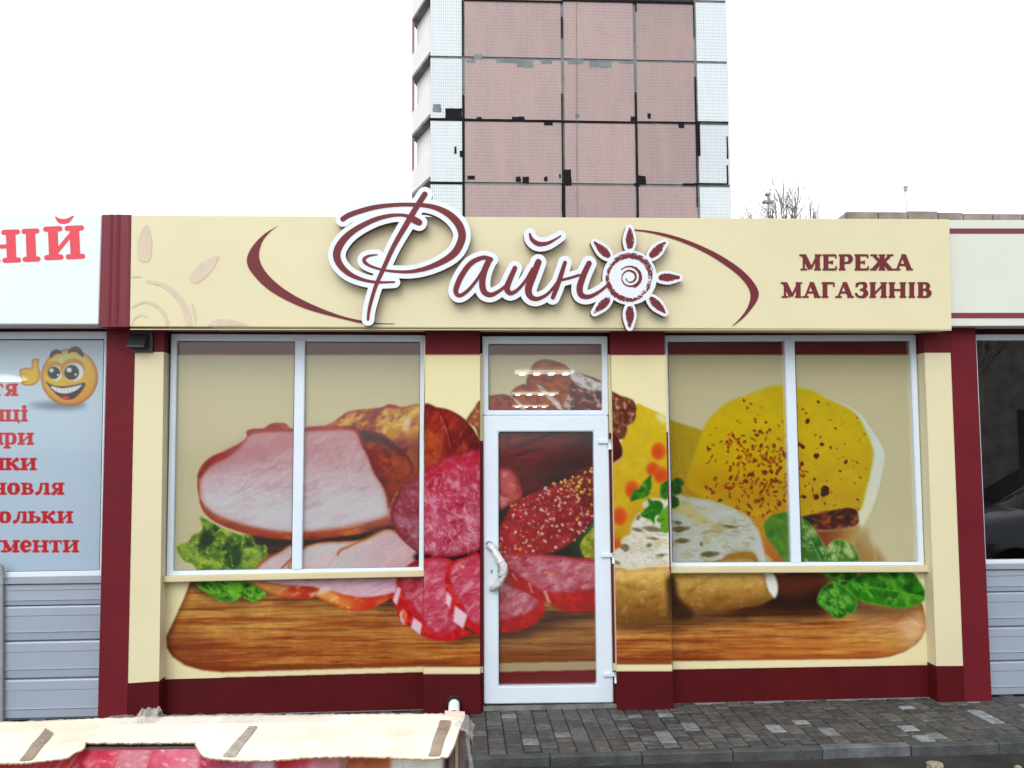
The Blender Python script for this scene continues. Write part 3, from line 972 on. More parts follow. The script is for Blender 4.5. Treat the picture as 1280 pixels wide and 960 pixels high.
# dark red roll on the left pilaster
cv.film = False
cv.blob(pt('C', [(200, 432), (290, 426), (350, 438), (420, 478), (470, 530), (500, 580), (516, 620), (516, 720), (400, 720), (200, 820)]), (150, 26, 24), (104, 16, 20), (545, 520, 600, 540),
        mix=[((196, 74, 24), .48, .68, 14, 24, .3, .75), ((92, 12, 16), .52, .7, 16, 12, .5, .7), ((220, 110, 60), .62, .76, 6, 10, .4, .6)], noise=[(.12, 6, 6, 0)], edge=(4, (92, 14, 16), .7), seed=65)
cv.blob(pt('C', [(215, 560), (270, 560), (300, 640), (330, 690), (260, 740), (215, 780)]), (198, 86, 30), soft=5, op=.7, mix=[((120, 30, 16), .5, .7, 8, 14, .2, .8)], seed=66)
cv.line(pt('C', [(290, 428, 4), (330, 500, 5), (350, 590, 5), (345, 650, 4)]), (88, 14, 16), .8, 1.5)
cv.line(pt('C', [(300, 470, 1.5), (338, 560, 2), (352, 640, 2)]), (236, 150, 110), .55, .8)

# big ham
ham = pt('A', [(176, 735), (178, 690), (195, 650), (235, 610), (300, 580), (370, 545), (408, 515), (408, 486), (440, 474), (490, 472), (512, 455), (550, 446), (590, 450), (612, 470), (640, 474), (690, 468), (760, 464), (850, 461), (910, 464), (945, 478), (1000, 490), (1060, 515), (1120, 560), (1170, 610), (1195, 660), (1185, 705), (1140, 740), (1100, 785), (1082, 830), (1078, 895), (1095, 912)]) + \
    pt('B', [(1050, 222), (930, 255), (800, 272), (680, 282), (540, 276), (430, 258), (340, 232), (260, 198), (212, 158), (190, 115), (183, 80)])
shadow(pt('B', [(430, 250), (680, 260), (1080, 200), (1110, 240), (960, 300), (620, 330), (520, 350), (420, 290)]), .95, 4, (34, 16, 12))
cv.film = True
cv.blob(ham, (142, 48, 44), (150, 70, 44), (0, 560, 0, 670), mix=[((196, 110, 60), .52, .7, 20, 12, 0, .7), ((92, 28, 26), .52, .72, 26, 12, 0, .7)], seed=67)
face = pt('A', [(184, 735), (202, 690), (245, 645), (315, 610), (375, 562), (424, 502), (480, 490), (560, 486), (640, 486), (760, 482), (880, 478), (928, 494), (945, 540), (980, 600), (1010, 680), (1050, 740), (1068, 800), (1074, 880)]) + \
    pt('B', [(1062, 172), (1000, 190), (900, 214), (780, 236), (640, 246), (540, 240), (430, 220), (330, 190), (260, 160), (212, 120), (192, 95)])
cv.blob(face, (186, 146, 148), (190, 186, 190), (0, 545, 0, 645), mix=[((186, 166, 172), .45, .70, 50, 10, -.35, .8), ((160, 112, 118), .56, .78, 36, 8, -.3, .5), ((196, 176, 180), .58, .74, 22, 2.2, -.45, .6)], noise=[(.07, 10, 2, -.4), (.04, 3, 3, 0)], edge=(4, (176, 96, 84), .55), seed=68, soft=1.2)
cv.blob(pt('A', [(250, 640), (420, 520), (600, 490), (640, 500), (640, 560), (480, 620), (330, 660), (230, 690)]), (164, 108, 114), soft=7, op=.5, noise=[(.1, 30, 5, -.4)], seed=69)
cv.blob(pt('A', [(690, 480), (900, 480), (940, 540), (900, 640), (760, 640), (690, 600)]), (172, 122, 128), soft=9, op=.4, mix=[((206, 176, 176), .5, .7, 5, 24, .5, .7)], seed=70)
cv.blob(pt('A', [(200, 790), (400, 800), (640, 840), (800, 820), (920, 780), (1060, 820), (1070, 890), (960, 930), (640, 950), (330, 900), (210, 840)]), (192, 190, 194), soft=8, op=.7, noise=[(.02, 40, 6, 0)], seed=71)
for k in range(80):   # meat fibres
    x = rng.uniform(262, 470); y = rng.uniform(545, 620)
    if not inside(x, y, face) or not inside(x + 12, y - 14, face):
        continue
    a = -0.45 + rng.normal(0, .2) if x < 370 else -1.0 + rng.normal(0, .35); l = rng.uniform(6, 26)
    cv.line([(x, y, .3), (x + l * .5 * math.cos(a), y + l * .5 * math.sin(a) + 1, .45), (x + l * math.cos(a), y + l * math.sin(a), .3)], (214, 190, 192) if rng.rand() < .7 else (160, 96, 104), rng.uniform(.2, .5))
cv.line(pt('A', [(885, 600, 3), (890, 690, 4), (910, 770, 4), (900, 800, 2)]), (200, 180, 184), .6, 1.5)
# dark crust at the ham's right end
cv.blob(pt('A', [(945, 482), (1010, 494), (1060, 517), (1125, 565), (1178, 625), (1192, 668), (1150, 730), (1105, 785), (1082, 850), (1070, 790), (1042, 730), (1010, 680), (980, 600), (950, 545)]), (126, 62, 42),
        mix=[((176, 92, 56), .5, .7, 12, 9, .6, .85), ((74, 26, 24), .5, .68, 16, 10, .7, .85)], noise=[(.1, 4, 4, 0)], edge=(4, (90, 36, 24), .6), seed=72, soft=1)
cv.blob(pt('A', [(945, 482), (1050, 512), (1120, 560), (1170, 620), (1120, 590), (1040, 545), (960, 530)]), (78, 24, 26), soft=3, op=.8, seed=73)
cv.blob(pt('A', [(1100, 620), (1190, 650), (1150, 730), (1100, 780), (1070, 760)]), (150, 84, 40), soft=4, op=.6, seed=74)
for k in range(26):
    x, y = pt('A', [(rng.uniform(1000, 1150), rng.uniform(560, 700))])[0]
    cv.line([(x, y, .4), (x + rng.uniform(-5, 5), y + rng.uniform(-4, 6), .3)], (206, 138, 96), .5)
# golden rim at the bottom left of the ham
cv.line(pt('B', [(192, 100, 5), (212, 145, 5), (262, 186, 4), (340, 222, 3), (430, 246, 3), (540, 262, 3), (640, 256, 4), (760, 252, 3), (920, 226, 3), (1050, 188, 3)]), (150, 78, 36), .8, 1.2)

# lettuce on the left (window, then the part on the panel below)
def lettuce(pts, cols, seed, film, fr):
    cv.film = film
    cv.blob(pts, cols[0], mix=[(cols[1], .47, .62, 10, 7, .5, .95), (cols[2], .52, .64, 8, 5, -.4, .9), (cols[3], .58, .68, 5, 4, .9, .7)], edge=(2.2, cols[1], .7), seed=seed, rag=2.5, ragscale=8, soft=.7)
    r = np.random.RandomState(seed)
    a = np.array(pts)
    for k in range(fr):      # frilly folds
        x, y = r.uniform(a[:, 0].min() + 4, a[:, 0].max() - 4), r.uniform(a[:, 1].min() + 4, a[:, 1].max() - 4)
        cx, cy = a[:, 0].mean(), a[:, 1].mean()
        if not inside(x, y, pts):
            continue
        t = r.uniform(0, 6.28)
        q = [(x, y, .5)]
        for j in range(4):
            t += r.uniform(-1.0, 1.0)
            q.append((q[-1][0] + 4 * math.cos(t), q[-1][1] + 3 * math.sin(t), r.uniform(.4, 1.1)))
        if all(inside(v[0], v[1], pts) for v in q):
            cv.line(q, cols[1] if r.rand() < .6 else cols[2], .65, .9)




lettuce(pt('B', [(78, 320), (130, 288), (160, 255), (200, 232), (186, 172), (232, 192), (300, 228), (380, 258), (430, 262), (458, 308), (500, 305), (505, 350), (470, 385), (440, 420), (425, 470), (290, 460), (200, 440), (150, 400), (110, 380)]),
        [(88, 116, 52), (138, 164, 70), (44, 70, 38), (170, 190, 100)], 81, True, 60)
cv.blob(pt('B', [(200, 245), (245, 250), (255, 285), (215, 320), (185, 290)]), (44, 66, 34), soft=2, op=.85)
cv.blob(pt('B', [(330, 310), (370, 320), (385, 380), (360, 410), (340, 360)]), (48, 76, 36), soft=2, op=.85)
cv.blob(pt('B', [(100, 310), (170, 300), (190, 350), (280, 390), (290, 420), (200, 390), (110, 360)]), (148, 172, 76), soft=2, op=.6, seed=5)
cv.blob(pt('B', [(390, 320), (450, 320), (480, 350), (450, 400), (390, 415), (385, 360)]), (150, 174, 82), soft=2, op=.65, mix=[((86, 112, 48), .5, .7, 7, 5, 0, .8)])
lettuce(pt('B', [(172, 478), (300, 470), (420, 478), (470, 505), (500, 545), (440, 572), (400, 560), (380, 548), (350, 572), (310, 565), (280, 572), (250, 545), (205, 525)]),
        [(40, 118, 24), (110, 190, 40), (14, 62, 14), (170, 226, 80)], 82, False, 30)
cv.blob(pt('B', [(315, 482), (380, 482), (385, 520), (360, 565), (330, 545), (312, 515)]), (120, 204, 48), soft=2, op=.85, mix=[((176, 236, 96), .5, .7, 6, 5, 0, .7)])

# lower ham slices
cv.film = True
cv.blob(pt('B', [(440, 425), (500, 370), (560, 338), (630, 306), (640, 440), (440, 445)]), (190, 174, 176), edge=(2.5, (150, 72, 50), .9), noise=[(.05, 12, 5, -.5)], seed=84)
cv.line(pt('B', [(565, 425, 4), (610, 378, 4), (640, 350, 4)]), (150, 74, 50), .8, 1)
cv.blob(pt('B', [(660, 335), (740, 295), (850, 288), (960, 278), (1050, 234), (1105, 238), (1165, 290), (1250, 360), (1250, 440), (640, 440)]), (190, 184, 186), (194, 156, 164), (400, 690, 530, 720),
        mix=[((206, 176, 180), .5, .7, 30, 10, -.4, .8)], edge=(2.5, (166, 92, 62), .85), noise=[(.04, 20, 4, -.5)], seed=85)
cv.line(pt('B', [(836, 352, 5), (850, 330, 6), (890, 312, 5), (960, 280, 4), (1040, 240, 3)]), (166, 100, 52), .85, 1.2)
cv.line(pt('B', [(830, 350, 4), (805, 385, 2), (790, 410, 1)]), (206, 150, 140), .6, 1.5)
cv.film = False
cv.blob(pt('B', [(420, 470), (640, 470), (1120, 462), (1125, 500), (1100, 535), (1000, 560), (900, 562), (740, 545), (600, 515), (480, 500)]), (232, 186, 202), (226, 168, 190), (420, 720, 480, 740), noise=[(.05, 16, 3, -.2)],
        mix=[((244, 214, 222), .5, .7, 26, 6, -.2, .7)], seed=86)
cv.blob(pt('B', [(420, 474), (500, 480), (560, 490), (700, 500), (752, 512), (735, 545), (690, 560), (580, 552), (490, 520)]), (232, 166, 78), (206, 66, 36), (330, 728, 375, 755), mix=[((246, 206, 140), .5, .68, 10, 4, -.4, .8), ((188, 44, 26), .55, .7, 12, 5, -.3, .8)], edge=(2, (170, 54, 24), .6), seed=87)
cv.blob(pt('B', [(733, 546), (770, 520), (820, 524), (870, 540), (960, 552), (1060, 540), (1096, 530), (1100, 548), (1010, 600), (940, 618), (870, 610), (800, 580)]), (240, 158, 66), (212, 42, 24), (410, 745, 470, 758), mix=[((250, 210, 130), .52, .7, 9, 5, -.5, .8), ((222, 88, 40), .5, .7, 14, 6, 0, .5)], edge=(2.5, (196, 50, 24), .7), seed=88)
cv.blob(pt('B', [(735, 545), (752, 512), (790, 500), (800, 525)]), (250, 226, 196), soft=1.5, op=.8)

# mortadella, cut face (window and pilaster)
shadow(pt('D', [(150, 290), (400, 262), (400, 335), (150, 335)]), 1, 2, (30, 12, 12))
mort = pt('A', [(1250, 665), (1190, 705), (1140, 745), (1105, 800), (1085, 850), (1080, 930)]) + pt('B', [(1085, 190), (1112, 245), (1160, 300), (1222, 348)]) + pt('D', [(162, 303), (220, 312), (280, 312), (340, 298), (395, 268), (400, 100)]) + pt('C', [(520, 668), (400, 678), (320, 700)])
cv.blob(mort, (192, 44, 70), (186, 72, 98), (520, 600, 590, 680), mix=[((222, 134, 160), .48, .66, 13, 9, .6, .9), ((168, 20, 48), .52, .68, 16, 9, -.3, .85), ((232, 166, 184), .60, .72, 6, 3, .9, .7)], noise=[(.06, 3, 3, 0)], edge=(5, (150, 18, 34), .75), seed=89)
cv.blob(pt('C', [(225, 790), (260, 750), (330, 705), (420, 684), (516, 674), (516, 720), (400, 740), (300, 790), (230, 860)]), (192, 22, 50), soft=4, op=.75, mix=[((226, 120, 140), .6, .74, 5, 4, 0, .8)], seed=90)
for k in range(80):
    x, y = rng.uniform(505, 600), rng.uniform(590, 690)
    if inside(x, y, mort):
        t = rng.uniform(0, 6.28)
        q = [(x, y, .35)]
        for j in range(3):
            t += rng.uniform(-.8, .8)
            q.append((q[-1][0] + 3.5 * math.cos(t), q[-1][1] + 3.5 * math.sin(t), .4))
        cv.line(q, (240, 196, 206), rng.uniform(.3, .7), .6)

# two sausage slices on the pilaster and panel
def slice_(face_, rim, seed, cols=((206, 70, 96), (232, 150, 170), (178, 24, 44)), rimc=(206, 24, 34)):
    cv.blob(rim, rimc, mix=[((232, 64, 52), .5, .68, 8, 6, .4, .7), ((150, 10, 22), .54, .7, 10, 8, 0, .7)], seed=seed, soft=.7)
    cv.blob(face_, cols[0], mix=[(cols[1], .46, .66, 12, 6, -.7, .85), (cols[2], .54, .7, 14, 7, -.5, .6)], noise=[(.05, 3, 2, 0)], edge=(2.5, cols[2], .5), seed=seed + 1, soft=1.2)
slice_(pt('D', [(70, 400), (110, 350), (170, 325), (270, 332), (285, 420), (270, 500), (285, 560), (300, 600), (240, 625), (190, 610), (150, 560), (110, 500), (80, 470)]),
       pt('D', [(52, 402), (100, 345), (165, 318), (275, 325), (300, 420), (290, 540), (320, 600), (358, 618), (300, 648), (240, 656), (160, 637), (100, 592), (62, 562), (52, 520), (35, 490), (50, 440)]), 91)
slice_(pt('D', [(275, 350), (330, 322), (395, 325), (395, 560), (350, 570), (320, 510), (290, 470), (272, 420)]),
       pt('D', [(255, 350), (330, 314), (395, 318), (395, 612), (345, 602), (300, 580), (270, 510), (250, 440)]), 93)
FAT = (244, 214, 226)
for q in [[(35, 488), (55, 430), (70, 445), (52, 512)], [(68, 575), (62, 545), (75, 525), (88, 545), (82, 590)], [(108, 600), (120, 558), (156, 585), (148, 632)], [(250, 500), (256, 450), (277, 480), (268, 522)], [(280, 575), (288, 510), (340, 548), (322, 606)]]:
    cv.blob(pt('D', q), FAT, edge=(1.2, (226, 150, 170), .5), smooth=False, soft=.7, seed=12)
for q in [[(70, 555), (80, 520), (96, 545), (90, 590)]]:
    cv.blob(pt('D', q), (240, 110, 60), smooth=False, soft=.8)
cv.dot(*pt('D', [(320, 353)])[0], 2.5, 2.2, 0, (244, 166, 60), .95)
for k in range(40):
    x, y = rng.uniform(500, 598), rng.uniform(712, 775)
    t = -.6 + rng.normal(0, .5)
    cv.line([(x, y, .35), (x + 5 * math.cos(t), y + 5 * math.sin(t), .4), (x + 9 * math.cos(t + .3), y + 9 * math.sin(t + .3), .3)], (244, 186, 198), rng.uniform(.2, .5), .6)

# door pane: salami, mustard grains, slices, board
cv.film = True
cv.blob(pt('D', [(690, 240), (760, 220), (870, 100), (870, 360), (780, 330), (690, 310)]), (36, 48, 26), (70, 92, 36), (690, 690, 745, 660), noise=[(.3, 8, 5, 0)], seed=96)
sal = pt('C', [(690, 935), (760, 893), (860, 852), (960, 820), (1060, 772), (1125, 748)]) + pt('D', [(880, 60), (866, 140), (830, 192), (780, 242), (720, 282), (650, 302), (560, 307), (460, 295), (460, 215), (498, 140)])
cv.blob(sal, (156, 56, 62), (132, 38, 44), (640, 650, 735, 660), mix=[((176, 84, 86), .5, .7, 8, 7, 0, .7), ((112, 28, 34), .54, .7, 8, 8, 0, .7)], noise=[(.08, 2, 2, 0)], edge=(3, (118, 34, 36), .7), seed=97)
for k in range(300):
    x, y = rng.uniform(620, 748), rng.uniform(600, 694)
    if inside(x, y, sal):
        r_ = rng.uniform(.6, 2.3)
        cv.dot(x, y, r_, r_ * rng.uniform(.6, 1), rng.uniform(0, 3), (202, 178, 174), rng.uniform(.5, .95), .5, .3, k)
cv.blob(pt('C', [(930, 830), (985, 790), (1060, 765), (1125, 740), (1125, 960), (1080, 960), (1040, 880), (1000, 850)]), (104, 54, 36), op=.8, soft=1.5, rag=2, seed=98)
for k in range(95):
    u = rng.rand()
    x, y = pt('C', [(940 + 185 * u + rng.normal(0, 16), 822 - 75 * u + abs(rng.normal(0, 1)) * (20 + 75 * u))])[0]
    r_ = rng.uniform(1.0, 2.2)
    cv.dot(x, y, r_, r_ * .8, rng.uniform(0, 3), [(190, 140, 62), (168, 100, 40), (206, 168, 96), (120, 60, 30)][rng.randint(4)], .95, .5, .2, k)
    cv.dot(x - r_ * .3, y - r_ * .3, r_ * .35, r_ * .3, 0, (232, 206, 150), .7)
for q in [(552, 282), (520, 105), (830, 128), (845, 100), (690, 15), (470, 260), (785, 160)]:
    cv.dot(*pt('D', [q])[0], 2.2, 2.0, 0, (196, 140, 56), .95)
cv.blob(pt('D', [(800, 265), (830, 215), (860, 180), (880, 200), (880, 330), (840, 335), (815, 310)]), (130, 140, 46), mix=[((170, 176, 76), .5, .65, 5, 6, 0, .9), ((150, 84, 30), .56, .7, 6, 5, .4, .7)], rag=2, edge=(1.5, (182, 188, 80), .6), seed=99)
cv.film = True
SC = ((176, 96, 106), (196, 142, 150), (150, 56, 66))
RC = (160, 48, 50)
slice_(pt('D', [(460, 420), (520, 432), (590, 455), (628, 482), (632, 505), (590, 540), (540, 558), (460, 562)]),
       pt('D', [(460, 415), (530, 425), (600, 450), (645, 480), (652, 530), (622, 580), (545, 613), (460, 606)]), 101, SC, RC)
slice_(pt('D', [(485, 305), (560, 302), (640, 305), (780, 320), (870, 342), (870, 432), (800, 452), (700, 462), (640, 448), (570, 405), (510, 360)]),
       pt('D', [(480, 305), (560, 298), (640, 302), (780, 316), (870, 338), (870, 512), (790, 536), (720, 528), (650, 492), (600, 470), (540, 432), (490, 385)]), 103, SC, RC)
for q in [[(645, 448), (660, 450), (682, 505), (664, 498)], [(585, 415), (594, 418), (606, 462), (600, 460)], [(515, 378), (526, 380), (545, 412), (535, 408)]]:
    cv.blob(pt('D', q), (210, 160, 150), smooth=False, soft=.9, op=.8)
cv.dot(*pt('D', [(670, 381)])[0], 2.2, 2.0, 0, (206, 140, 66), .95)
for k in range(60):
    x, y = rng.uniform(625, 742), rng.uniform(695, 742)
    cv.line([(x, y, .4), (x + 6, y + rng.uniform(0, 2), .5), (x + 13, y + rng.uniform(0, 4), .3)], (206, 160, 164), rng.uniform(.15, .45), .7)
cv.film = False

# right pilaster: loaf end, dark sausage end, yellow cheese with holes
ych = pt('E', [(222, 486), (290, 500), (400, 548), (440, 578), (560, 618), (655, 652), (720, 700), (720, 1000)]) + pt('F', [(700, 330), (430, 420), (90, 560), (60, 0)]) + pt('E', [(60, 860), (90, 855), (140, 800), (135, 720), (180, 620)])
cv.blob(ych, (222, 192, 24), (206, 158, 26), (0, 500, 0, 690), mix=[((214, 188, 36), .5, .7, 26, 20, 0, .6)], noise=[(.05, 10, 10, 0)], seed=105)
cv.blob(pt('E', [(350, 536), (400, 550), (425, 566), (425, 605), (390, 600), (360, 570)]), (246, 238, 196), soft=3, op=.9)
for x, y, rx, ry, c in [(370, 778, 46, 54, 'E'), (335, 888, 42, 44, 'E'), (395, 925, 30, 40, 'E'), (125, 278, 46, 58, 'F'), (205, 112, 44, 56, 'F'), (385, 20, 46, 50, 'F'), (105, 460, 28, 34, 'F')]:
    X_, Y_ = pt(c, [(x, y)])[0]
    cv.dot(X_, Y_, rx / 5.05, ry / 5.05, 0, (226, 92, 22), .9, 2.2, .1)
    cv.dot(X_ - 1, Y_ + 1.5, rx / 7.5, ry / 7.5, 0, (204, 60, 18), .6, 3, .1)
cv.blob(pt('F', [(60, 420), (130, 400), (150, 470), (80, 520)]), (196, 92, 24), soft=4, op=.7)
cv.blob(pt('E', [(50, 395), (80, 402), (130, 430), (165, 438), (205, 455), (226, 492), (220, 580), (180, 612), (165, 660), (140, 700), (50, 680)]), (122, 56, 32), mix=[((176, 116, 80), .52, .66, 5, 5, .4, .85), ((66, 24, 16), .5, .68, 8, 6, .2, .8), ((226, 190, 160), .62, .72, 3, 5, .2, .8)], seed=106, rag=1, edge=(2.5, (84, 30, 18), .7))
cv.blob(pt('E', [(50, 660), (80, 666), (115, 700), (140, 760), (136, 812), (100, 840), (50, 850)]), (96, 16, 24), (64, 10, 16), (765, 545, 780, 575), edge=(2, (58, 8, 14), .6), noise=[(.15, 4, 8, 0)], seed=107)
cv.line(pt('E', [(78, 862, 3), (105, 845, 5), (132, 822, 4)]), (226, 150, 110), .8, .8)

# right window: cheese wheel with peppers
cv.film = True
wheel_out = pt('E', [(655, 652), (700, 568), (752, 518), (815, 470), (920, 430), (1010, 395), (1100, 366), (1170, 362)]) + pt('G', [(200, 298), (260, 304), (325, 320), (400, 358), (500, 398), (565, 442), (632, 530), (690, 628), (697, 690), (672, 820), (640, 930)]) + pt('H', [(632, 195), (590, 260), (555, 300), (420, 330), (300, 330), (100, 250), (0, 200)]) + pt('F', [(700, 190), (600, 100), (620, 0)])
cv.blob(wheel_out, (196, 204, 196), (206, 206, 176), (0, 560, 0, 660), noise=[(.03, 20, 20, 0)], edge=(1.2, (172, 160, 110), .7), seed=110)
wheel = pt('E', [(648, 650), (697, 565), (749, 515), (812, 467), (918, 427), (1010, 393), (1100, 366), (1170, 366)]) + pt('G', [(200, 308), (260, 314), (330, 332), (390, 366), (470, 402), (545, 450), (595, 535), (625, 610), (634, 655), (625, 725), (600, 830), (572, 940)]) + pt('H', [(586, 150), (560, 190), (440, 230), (300, 260), (100, 250), (0, 200)]) + pt('F', [(700, 190), (560, 100), (560, 0)])
cv.blob(wheel, (192, 168, 50), (180, 148, 54), (0, 500, 0, 650), mix=[((194, 168, 60), .5, .7, 24, 20, 0, .5)], noise=[(.05, 16, 16, 0)], edge=(3, (178, 166, 36), .6), seed=111, soft=1)
cv.blob(pt('F', [(560, 0), (900, 20), (1200, 60), (1200, 290), (960, 290), (760, 200), (560, 110)]), (170, 128, 50), soft=10, op=.6, noise=[(.1, 14, 10, 0)], seed=112)
for k in range(400):
    if k < 320:
        x, y = rng.normal(948, 34), rng.normal(592, 36)
    else:
        x, y = rng.uniform(878, 1085), rng.uniform(500, 660)
    if not inside(x, y, wheel) or x < 872:
        continue
    big = 1.0 if k < 320 else .5
    rx, ry = rng.uniform(.8, 3.4) * big, rng.uniform(.7, 2.2) * big
    c_ = [(110, 48, 40), (84, 52, 46), (138, 60, 46), (104, 70, 48), (150, 78, 50)][rng.randint(5)]
    cv.dot(x, y, rx, ry, rng.uniform(0, 3.1), c_, rng.uniform(.55, .95), .7, .45, k)
for q in [(290, 485, 11, 14), (345, 385, 8, 7), (380, 850, 24, 26), (335, 882, 14, 14), (490, 698, 8, 12), (365, 607, 11, 9), (265, 620, 12, 10), (335, 668, 14, 14), (435, 524, 6, 5), (410, 622, 5, 5), (460, 747, 6, 5), (565, 780, 6, 3), (550, 895, 8, 4), (270, 880, 14, 8), (260, 710, 10, 12)]:
    x, y = pt('G', [q[:2]])[0]
    cv.dot(x, y, q[2] / 4.17, q[3] / 4.17, 0.4, (74, 42, 40), .9, .6, .45, int(q[0]))
# browned underside of the wheel
cv.blob(pt('H', [(300, 185), (360, 165), (440, 150), (545, 134), (585, 155), (584, 215), (520, 232), (420, 240), (300, 215)]), (86, 38, 20), mix=[((150, 92, 34), .5, .66, 6, 4, -.1, .9), ((54, 22, 16), .54, .7, 10, 6, 0, .8)], seed=114, rag=1, soft=.9)
cv.blob(pt('H', [(300, 232), (420, 242), (560, 222), (588, 212), (600, 240), (555, 300), (440, 330), (300, 330)]), (128, 76, 40), (170, 144, 86), (1030, 660, 1075, 672), soft=2, seed=115)
cv.blob(pt('H', [(560, 300), (630, 225), (650, 300), (690, 340), (710, 400), (560, 400)]), (146, 112, 70), (168, 148, 110), (1075, 700, 1100, 670), soft=2.5, op=.85, seed=116)
cv.line(pt('H', [(632, 245, 2), (660, 320, 3), (672, 395, 3)]), (188, 164, 120), .7, 1)
cv.line(pt('H', [(775, 245, 3), (805, 320, 4), (825, 395, 4)]), (180, 172, 150), .45, 2)
# yellow ground behind the brie
cv.blob(pt('F', [(930, 280), (1060, 300), (1180, 330), (1200, 575), (1180, 640), (1040, 600), (985, 340)]), (176, 134, 46), (160, 96, 48), (950, 650, 980, 710), soft=1.5, seed=117)

# brie with a white mouldy rind
cv.film = False
brie = pt('F', [(80, 510), (135, 470), (132, 432), (160, 405), (192, 390), (198, 330), (238, 262), (285, 240), (264, 215), (276, 190), (330, 165), (390, 170), (455, 156), (560, 158), (650, 172), (760, 198), (860, 238), (930, 280), (976, 330), (1004, 400), (1032, 500), (1056, 590), (1100, 655), (1120, 720), (1116, 772), (1090, 795), (1000, 700), (900, 600), (440, 660), (80, 660)])
cv.blob(brie, (232, 228, 214), (236, 238, 236), (800, 640, 900, 690), mix=[((206, 190, 136), .54, .70, 14, 8, -.2, .75), ((196, 190, 168), .54, .7, 6, 4, .2, .6)], noise=[(.05, 4, 3, 0)], edge=(2.5, (208, 196, 150), .5), seed=120, rag=.8)
cv.film = True
cv.blob(pt('F', [(440, 158), (560, 158), (650, 172), (760, 198), (860, 238), (930, 280), (976, 330), (1004, 400), (1032, 500), (1056, 590), (440, 600)]), (178, 184, 172), op=.7, soft=1.5, mix=[((156, 150, 92), .55, .72, 10, 6, -.2, .7)], seed=119)
cv.blob(pt('F', [(448, 190), (520, 180), (620, 250), (700, 320), (640, 330), (560, 290), (448, 260)]), (176, 164, 104), soft=3, op=.8, mix=[((136, 122, 70), .55, .7, 8, 5, 0, .7)], seed=121)
cv.blob(pt('F', [(448, 270), (530, 270), (590, 340), (570, 370), (448, 330)]), (166, 174, 166), soft=1.5, op=.8, seed=122)
cv.blob(pt('F', [(700, 330), (780, 330), (770, 375), (720, 370)]), (160, 148, 92), soft=2.5, op=.8)
cv.blob(pt('F', [(800, 520), (960, 505), (1000, 590), (800, 590)]), (150, 108, 46), soft=1.5, op=.95, noise=[(.08, 6, 6, 0)], seed=123)
for q in [(505, 362, 50, 18, -.12), (520, 435, 50, 15, -.1), (690, 520, 52, 18, -.1), (490, 320, 24, 10, .2), (640, 455, 12, 8, 1.3), (820, 345, 34, 8, .1)]:
    x, y = pt('F', [q[:2]])[0]
    cv.dot(x, y, q[2] / 5.05, q[3] / 5.05, q[4], (88, 82, 56), .85, 1.2, .5, int(q[0]))
cv.film = False
for q in [(335, 362, 62, 16, .12), (160, 478, 26, 22, .2), (110, 572, 20, 12, .5), (390, 525, 30, 8, -.15), (235, 365, 40, 10, .3), (310, 465, 16, 14, 0), (240, 290, 12, 20, .8), (340, 420, 36, 8, .1)]:
    x, y = pt('F', [q[:2]])[0]
    cv.dot(x, y, q[2] / 5.05, q[3] / 5.05, q[4], (112, 96, 66), .85, 1.0, .6, int(q[0]))
for k in range(70):
    x, y = pt('F', [(rng.uniform(100, 1000), rng.uniform(300, 580))])[0]
    if inside(x, y, brie):
        cv.line([(x, y, .4), (x + rng.uniform(2, 6), y + rng.uniform(-1.5, 1.5), .6), (x + rng.uniform(6, 10), y + rng.uniform(-2, 2), .3)], (150, 136, 92), rng.uniform(.2, .6), .7)
# cut side of the brie
cut = pt('F', [(80, 628), (200, 622), (300, 606), (440, 600), (560, 590), (690, 572), (790, 545), (960, 540), (1000, 600), (1040, 645), (1060, 740), (1096, 790), (1060, 815), (1000, 842), (880, 860), (760, 878), (595, 893), (560, 850), (500, 825), (462, 850), (445, 925), (300, 936), (200, 942), (80, 948)])
cv.blob(cut, (232, 184, 84), (150, 100, 36), (0, 705, 0, 768), mix=[((244, 204, 120), .54, .74, 9, 7, .2, .45), ((130, 80, 26), .55, .74, 12, 7, -.2, .45)], noise=[(.08, 3, 3, 0)], edge=(2.5, (130, 74, 22), .6), seed=125, rag=.8)
cv.blob(pt('F', [(430, 640), (470, 650), (480, 760), (520, 830), (445, 860), (435, 760)]), (96, 52, 20), soft=4, op=.75)
for q in [(640, 700, 60, 12, -.5), (600, 735, 30, 8, -.3), (180, 720, 30, 16, .3), (330, 790, 40, 14, -.2), (250, 850, 36, 14, .2), (760, 800, 60, 14, -.2)]:
    x, y = pt('F', [q[:2]])[0]
    cv.dot(x, y, q[2] / 5.05, q[3] / 5.05, q[4], (112, 66, 22), .5, 2.5, .5, int(q[0]))
cv.blob(pt('F', [(95, 622), (200, 616), (300, 600), (440, 596), (440, 650), (300, 665), (200, 680), (95, 690)]), (250, 212, 130), soft=5, op=.7, mix=[((226, 172, 84), .5, .7, 7, 5, 0, .6)], seed=171)
cv.blob(pt('F', [(490, 645), (640, 640), (800, 640), (1020, 645), (1030, 690), (860, 710), (640, 715), (520, 730)]), (244, 200, 112), soft=6, op=.6, mix=[((214, 158, 74), .5, .7, 8, 5, 0, .6)], seed=172)
for k in range(46):      # crumbs and pits on the cut face
    x, y = pt('F', [(rng.uniform(105, 1040), rng.uniform(640, 850))])[0]
    if inside(x, y, cut):
        cv.dot(x, y, rng.uniform(.8, 3.2), rng.uniform(.6, 1.8), rng.uniform(-.6, .6), (252, 220, 150) if rng.rand() < .5 else (150, 96, 36), rng.uniform(.2, .5), 1.0, .5, k)
cv.blob(pt('F', [(420, 690), (452, 660), (474, 700), (486, 780), (520, 826), (560, 850), (600, 896), (560, 930), (446, 936), (436, 800)]), (44, 24, 12), soft=2.5, op=.85)
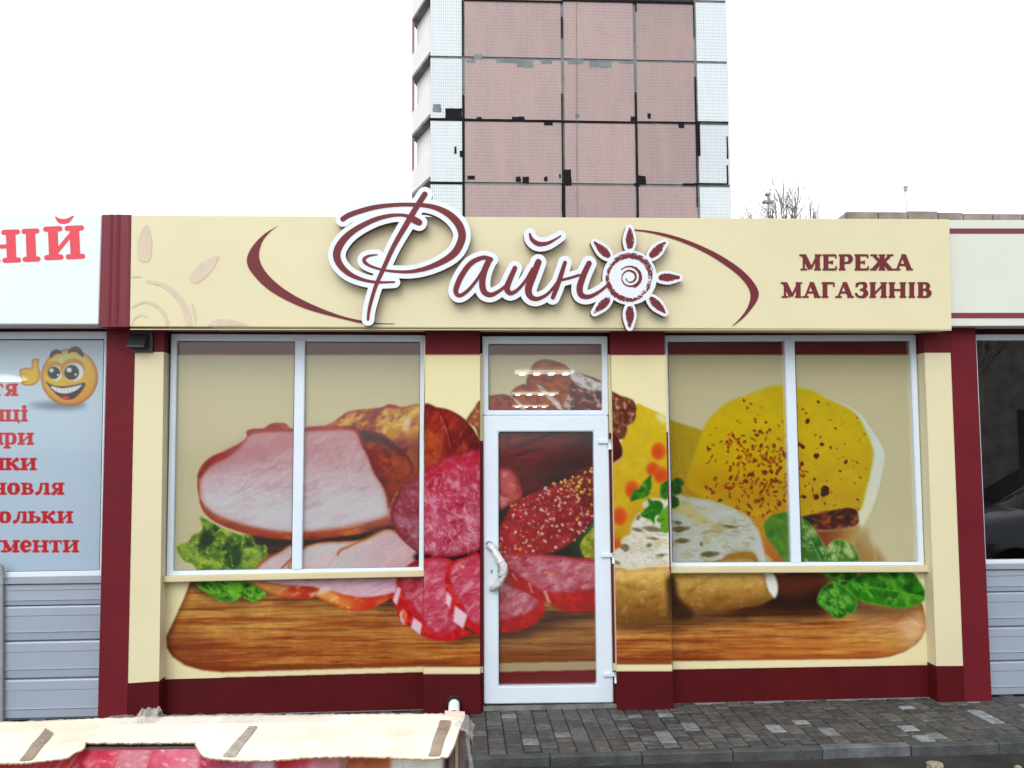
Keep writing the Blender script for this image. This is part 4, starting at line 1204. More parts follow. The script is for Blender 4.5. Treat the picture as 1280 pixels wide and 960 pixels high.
cv.blob(pt('F', [(95, 880), (250, 900), (440, 880), (440, 950), (95, 955)]), (96, 58, 22), soft=5, op=.6)
cv.blob(pt('F', [(600, 850), (800, 845), (1000, 800), (1090, 785), (1000, 850), (760, 885), (595, 900)]), (100, 60, 22), soft=4, op=.6)
cv.blob(pt('F', [(985, 350), (1012, 400), (1036, 500), (1056, 585), (1104, 655), (1122, 720), (1118, 772), (1096, 792), (1066, 740), (1044, 645), (1010, 590), (990, 500), (972, 400)]), (250, 250, 246), soft=1.2, op=.85, noise=[(.04, 5, 8, 0)], seed=173)
# parsley
G1 = [(38, 112, 22), (84, 158, 34), (18, 72, 16)]
for k, q in enumerate([[(192, 182), (205, 130), (225, 105), (240, 115), (262, 78), (285, 100), (318, 125), (290, 160), (230, 178)], [(272, 72), (295, 40), (322, 22), (326, 100), (300, 122)], [(378, 90), (400, 70), (432, 52), (436, 165), (385, 158)],
                       [(254, 268), (285, 235), (310, 212), (300, 168), (330, 180), (362, 178), (402, 210), (385, 262), (350, 280), (345, 332), (318, 300), (300, 300)], [(358, 300), (400, 240), (436, 215), (436, 372), (382, 372), (385, 330)]]):
    cv.blob(pt('F', q), G1[0] if k < 4 else (104, 168, 32), mix=[(G1[1], .5, .68, 6, 5, .6, .8), (G1[2], .52, .68, 7, 4, -.4, .8)], seed=130 + k, rag=1.2, ragscale=4, edge=(1.2, G1[1], .5))
cv.line(pt('F', [(318, 128, 3), (360, 150, 3), (400, 168, 3)]), (150, 150, 50), .9, .6)
cv.film = True
for k, q in enumerate([[(445, 75), (470, 45), (500, 38), (530, 65), (512, 100), (512, 132), (445, 140)], [(445, 150), (478, 155), (497, 178), (494, 215), (445, 225)]]):
    cv.blob(pt('F', q), (52, 84, 40), mix=[((80, 110, 56), .5, .68, 5, 4, .6, .8)], seed=140 + k, rag=1, ragscale=4)

# basil
def basil(pts, c0, c1, c2, seed, vein, film, hi=None):
    cv.film = film
    cv.blob(pts, c0, mix=[(c1, .47, .66, 12, 6, .9, .85), (c2, .52, .7, 14, 8, -.3, .8)], edge=(1.6, c1, .55), seed=seed, soft=.8)
    cv.line(vein, c1, .8, .8)
    v = catmull(vein, False, 4)
    for j in range(3, len(v) - 1, 4):
        for sgn in (-1, 1):
            dx, dy = v[j][0] - v[j - 1][0], v[j][1] - v[j - 1][1]
            L = math.hypot(dx, dy) + 1e-6
            ex, ey = dx / L, dy / L
            q = [(v[j][0], v[j][1], .5)]
            for t in range(1, 4):
                q.append((v[j][0] + (ex * .8 + sgn * -ey) * 3.0 * t, v[j][1] + (ey * .8 + sgn * ex) * 3.0 * t, .35))
            if inside(q[-1][0], q[-1][1], pts):
                cv.line(q, c1, .5, .7)
    if hi:
        for h in hi:
            cv.blob(h, c1, soft=2.2, op=.7)


basil(pt('H', [(134, 212), (165, 172), (215, 158), (262, 162), (290, 250), (285, 400), (238, 398), (182, 322), (145, 270)]), (86, 122, 60), (104, 140, 74), (70, 104, 50), 151, pt('H', [(160, 190, 1.5), (210, 290, 1.5), (255, 395, 1.5)]), True)
basil(pt('H', [(290, 180), (330, 190), (370, 225), (410, 285), (436, 345), (434, 410), (310, 410)]), (70, 108, 44), (150, 176, 116), (50, 86, 34), 152, pt('H', [(312, 200, 2), (360, 290, 2), (410, 395, 2)]), True)
basil(pt('H', [(438, 325), (465, 292), (500, 284), (550, 300), (582, 345), (586, 410), (440, 410)]), (78, 116, 46), (170, 186, 134), (52, 88, 36), 153, pt('H', [(500, 290, 2), (495, 340, 2), (480, 395, 2)]), True,
      [pt('H', [(455, 330), (480, 310), (475, 360)]), pt('H', [(520, 320), (565, 340), (560, 380), (530, 360)])])
basil(pt('H', [(415, 440), (560, 435), (592, 495), (520, 518), (470, 485)]), (30, 102, 18), (120, 190, 60), (12, 60, 10), 154, pt('H', [(430, 450, 2), (500, 480, 2), (580, 492, 2)]), False)
basil(pt('H', [(530, 505), (590, 455), (680, 435), (830, 438), (880, 485), (910, 540), (902, 580), (850, 605), (780, 616), (700, 602), (600, 582), (550, 545)]), (44, 128, 20), (104, 190, 50), (12, 66, 10), 155, pt('H', [(560, 515, 2), (680, 520, 2.5), (800, 540, 2), (895, 560, 1)]), False,
      [pt('H', [(720, 470), (770, 480), (760, 500), (720, 490)]), pt('H', [(780, 520), (840, 560), (830, 590), (790, 560)])])
basil(pt('H', [(388, 580), (405, 530), (430, 505), (462, 490), (520, 512), (572, 555), (580, 600), (570, 630), (530, 652), (486, 669), (440, 632), (405, 605)]), (40, 120, 24), (128, 200, 70), (12, 68, 12), 156, pt('H', [(470, 500, 2), (480, 570, 2.5), (488, 655, 2)]), False,
      [pt('H', [(410, 560), (440, 530), (430, 590)]), pt('H', [(510, 540), (560, 580), (540, 600)]), pt('H', [(420, 600), (460, 610), (470, 640)])])
cv.film = False

cv.dim = 1.0
# cream strip and burgundy foot below the board on every sheet
def foot(x0, ya, x1, yb, yc0, yc1):
    cv.blob([(x0, ya), (x1, yb), (x1, yc1), (x0, yc0)], CREAM, smooth=False, soft=.4)
    cv.blob([(x0, yc0), (x1, yc1), (x1, 870), (x0, 870)], (78, 22, 27), smooth=False, soft=.4)


foot(196, 843.5, 529.3, 833.4, 849.3, 840.4)
cv.blob(pt('B', [(0, 480), (140, 480), (110, 560), (50, 690), (26, 735), (28, 790), (55, 835), (115, 874), (200, 897), (290, 906), (290, 940), (0, 940)]), CREAM, smooth=False, soft=.5)
foot(529.3, 834.2, 604, 834, 843, 842.8)
cv.film = True
cv.blob([(604, 829), (764, 826), (764, 838), (604, 842)], (168, 152, 120), smooth=False, soft=.4)
cv.blob([(604, 840.5), (764, 837), (764, 870), (604, 870)], (112, 40, 52), smooth=False, soft=.4)
cv.film = False
foot(764, 831, 840.6, 830.7, 839.6, 839.4)
foot(840.6, 827, 1215, 822.5, 837, 831)
cv.blob([(840.6, 827.3), (1090, 824.2), (1112, 821), (1130, 815), (1145, 806), (1153, 797), (1158, 786), (1175, 760), (1215, 760), (1215, 830.5), (1166, 831.2), (840.6, 836.8)], CREAM, smooth=False, soft=.5)


# ------------------------------------------------------------------ ground, pavement, kerb
PAV_Y = PZ(760, 944, 0.0).y        # front edge of the pavement
YW = -0.10                         # front plane of posts and pilasters
ROAD_Z = -0.062


def ground_mat(name, c1, c2, scale, bump, rough=0.95):
    mt = mat(name, c1, rough, 0.2, var=0.5, scale=scale, bump=bump, bscale=scale * 12, dirt=c2)
    return mt


M['asphalt'] = ground_mat('worn_asphalt', (0.040, 0.037, 0.033), (0.014, 0.014, 0.013), 2.2, 0.6)
gx, gy = np.meshgrid(np.concatenate([[-400, -60, -12], np.linspace(-6, 8, 120), [14, 60, 400]]), np.concatenate([[-400, -60, -14], np.linspace(-7, PAV_Y - 0.04, 60), [PAV_Y + .3, 60, 400]]))
gz = np.full(gx.shape, ROAD_Z)
near = (np.abs(gx) < 9) & (gy > -8) & (gy < PAV_Y)
gz = gz + np.where(near, (fbm(gx * 10, gy * 10, 4.0, seed=4) - .5) * 0.022 + np.clip((gy - (PAV_Y - .5)) / .5, 0, 1) * 0.012, 0)
ny, nx = gx.shape
idx = np.arange(nx * ny).reshape(ny, nx)
me = mesh('ground', np.stack([gx.ravel(), gy.ravel(), gz.ravel()], 1), np.stack([idx[:-1, :-1], idx[:-1, 1:], idx[1:, 1:], idx[1:, :-1]], -1).reshape(-1, 4).tolist())
tag(link('ground', me, M['asphalt'], smooth=True), kind='structure')

M['road'] = ground_mat('pale_bounce_road', (0.21, 0.205, 0.195), (0.15, 0.147, 0.14), 1.2, 0.3)  # unseen road kept pale so it bounces light up under the sign
tag(box('road', -60, 60, -60, PAV_Y - 0.75, ROAD_Z - .3, ROAD_Z + .03, M['road']), kind='structure')
pav = empty('pavement', (0, 0, 0))
tag(pav, kind='structure')
M['joint'] = mat('paving_sand', (0.05, 0.047, 0.042), 0.95, 0.1, var=0.4, scale=30)
box('bedding', -7, 8, PAV_Y + 0.062, 0.12, ROAD_Z - 0.05, -0.012, M['joint'], pav)


def paver_mat(island=False):
    mt = bpy.data.materials.new('paver_concrete')
    mt.use_nodes = True
    N, L = mt.node_tree.nodes, mt.node_tree.links
    b = N['Principled BSDF']
    b.inputs['Roughness'].default_value = 0.62
    b.inputs['Specular IOR Level'].default_value = 0.4
    oi = N.new('ShaderNodeObjectInfo')
    rp = N.new('ShaderNodeValToRGB')
    rp.color_ramp.interpolation = 'CONSTANT'
    cs = [(0, (0.060, 0.060, 0.058)), (.2, (0.074, 0.073, 0.068)), (.38, (0.050, 0.052, 0.052)), (.55, (0.086, 0.084, 0.077)), (.7, (0.064, 0.066, 0.066)), (.84, (0.105, 0.105, 0.10)), (.93, (0.17, 0.185, 0.20)), (.975, (0.23, 0.25, 0.27))]
    e = rp.color_ramp.elements
    e[0].position, e[0].color = cs[0][0], (*cs[0][1], 1)
    e[1].position, e[1].color = cs[1][0], (*cs[1][1], 1)
    for p_, c in cs[2:]:
        q = e.new(p_)
        q.color = (*c, 1)
    geo = N.new('ShaderNodeNewGeometry')
    L.new(geo.outputs['Random Per Island'] if island else oi.outputs['Random'], rp.inputs['Fac'])
    nz = N.new('ShaderNodeTexNoise')
    nz.inputs['Scale'].default_value = 24
    nz.inputs['Detail'].default_value = 7
    nz.inputs['Roughness'].default_value = .65
    L.new(geo.outputs['Position'], nz.inputs['Vector'])
    r2 = N.new('ShaderNodeValToRGB')
    r2.color_ramp.elements[0].position, r2.color_ramp.elements[1].position = .36, .72
    r2.color_ramp.elements[0].color, r2.color_ramp.elements[1].color = (.6, .6, .6, 1), (1.5, 1.49, 1.46, 1)
    L.new(nz.outputs['Fac'], r2.inputs['Fac'])
    mx = N.new('ShaderNodeMix')
    mx.data_type = 'RGBA'
    mx.blend_type = 'MULTIPLY'
    mx.inputs[0].default_value = 1
    L.new(rp.outputs[0], mx.inputs[6])
    L.new(r2.outputs[0], mx.inputs[7])
    # pale blotchy patches
    n3 = N.new('ShaderNodeTexNoise')
    n3.inputs['Scale'].default_value = 5.5
    n3.inputs['Detail'].default_value = 8
    n3.inputs['Roughness'].default_value = .7
    L.new(geo.outputs['Position'], n3.inputs['Vector'])
    r3 = N.new('ShaderNodeValToRGB')
    r3.color_ramp.elements[0].position, r3.color_ramp.elements[1].position = .62, .72
    L.new(n3.outputs['Fac'], r3.inputs['Fac'])
    m2 = N.new('ShaderNodeMix')
    m2.data_type = 'RGBA'
    L.new(r3.outputs[0], m2.inputs[0])
    L.new(mx.outputs[2], m2.inputs[6])
    m2.inputs[7].default_value = (0.16, 0.17, 0.185, 1)
    L.new(m2.outputs[2], b.inputs['Base Color'])
    n2 = N.new('ShaderNodeTexNoise')
    n2.inputs['Scale'].default_value = 160
    L.new(geo.outputs['Position'], n2.inputs['Vector'])
    bp = N.new('ShaderNodeBump')
    bp.inputs['Strength'].default_value = .35
    bp.inputs['Distance'].default_value = .004
    L.new(n2.outputs['Fac'], bp.inputs['Height'])
    L.new(bp.outputs[0], b.inputs['Normal'])
    return mt


M['paver'] = paver_mat()
M['paver_field'] = paver_mat(True)
PW = 0.0965


def paver_vf(w, l):
    a, b = w / 2 - .0022, l / 2 - .0022
    h = 0.005
    V = [(-a, -b, -.02), (a, -b, -.02), (a, b, -.02), (-a, b, -.02), (-a, -b, -h), (a, -b, -h), (a, b, -h), (-a, b, -h), (-a + h, -b + h, 0), (a - h, -b + h, 0), (a - h, b - h, 0), (-a + h, b - h, 0)]
    F = []
    for s in (0, 4):
        for k in range(4):
            j = (k + 1) % 4
            F.append([s + k, s + j, s + 4 + j, s + 4 + k])
    F.append([8, 9, 10, 11])
    return V, F


PLEN = [0.064, 0.0965, 0.13]
PM = []
for l in PLEN:
    q = mesh('paver', *paver_vf(PW, l))
    q.materials.append(M['paver'])
    PM.append(q)
rp_ = random.Random(3)
specs = []
x = -5.5
while x < 5.5:
    y = 0.03 - rp_.uniform(0, .05)
    while y > PAV_Y + 0.062:
        k = rp_.choices([0, 1, 2], [.25, .45, .3])[0]
        if y - PLEN[k] < PAV_Y + 0.058:
            k = 0
            if y - PLEN[0] < PAV_Y + 0.045:
                break
        specs.append((x, y - PLEN[k] / 2, k))
        y -= PLEN[k]
    x += PW


def in_view(q):
    d = Vector((q[0], q[1], 0)) - CAM
    f = d.dot(AF)
    u, v = 640 + FPX * d.dot(AR) / f, 480 - FPX * d.dot(AU) / f
    return 575 < u < 1290 and v < 966


specs.sort(key=lambda q: (not in_view(q), (Vector((q[0], q[1], 0)) - CAM).length))
V, F = [], []
for n_, (x, y, k) in enumerate(specs):
    rot = (rp_.uniform(-.012, .012), rp_.uniform(-.012, .012), rp_.uniform(-.012, .012))
    z = rp_.uniform(-.003, .002)
    if n_ < 298 and in_view((x, y)):
        o = bpy.data.objects.new('paver', PM[k])
        COL.objects.link(o)
        o.location = (x, y, z)
        o.rotation_euler = rot
        o.parent = pav
    else:
        v, f = paver_vf(PW, PLEN[k])
        b0 = len(V)
        V += [(p[0] + x, p[1] + y, p[2] + z) for p in v]
        F += [[b0 + i for i in q] for q in f]
o = link('paver_field', mesh('paver_field', V, F), M['paver_field'], pav)
o['kind'] = 'stuff'
M['kerb'] = mat('kerb_concrete', (0.072, 0.078, 0.080), 0.8, 0.25, var=0.55, scale=7, bump=0.35, bscale=60, dirt=(0.038, 0.041, 0.042))
M['kerb_pale'] = mat('kerb_concrete_pale', (0.12, 0.128, 0.132), 0.8, 0.25, var=0.6, scale=9, bump=0.35, bscale=60, dirt=(0.05, 0.054, 0.056))
x = -6.0
k = 0
while x < 7.5:
    l = 0.498
    o = box('kerb_stone', x, x + l - .004, PAV_Y + rp_.uniform(-.004, .004), PAV_Y + 0.058, ROAD_Z - .1, rp_.uniform(.001, .006), M['kerb_pale'] if k % 5 == 1 else M['kerb'], pav, .006)
    x += l
    k += 1
# stone chips on the road by the kerb
M['chip'] = mat('pale_rubble', (0.34, 0.30, 0.22), 0.95, 0.1, var=0.4, scale=40, bump=.5, bscale=80)
def pebble(name, loc, r, seed):
    bm = bmesh.new()
    bmesh.ops.create_icosphere(bm, subdivisions=2, radius=1)
    rr = random.Random(seed)
    for v in bm.verts:
        v.co *= rr.uniform(.78, 1.12)
        v.co = Vector((v.co.x * r, v.co.y * r * .8, v.co.z * r * .6))
    me = bpy.data.meshes.new(name)
    bm.to_mesh(me)
    bm.free()
    o = link(name, me, M['chip'])
    o.location = loc
    return o
q = PZ(1168, 955, ROAD_Z + .03)
tag(pebble('rubble_stone', (q.x, q.y, ROAD_Z + .02), .045, 5), 'pale crumbly stone lying on the road below the kerb', 'stone')
q = PZ(1272, 957, ROAD_Z + .02)
tag(pebble('rubble_stone', (q.x, q.y, ROAD_Z + .01), .02, 6), 'small yellowish stone chip on the road at the right picture edge', 'stone')

# ------------------------------------------------------------------ the shop
shop = tag(empty('shop_pavilion', (0.5, 0.0, 0)), 'cream and burgundy shop front with food picture printed across windows, door and panels', 'shop')
ZT = P(640, 417, 0).z
ROOF = P(640, 300, -0.25).z
XL, XR = P(168, 650, YW).x, P(1190, 650, YW).x
for nm, a in [('side_wall', (XL - .02, XL + .1, .06, 12, 0, ROOF - .2)), ('side_wall', (XR - .12, XR - .02, .06, 12, 0, ROOF - .2)), ('back_wall', (XL + .1, XR - .12, 11.8, 12, 0, ROOF - .2)), ('room_floor', (XL + .1, XR - .12, .12, 11.8, .0, .03)), ('ceiling', (XL + .1, XR - .12, .14, 11.8, ZT + .02, ZT + .08))]:
    box(nm, *a, M['inner'], shop)
box('roof', XL - .02, XR - .02, -.2, 12, ROOF - .19, ROOF - .1, M['concrete'], shop)
# header above windows and the soffit of the fascia
hz = P(640, 414, 0).z
YS0 = -.25
zf = min(P(163, 408.2, -.25).z, P(1190, 412, -.25).z)
box('soffit', XL - .05, P(1188.5, 412, YS0).x, -.235, .0, zf + .012, zf + .03, M['soffit'], shop)
box('window_header', XL - .0, XR - .02, .0, .1, P(640, 421, 0).z, ROOF - .2, M['burg_base'], shop)


def post(px, Y=YW, base_y=None):
    pass


# outer posts: burgundy cap, cream post, burgundy base
def stack(xs_t, xs_b, ys, names, mats, Yf, Yb, zlast=0.0, yb_r=None):
    """a post cut into pieces; xs_t/xs_b left/right pixels at the top and bottom row, ys = list of (y_left, y_right)"""
    (y0l, y0r), (y1l, y1r) = ys[0], ys[-1]
    def X(side, y):
        a, b = (xs_t[side], xs_b[side])
        ya, yb = (ys[0][side], ys[-1][side])
        return a + (b - a) * (y - ya) / (yb - ya)
    for k, (nm, mt) in enumerate(zip(names, mats)):
        (al, ar), (bl, br) = ys[k], ys[k + 1]
        qb(nm, [(X(0, al), al), (X(1, ar), ar), (X(1, br), br), (X(0, bl), bl)], Yf, Yb, mt, shop, zmin=(zlast if k == len(names) - 1 else None))


stack((169.3, 205.2), (158.9, 198.2), [(405, 405), (440, 440), (854, 851.5), (902, 899)], ['post_cap', 'post', 'post_base'], [M['burg'], M['cream'], M['burg_base']], YW, .06)
stack((1154.5, 1187.0), (1172, 1205.6), [(406, 406), (441, 441), (832.5, 832.3), (874, 872)], ['post_cap', 'post', 'post_base'], [M['burg'], M['cream'], M['burg_base']], YW, .06)
stack((134, 169.1), (122, 158.7), [(405, 405), (904, 902)], ['corner_pillar'], [M['burg']], YW - .003, .06)
stack((1187.2, 1219), (1205.8, 1239.5), [(406, 406), (873, 871)], ['corner_pillar'], [M['burg']], YW - .003, .06)

# printed pilasters on both sides of the door
def pilaster(c, cap_y, base_y, strip):
    top = [(c[0][0] - .2, cap_y), (c[1][0] - .2, cap_y), (c[1][0], c[1][1] - .15), (c[0][0], c[0][1] - .15)]
    qb('pilaster_cap', top, YW - .004, .06, M['burg'], shop)
    pl = qb('pilaster', c, YW, .06, M['cream'], shop)
    print_grid('printed_sheet', c, YW - .003, cv, M['print'], pl, 1.0)
    qb('pilaster_base', [c[3], c[2], (c[2][0] + 1.6, base_y), (c[3][0] + (0.4 if c[3][0] < 640 else 1.4), base_y)], YW, .06, M['burg_base'], shop, zmin=0.0)
pilaster([(531.5, 442.2), (600, 442), (600, 843), (529.2, 843.2)], 405, 890, None)
pilaster([(764, 443.5), (831, 443.5), (840.5, 839.5), (771, 839.6)], 405, 884, None)
# narrow return strips beside the door and windows
for nm, c, mt, Y0 in [('corner_strip', [(599.9, 442), (603.4, 442), (603.6, 551), (600, 551)], M['cream_trim'], -.06), ('corner_strip', [(600, 551.3), (603.6, 551.3), (604, 833), (600, 833)], M['burg'], -.06),
                      ('corner_strip', [(600, 833.3), (604, 833.3), (604, 841), (600, 841)], M['cream_trim'], -.06), ('corner_strip', [(600, 841.3), (604, 841.3), (604.2, 885), (600, 885)], M['burg_base'], -.06),
                      ('corner_strip', [(760.3, 443), (764.6, 443), (766, 541), (761.8, 541)], M['cream_trim'], -.05), ('corner_strip', [(761.8, 541.3), (766, 541.3), (772, 829), (766.6, 829)], M['burg'], -.05),
                      ('corner_strip', [(766.6, 829.3), (772, 829.3), (772, 838.5), (766.8, 838.5)], M['cream_trim'], -.05), ('corner_strip', [(766.8, 838.8), (772, 838.8), (773, 882), (767.5, 882)], M['burg_base'], -.05)]:
    qb(nm, c, Y0, .05, mt, shop, zmin=0.0 if c[2][1] > 880 else None)
qb('corner_strip', [(530.2, 420), (531.7, 420), (529.5, 549), (528.4, 549)], -.104, -.06, M['cream_trim'], shop)
qb('corner_strip', [(830.8, 443.5), (833.4, 443.5), (835.6, 540), (833, 540)], -.104, -.04, M['cream_trim'], shop)
qb('corner_strip', [(833, 540.3), (834.9, 540.3), (838.6, 716), (837, 716)], -.104, -.04, M['burg'], shop)

# panels below the windows with the print, burgundy foot, metal flashing
for c, b in [([(203, 727.5), (529.3, 720.5), (529.3, 840.4), (203, 849.2)], (893.5, 887.5)), ([(838.2, 716), (1164, 715), (1167, 831.3), (841, 837)], (882, 875))]:
    pn = qb('stall_panel', c, .012, .06, M['cream'], shop)
    print_grid('printed_sheet', c, .009, cv, M['print'], pn, 1.0)
    qb('foot_board', [c[3], c[2], (c[2][0] + 1, b[1]), (c[3][0] - 1, b[0])], .012, .06, M['burg_base'], shop)
    p0, p1 = P(c[3][0], b[0], .012), P(c[2][0], b[1], .012)
    box('plinth_flashing', p0.x, p1.x, .004, .05, 0.0, min(p0.z, p1.z) + .004, M['metal_grey'], shop)


# windows: frame, mullion, two printed panes, sill
def window(outer, inner, mull, sill, parent, panes):
    fr = ring('window', outer, inner, -.012, .05, M['pvc'], parent)
    if mull:
        qb('mullion', mull, -.016, .05, M['pvc'], fr, .004)
    for c in panes:
        c2 = [(c[0][0] - 1.2, c[0][1] - 1.2), (c[1][0] + 1.2, c[1][1] - 1.2), (c[2][0] + 1.2, c[2][1] + 1.2), (c[3][0] - 1.2, c[3][1] + 1.2)]
        print_grid('pane', c2, .016, cv, M['film'], fr, 1.0)
        # black glazing gasket
        ring('gasket', [(c[0][0] - .6, c[0][1] - .6), (c[1][0] + .6, c[1][1] - .6), (c[2][0] + .6, c[2][1] + .6), (c[3][0] - .6, c[3][1] + .6)],
             [(c[0][0] + .55, c[0][1] + .9), (c[1][0] - .55, c[1][1] + .9), (c[2][0] - .55, c[2][1] - .6), (c[3][0] + .55, c[3][1] - .6)], .002, .014, M['black_plastic'], fr, 0)
    qb('sill', sill, -.055, .01, M['cream_trim'], fr, .004)
    return fr


window([(213.8, 417.3), (530.5, 419), (529.6, 713.6), (207.8, 720)], [(221, 426), (525.4, 427.2), (523.8, 709.2), (215.8, 713.8)], [(368.8, 424), (381.4, 424), (377.2, 712), (364.7, 712)],
       [(204.5, 720.4), (530.6, 713.8), (530.2, 720.9), (203, 728)], shop, [[(221, 426), (368.7, 426.4), (364.7, 711.7), (215.8, 713.8)], [(381.4, 426.5), (525.4, 427.2), (523.8, 709.2), (377.2, 711.5)]])
window([(831, 419.3), (1144.8, 418.2), (1155.6, 706.8), (836.5, 708.9)], [(834.4, 427), (1138.1, 426), (1148.6, 702.3), (840.6, 703.4)], [(980.7, 423), (993.2, 423), (1001.8, 704), (989.5, 704)],
       [(837.4, 709), (1161, 707), (1162.6, 715.3), (837.6, 716.6)], shop, [[(834.4, 427), (980.7, 426.5), (989.5, 703), (840.6, 703.4)], [(993.2, 426.4), (1138.1, 426), (1148.6, 702.3), (1001.8, 703)]])
# screw heads on the frame foot
M['screw'] = mat('screw', (0.25, 0.25, 0.25), .4, .5, .6)

# door: transom with frame, leaf with pane, hinges, wrapped handle
tr = ring('transom_window', [(603, 420.3), (759.3, 420.3), (760.5, 519), (603.6, 519)], [(610.4, 429.8), (752.3, 429.8), (753.2, 512.8), (610.5, 512.8)], -.03, .05, M['pvc'], shop)
print_grid('pane', [(609, 428.5), (753.8, 428.5), (754.6, 514), (609.2, 514)], .012, cv, M['film'], tr, 1.0)
ring('gasket', [(609.6, 429), (753, 429), (754, 513.5), (609.8, 513.5)], [(611, 430.7), (751.7, 430.7), (752.6, 512.2), (611, 512.2)], .0, .010, M['black_plastic'], tr, 0)
leaf = ring('door', [(604.2, 519.4), (760.3, 519.2), (766.8, 878.3), (605.2, 880.2)], [(622.9, 539.6), (741.9, 539.2), (746.4, 857), (623.4, 858.5)], -.045, .03, M['pvc'], shop, .006)
print_grid('pane', [(621.6, 538.3), (743.2, 538), (747.8, 858.3), (622.1, 859.8)], .0, cv, M['film'], leaf, 1.0)
ring('gasket', [(622.2, 538.8), (742.6, 538.5), (747.1, 857.8), (622.7, 859.2)], [(623.6, 540.7), (741.2, 540.2), (745.6, 856.4), (624, 857.8)], -.012, -.002, M['black_plastic'], leaf, 0)
for hx, hy in [(757, 552), (761.8, 694), (764.8, 843)]:
    p = P(hx, hy, -.05)
    box('hinge', p.x - .052, p.x + .022, -.062, -.046, p.z - .012, p.z + .012, M['pvc'], leaf, .003)
    hk = link('hinge_barrel', tube_mesh([([(p.x + .026, -.062, p.z - .05), (p.x + .026, -.062, p.z + .016)], .0125)], 12), M['pvc'], leaf, True)
# threshold
p0, p1 = P(604, 881, -.05), P(768, 879, -.05)
box('threshold', p0.x, p1.x + .02, -.052, .1, 0.0, min(p0.z, p1.z) - .004, M['concrete'], shop)
# keyhole plate and bow handle wrapped in white film
p = P(614.5, 714, -.047)
box('lock_plate', p.x - .006, p.x + .006, -.049, -.044, p.z - .012, p.z + .012, M['metal_grey'], leaf, .001)
M['wrap'] = mat('white_wrapping', (0.62, 0.63, 0.64), 0.35, 0.5, var=0.25, scale=30, bump=.6, bscale=35)
hp = [P(*q, -.05) for q in [(611.5, 682), (617, 686), (624, 698), (628.5, 707), (627.5, 718), (621, 731), (613.5, 735)]]
dep = [-.052, -.085, -.115, -.122, -.118, -.09, -.052]
hv = [(h.x, d, h.z) for h, d in zip(hp, dep)]
hs = catmull([(*v, r) for v, r in zip(hv, [.022, .020, .024, .027, .024, .022, .019])], False, 6)
me = tube_mesh([([q[:3] for q in hs], [q[3] for q in hs])], 14)
rr = random.Random(2)
for v in me.vertices:
    v.co.x += rr.uniform(-.0035, .0035); v.co.z += rr.uniform(-.0035, .0035); v.co.y += rr.uniform(-.003, .003)
o = link('handle', me, M['wrap'], leaf, True)
o['label'] = 'bow door handle still wrapped in white film'
hk = link('handle_rose', tube_mesh([([(hv[0][0], -.046, hv[0][2] + .006), (hv[0][0], -.062, hv[0][2] + .006)], .026)], 16), M['wrap'], leaf, True)

# ------------------------------------------------------------------ ceiling lights in the room
M['lamp_on'] = bpy.data.materials.new('lamp_diffuser')
M['lamp_on'].use_nodes = True
b = M['lamp_on'].node_tree.nodes['Principled BSDF']
b.inputs['Base Color'].default_value = (.9, .9, .9, 1)
b.inputs['Emission Color'].default_value = (1, .97, .82, 1)
b.inputs['Emission Strength'].default_value = 4.0
M['lamp_body'] = mat('lamp_reflector', (0.75, 0.77, 0.68), .3, .5)
b = M['lamp_body'].node_tree.nodes['Principled BSDF']
b.inputs['Emission Color'].default_value = (.95, 1, .78, 1)
b.inputs['Emission Strength'].default_value = 0.75  # reflector emits a little itself to look lit by its tubes
ZL = ZT - .03
first = ['nearest', 'middle', 'farthest']
for k, (y, xa, xb) in enumerate([(467, 644, 716), (493, 640, 697), (508.5, 641, 685)]):
    a, b2 = PZ(xa, y, ZL), PZ(xb, y, ZL)
    t = tag(empty('ceiling_light', ((a.x + b2.x) / 2, a.y, ZL)), 'ceiling light with four bright cells seen through the transom film, %s of three rows' % first[k], 'ceiling light', 'ceiling lights in the shop')
    w = (b2.x - a.x)
    dpt = w * .30
    box('housing', a.x, b2.x, a.y - dpt / 2, a.y + dpt / 2, ZL, ZL + .03, M['lamp_body'], t)
    for j in range(4):
        xc = a.x + w * (j + .5) / 4
        box('tube', xc - w * .045, xc + w * .045, a.y - dpt * .42, a.y + dpt * .42, ZL - .012, ZL - .002, M['lamp_on'], t)

# vent hood on the left post
vh = tag(empty('vent_hood', P(177, 440, YW - .004)), 'black plastic vent hood fixed under the sign beside the left post', 'vent')
qb('back_plate', [(165.5, 415.5), (191, 415.5), (190.5, 440.3), (165, 440.3)], YW - .02, YW - .004, M['black_plastic'], vh, .002)
f0, f1, f2, f3 = P(166, 417.5, YW), P(187.5, 417.5, YW), P(186.5, 436.5, YW), P(165.5, 436.5, YW)
V = [(f0.x, YW - .021, f0.z), (f1.x, YW - .021, f1.z), (f1.x, YW - .021, f2.z), (f0.x, YW - .021, f2.z), (f0.x - .004, YW - .035, f0.z - .01), (f1.x, YW - .035, f1.z - .01), (f1.x - .006, YW - .085, f2.z + .014), (f0.x - .004, YW - .085, f2.z + .014), (f1.x - .006, YW - .085, f2.z + .006), (f0.x - .004, YW - .085, f2.z + .006)]
me = mesh('hood', V, [[0, 1, 5, 4], [4, 5, 6, 7], [7, 6, 8, 9], [0, 4, 7, 9, 3], [1, 2, 8, 6, 5], [9, 8, 2, 3]])
fix_normals(me)
M['hood'] = mat('black_hood', (0.03, 0.033, 0.04), .3, .5, var=.2, scale=15)
link('hood', me, M['hood'], vh)
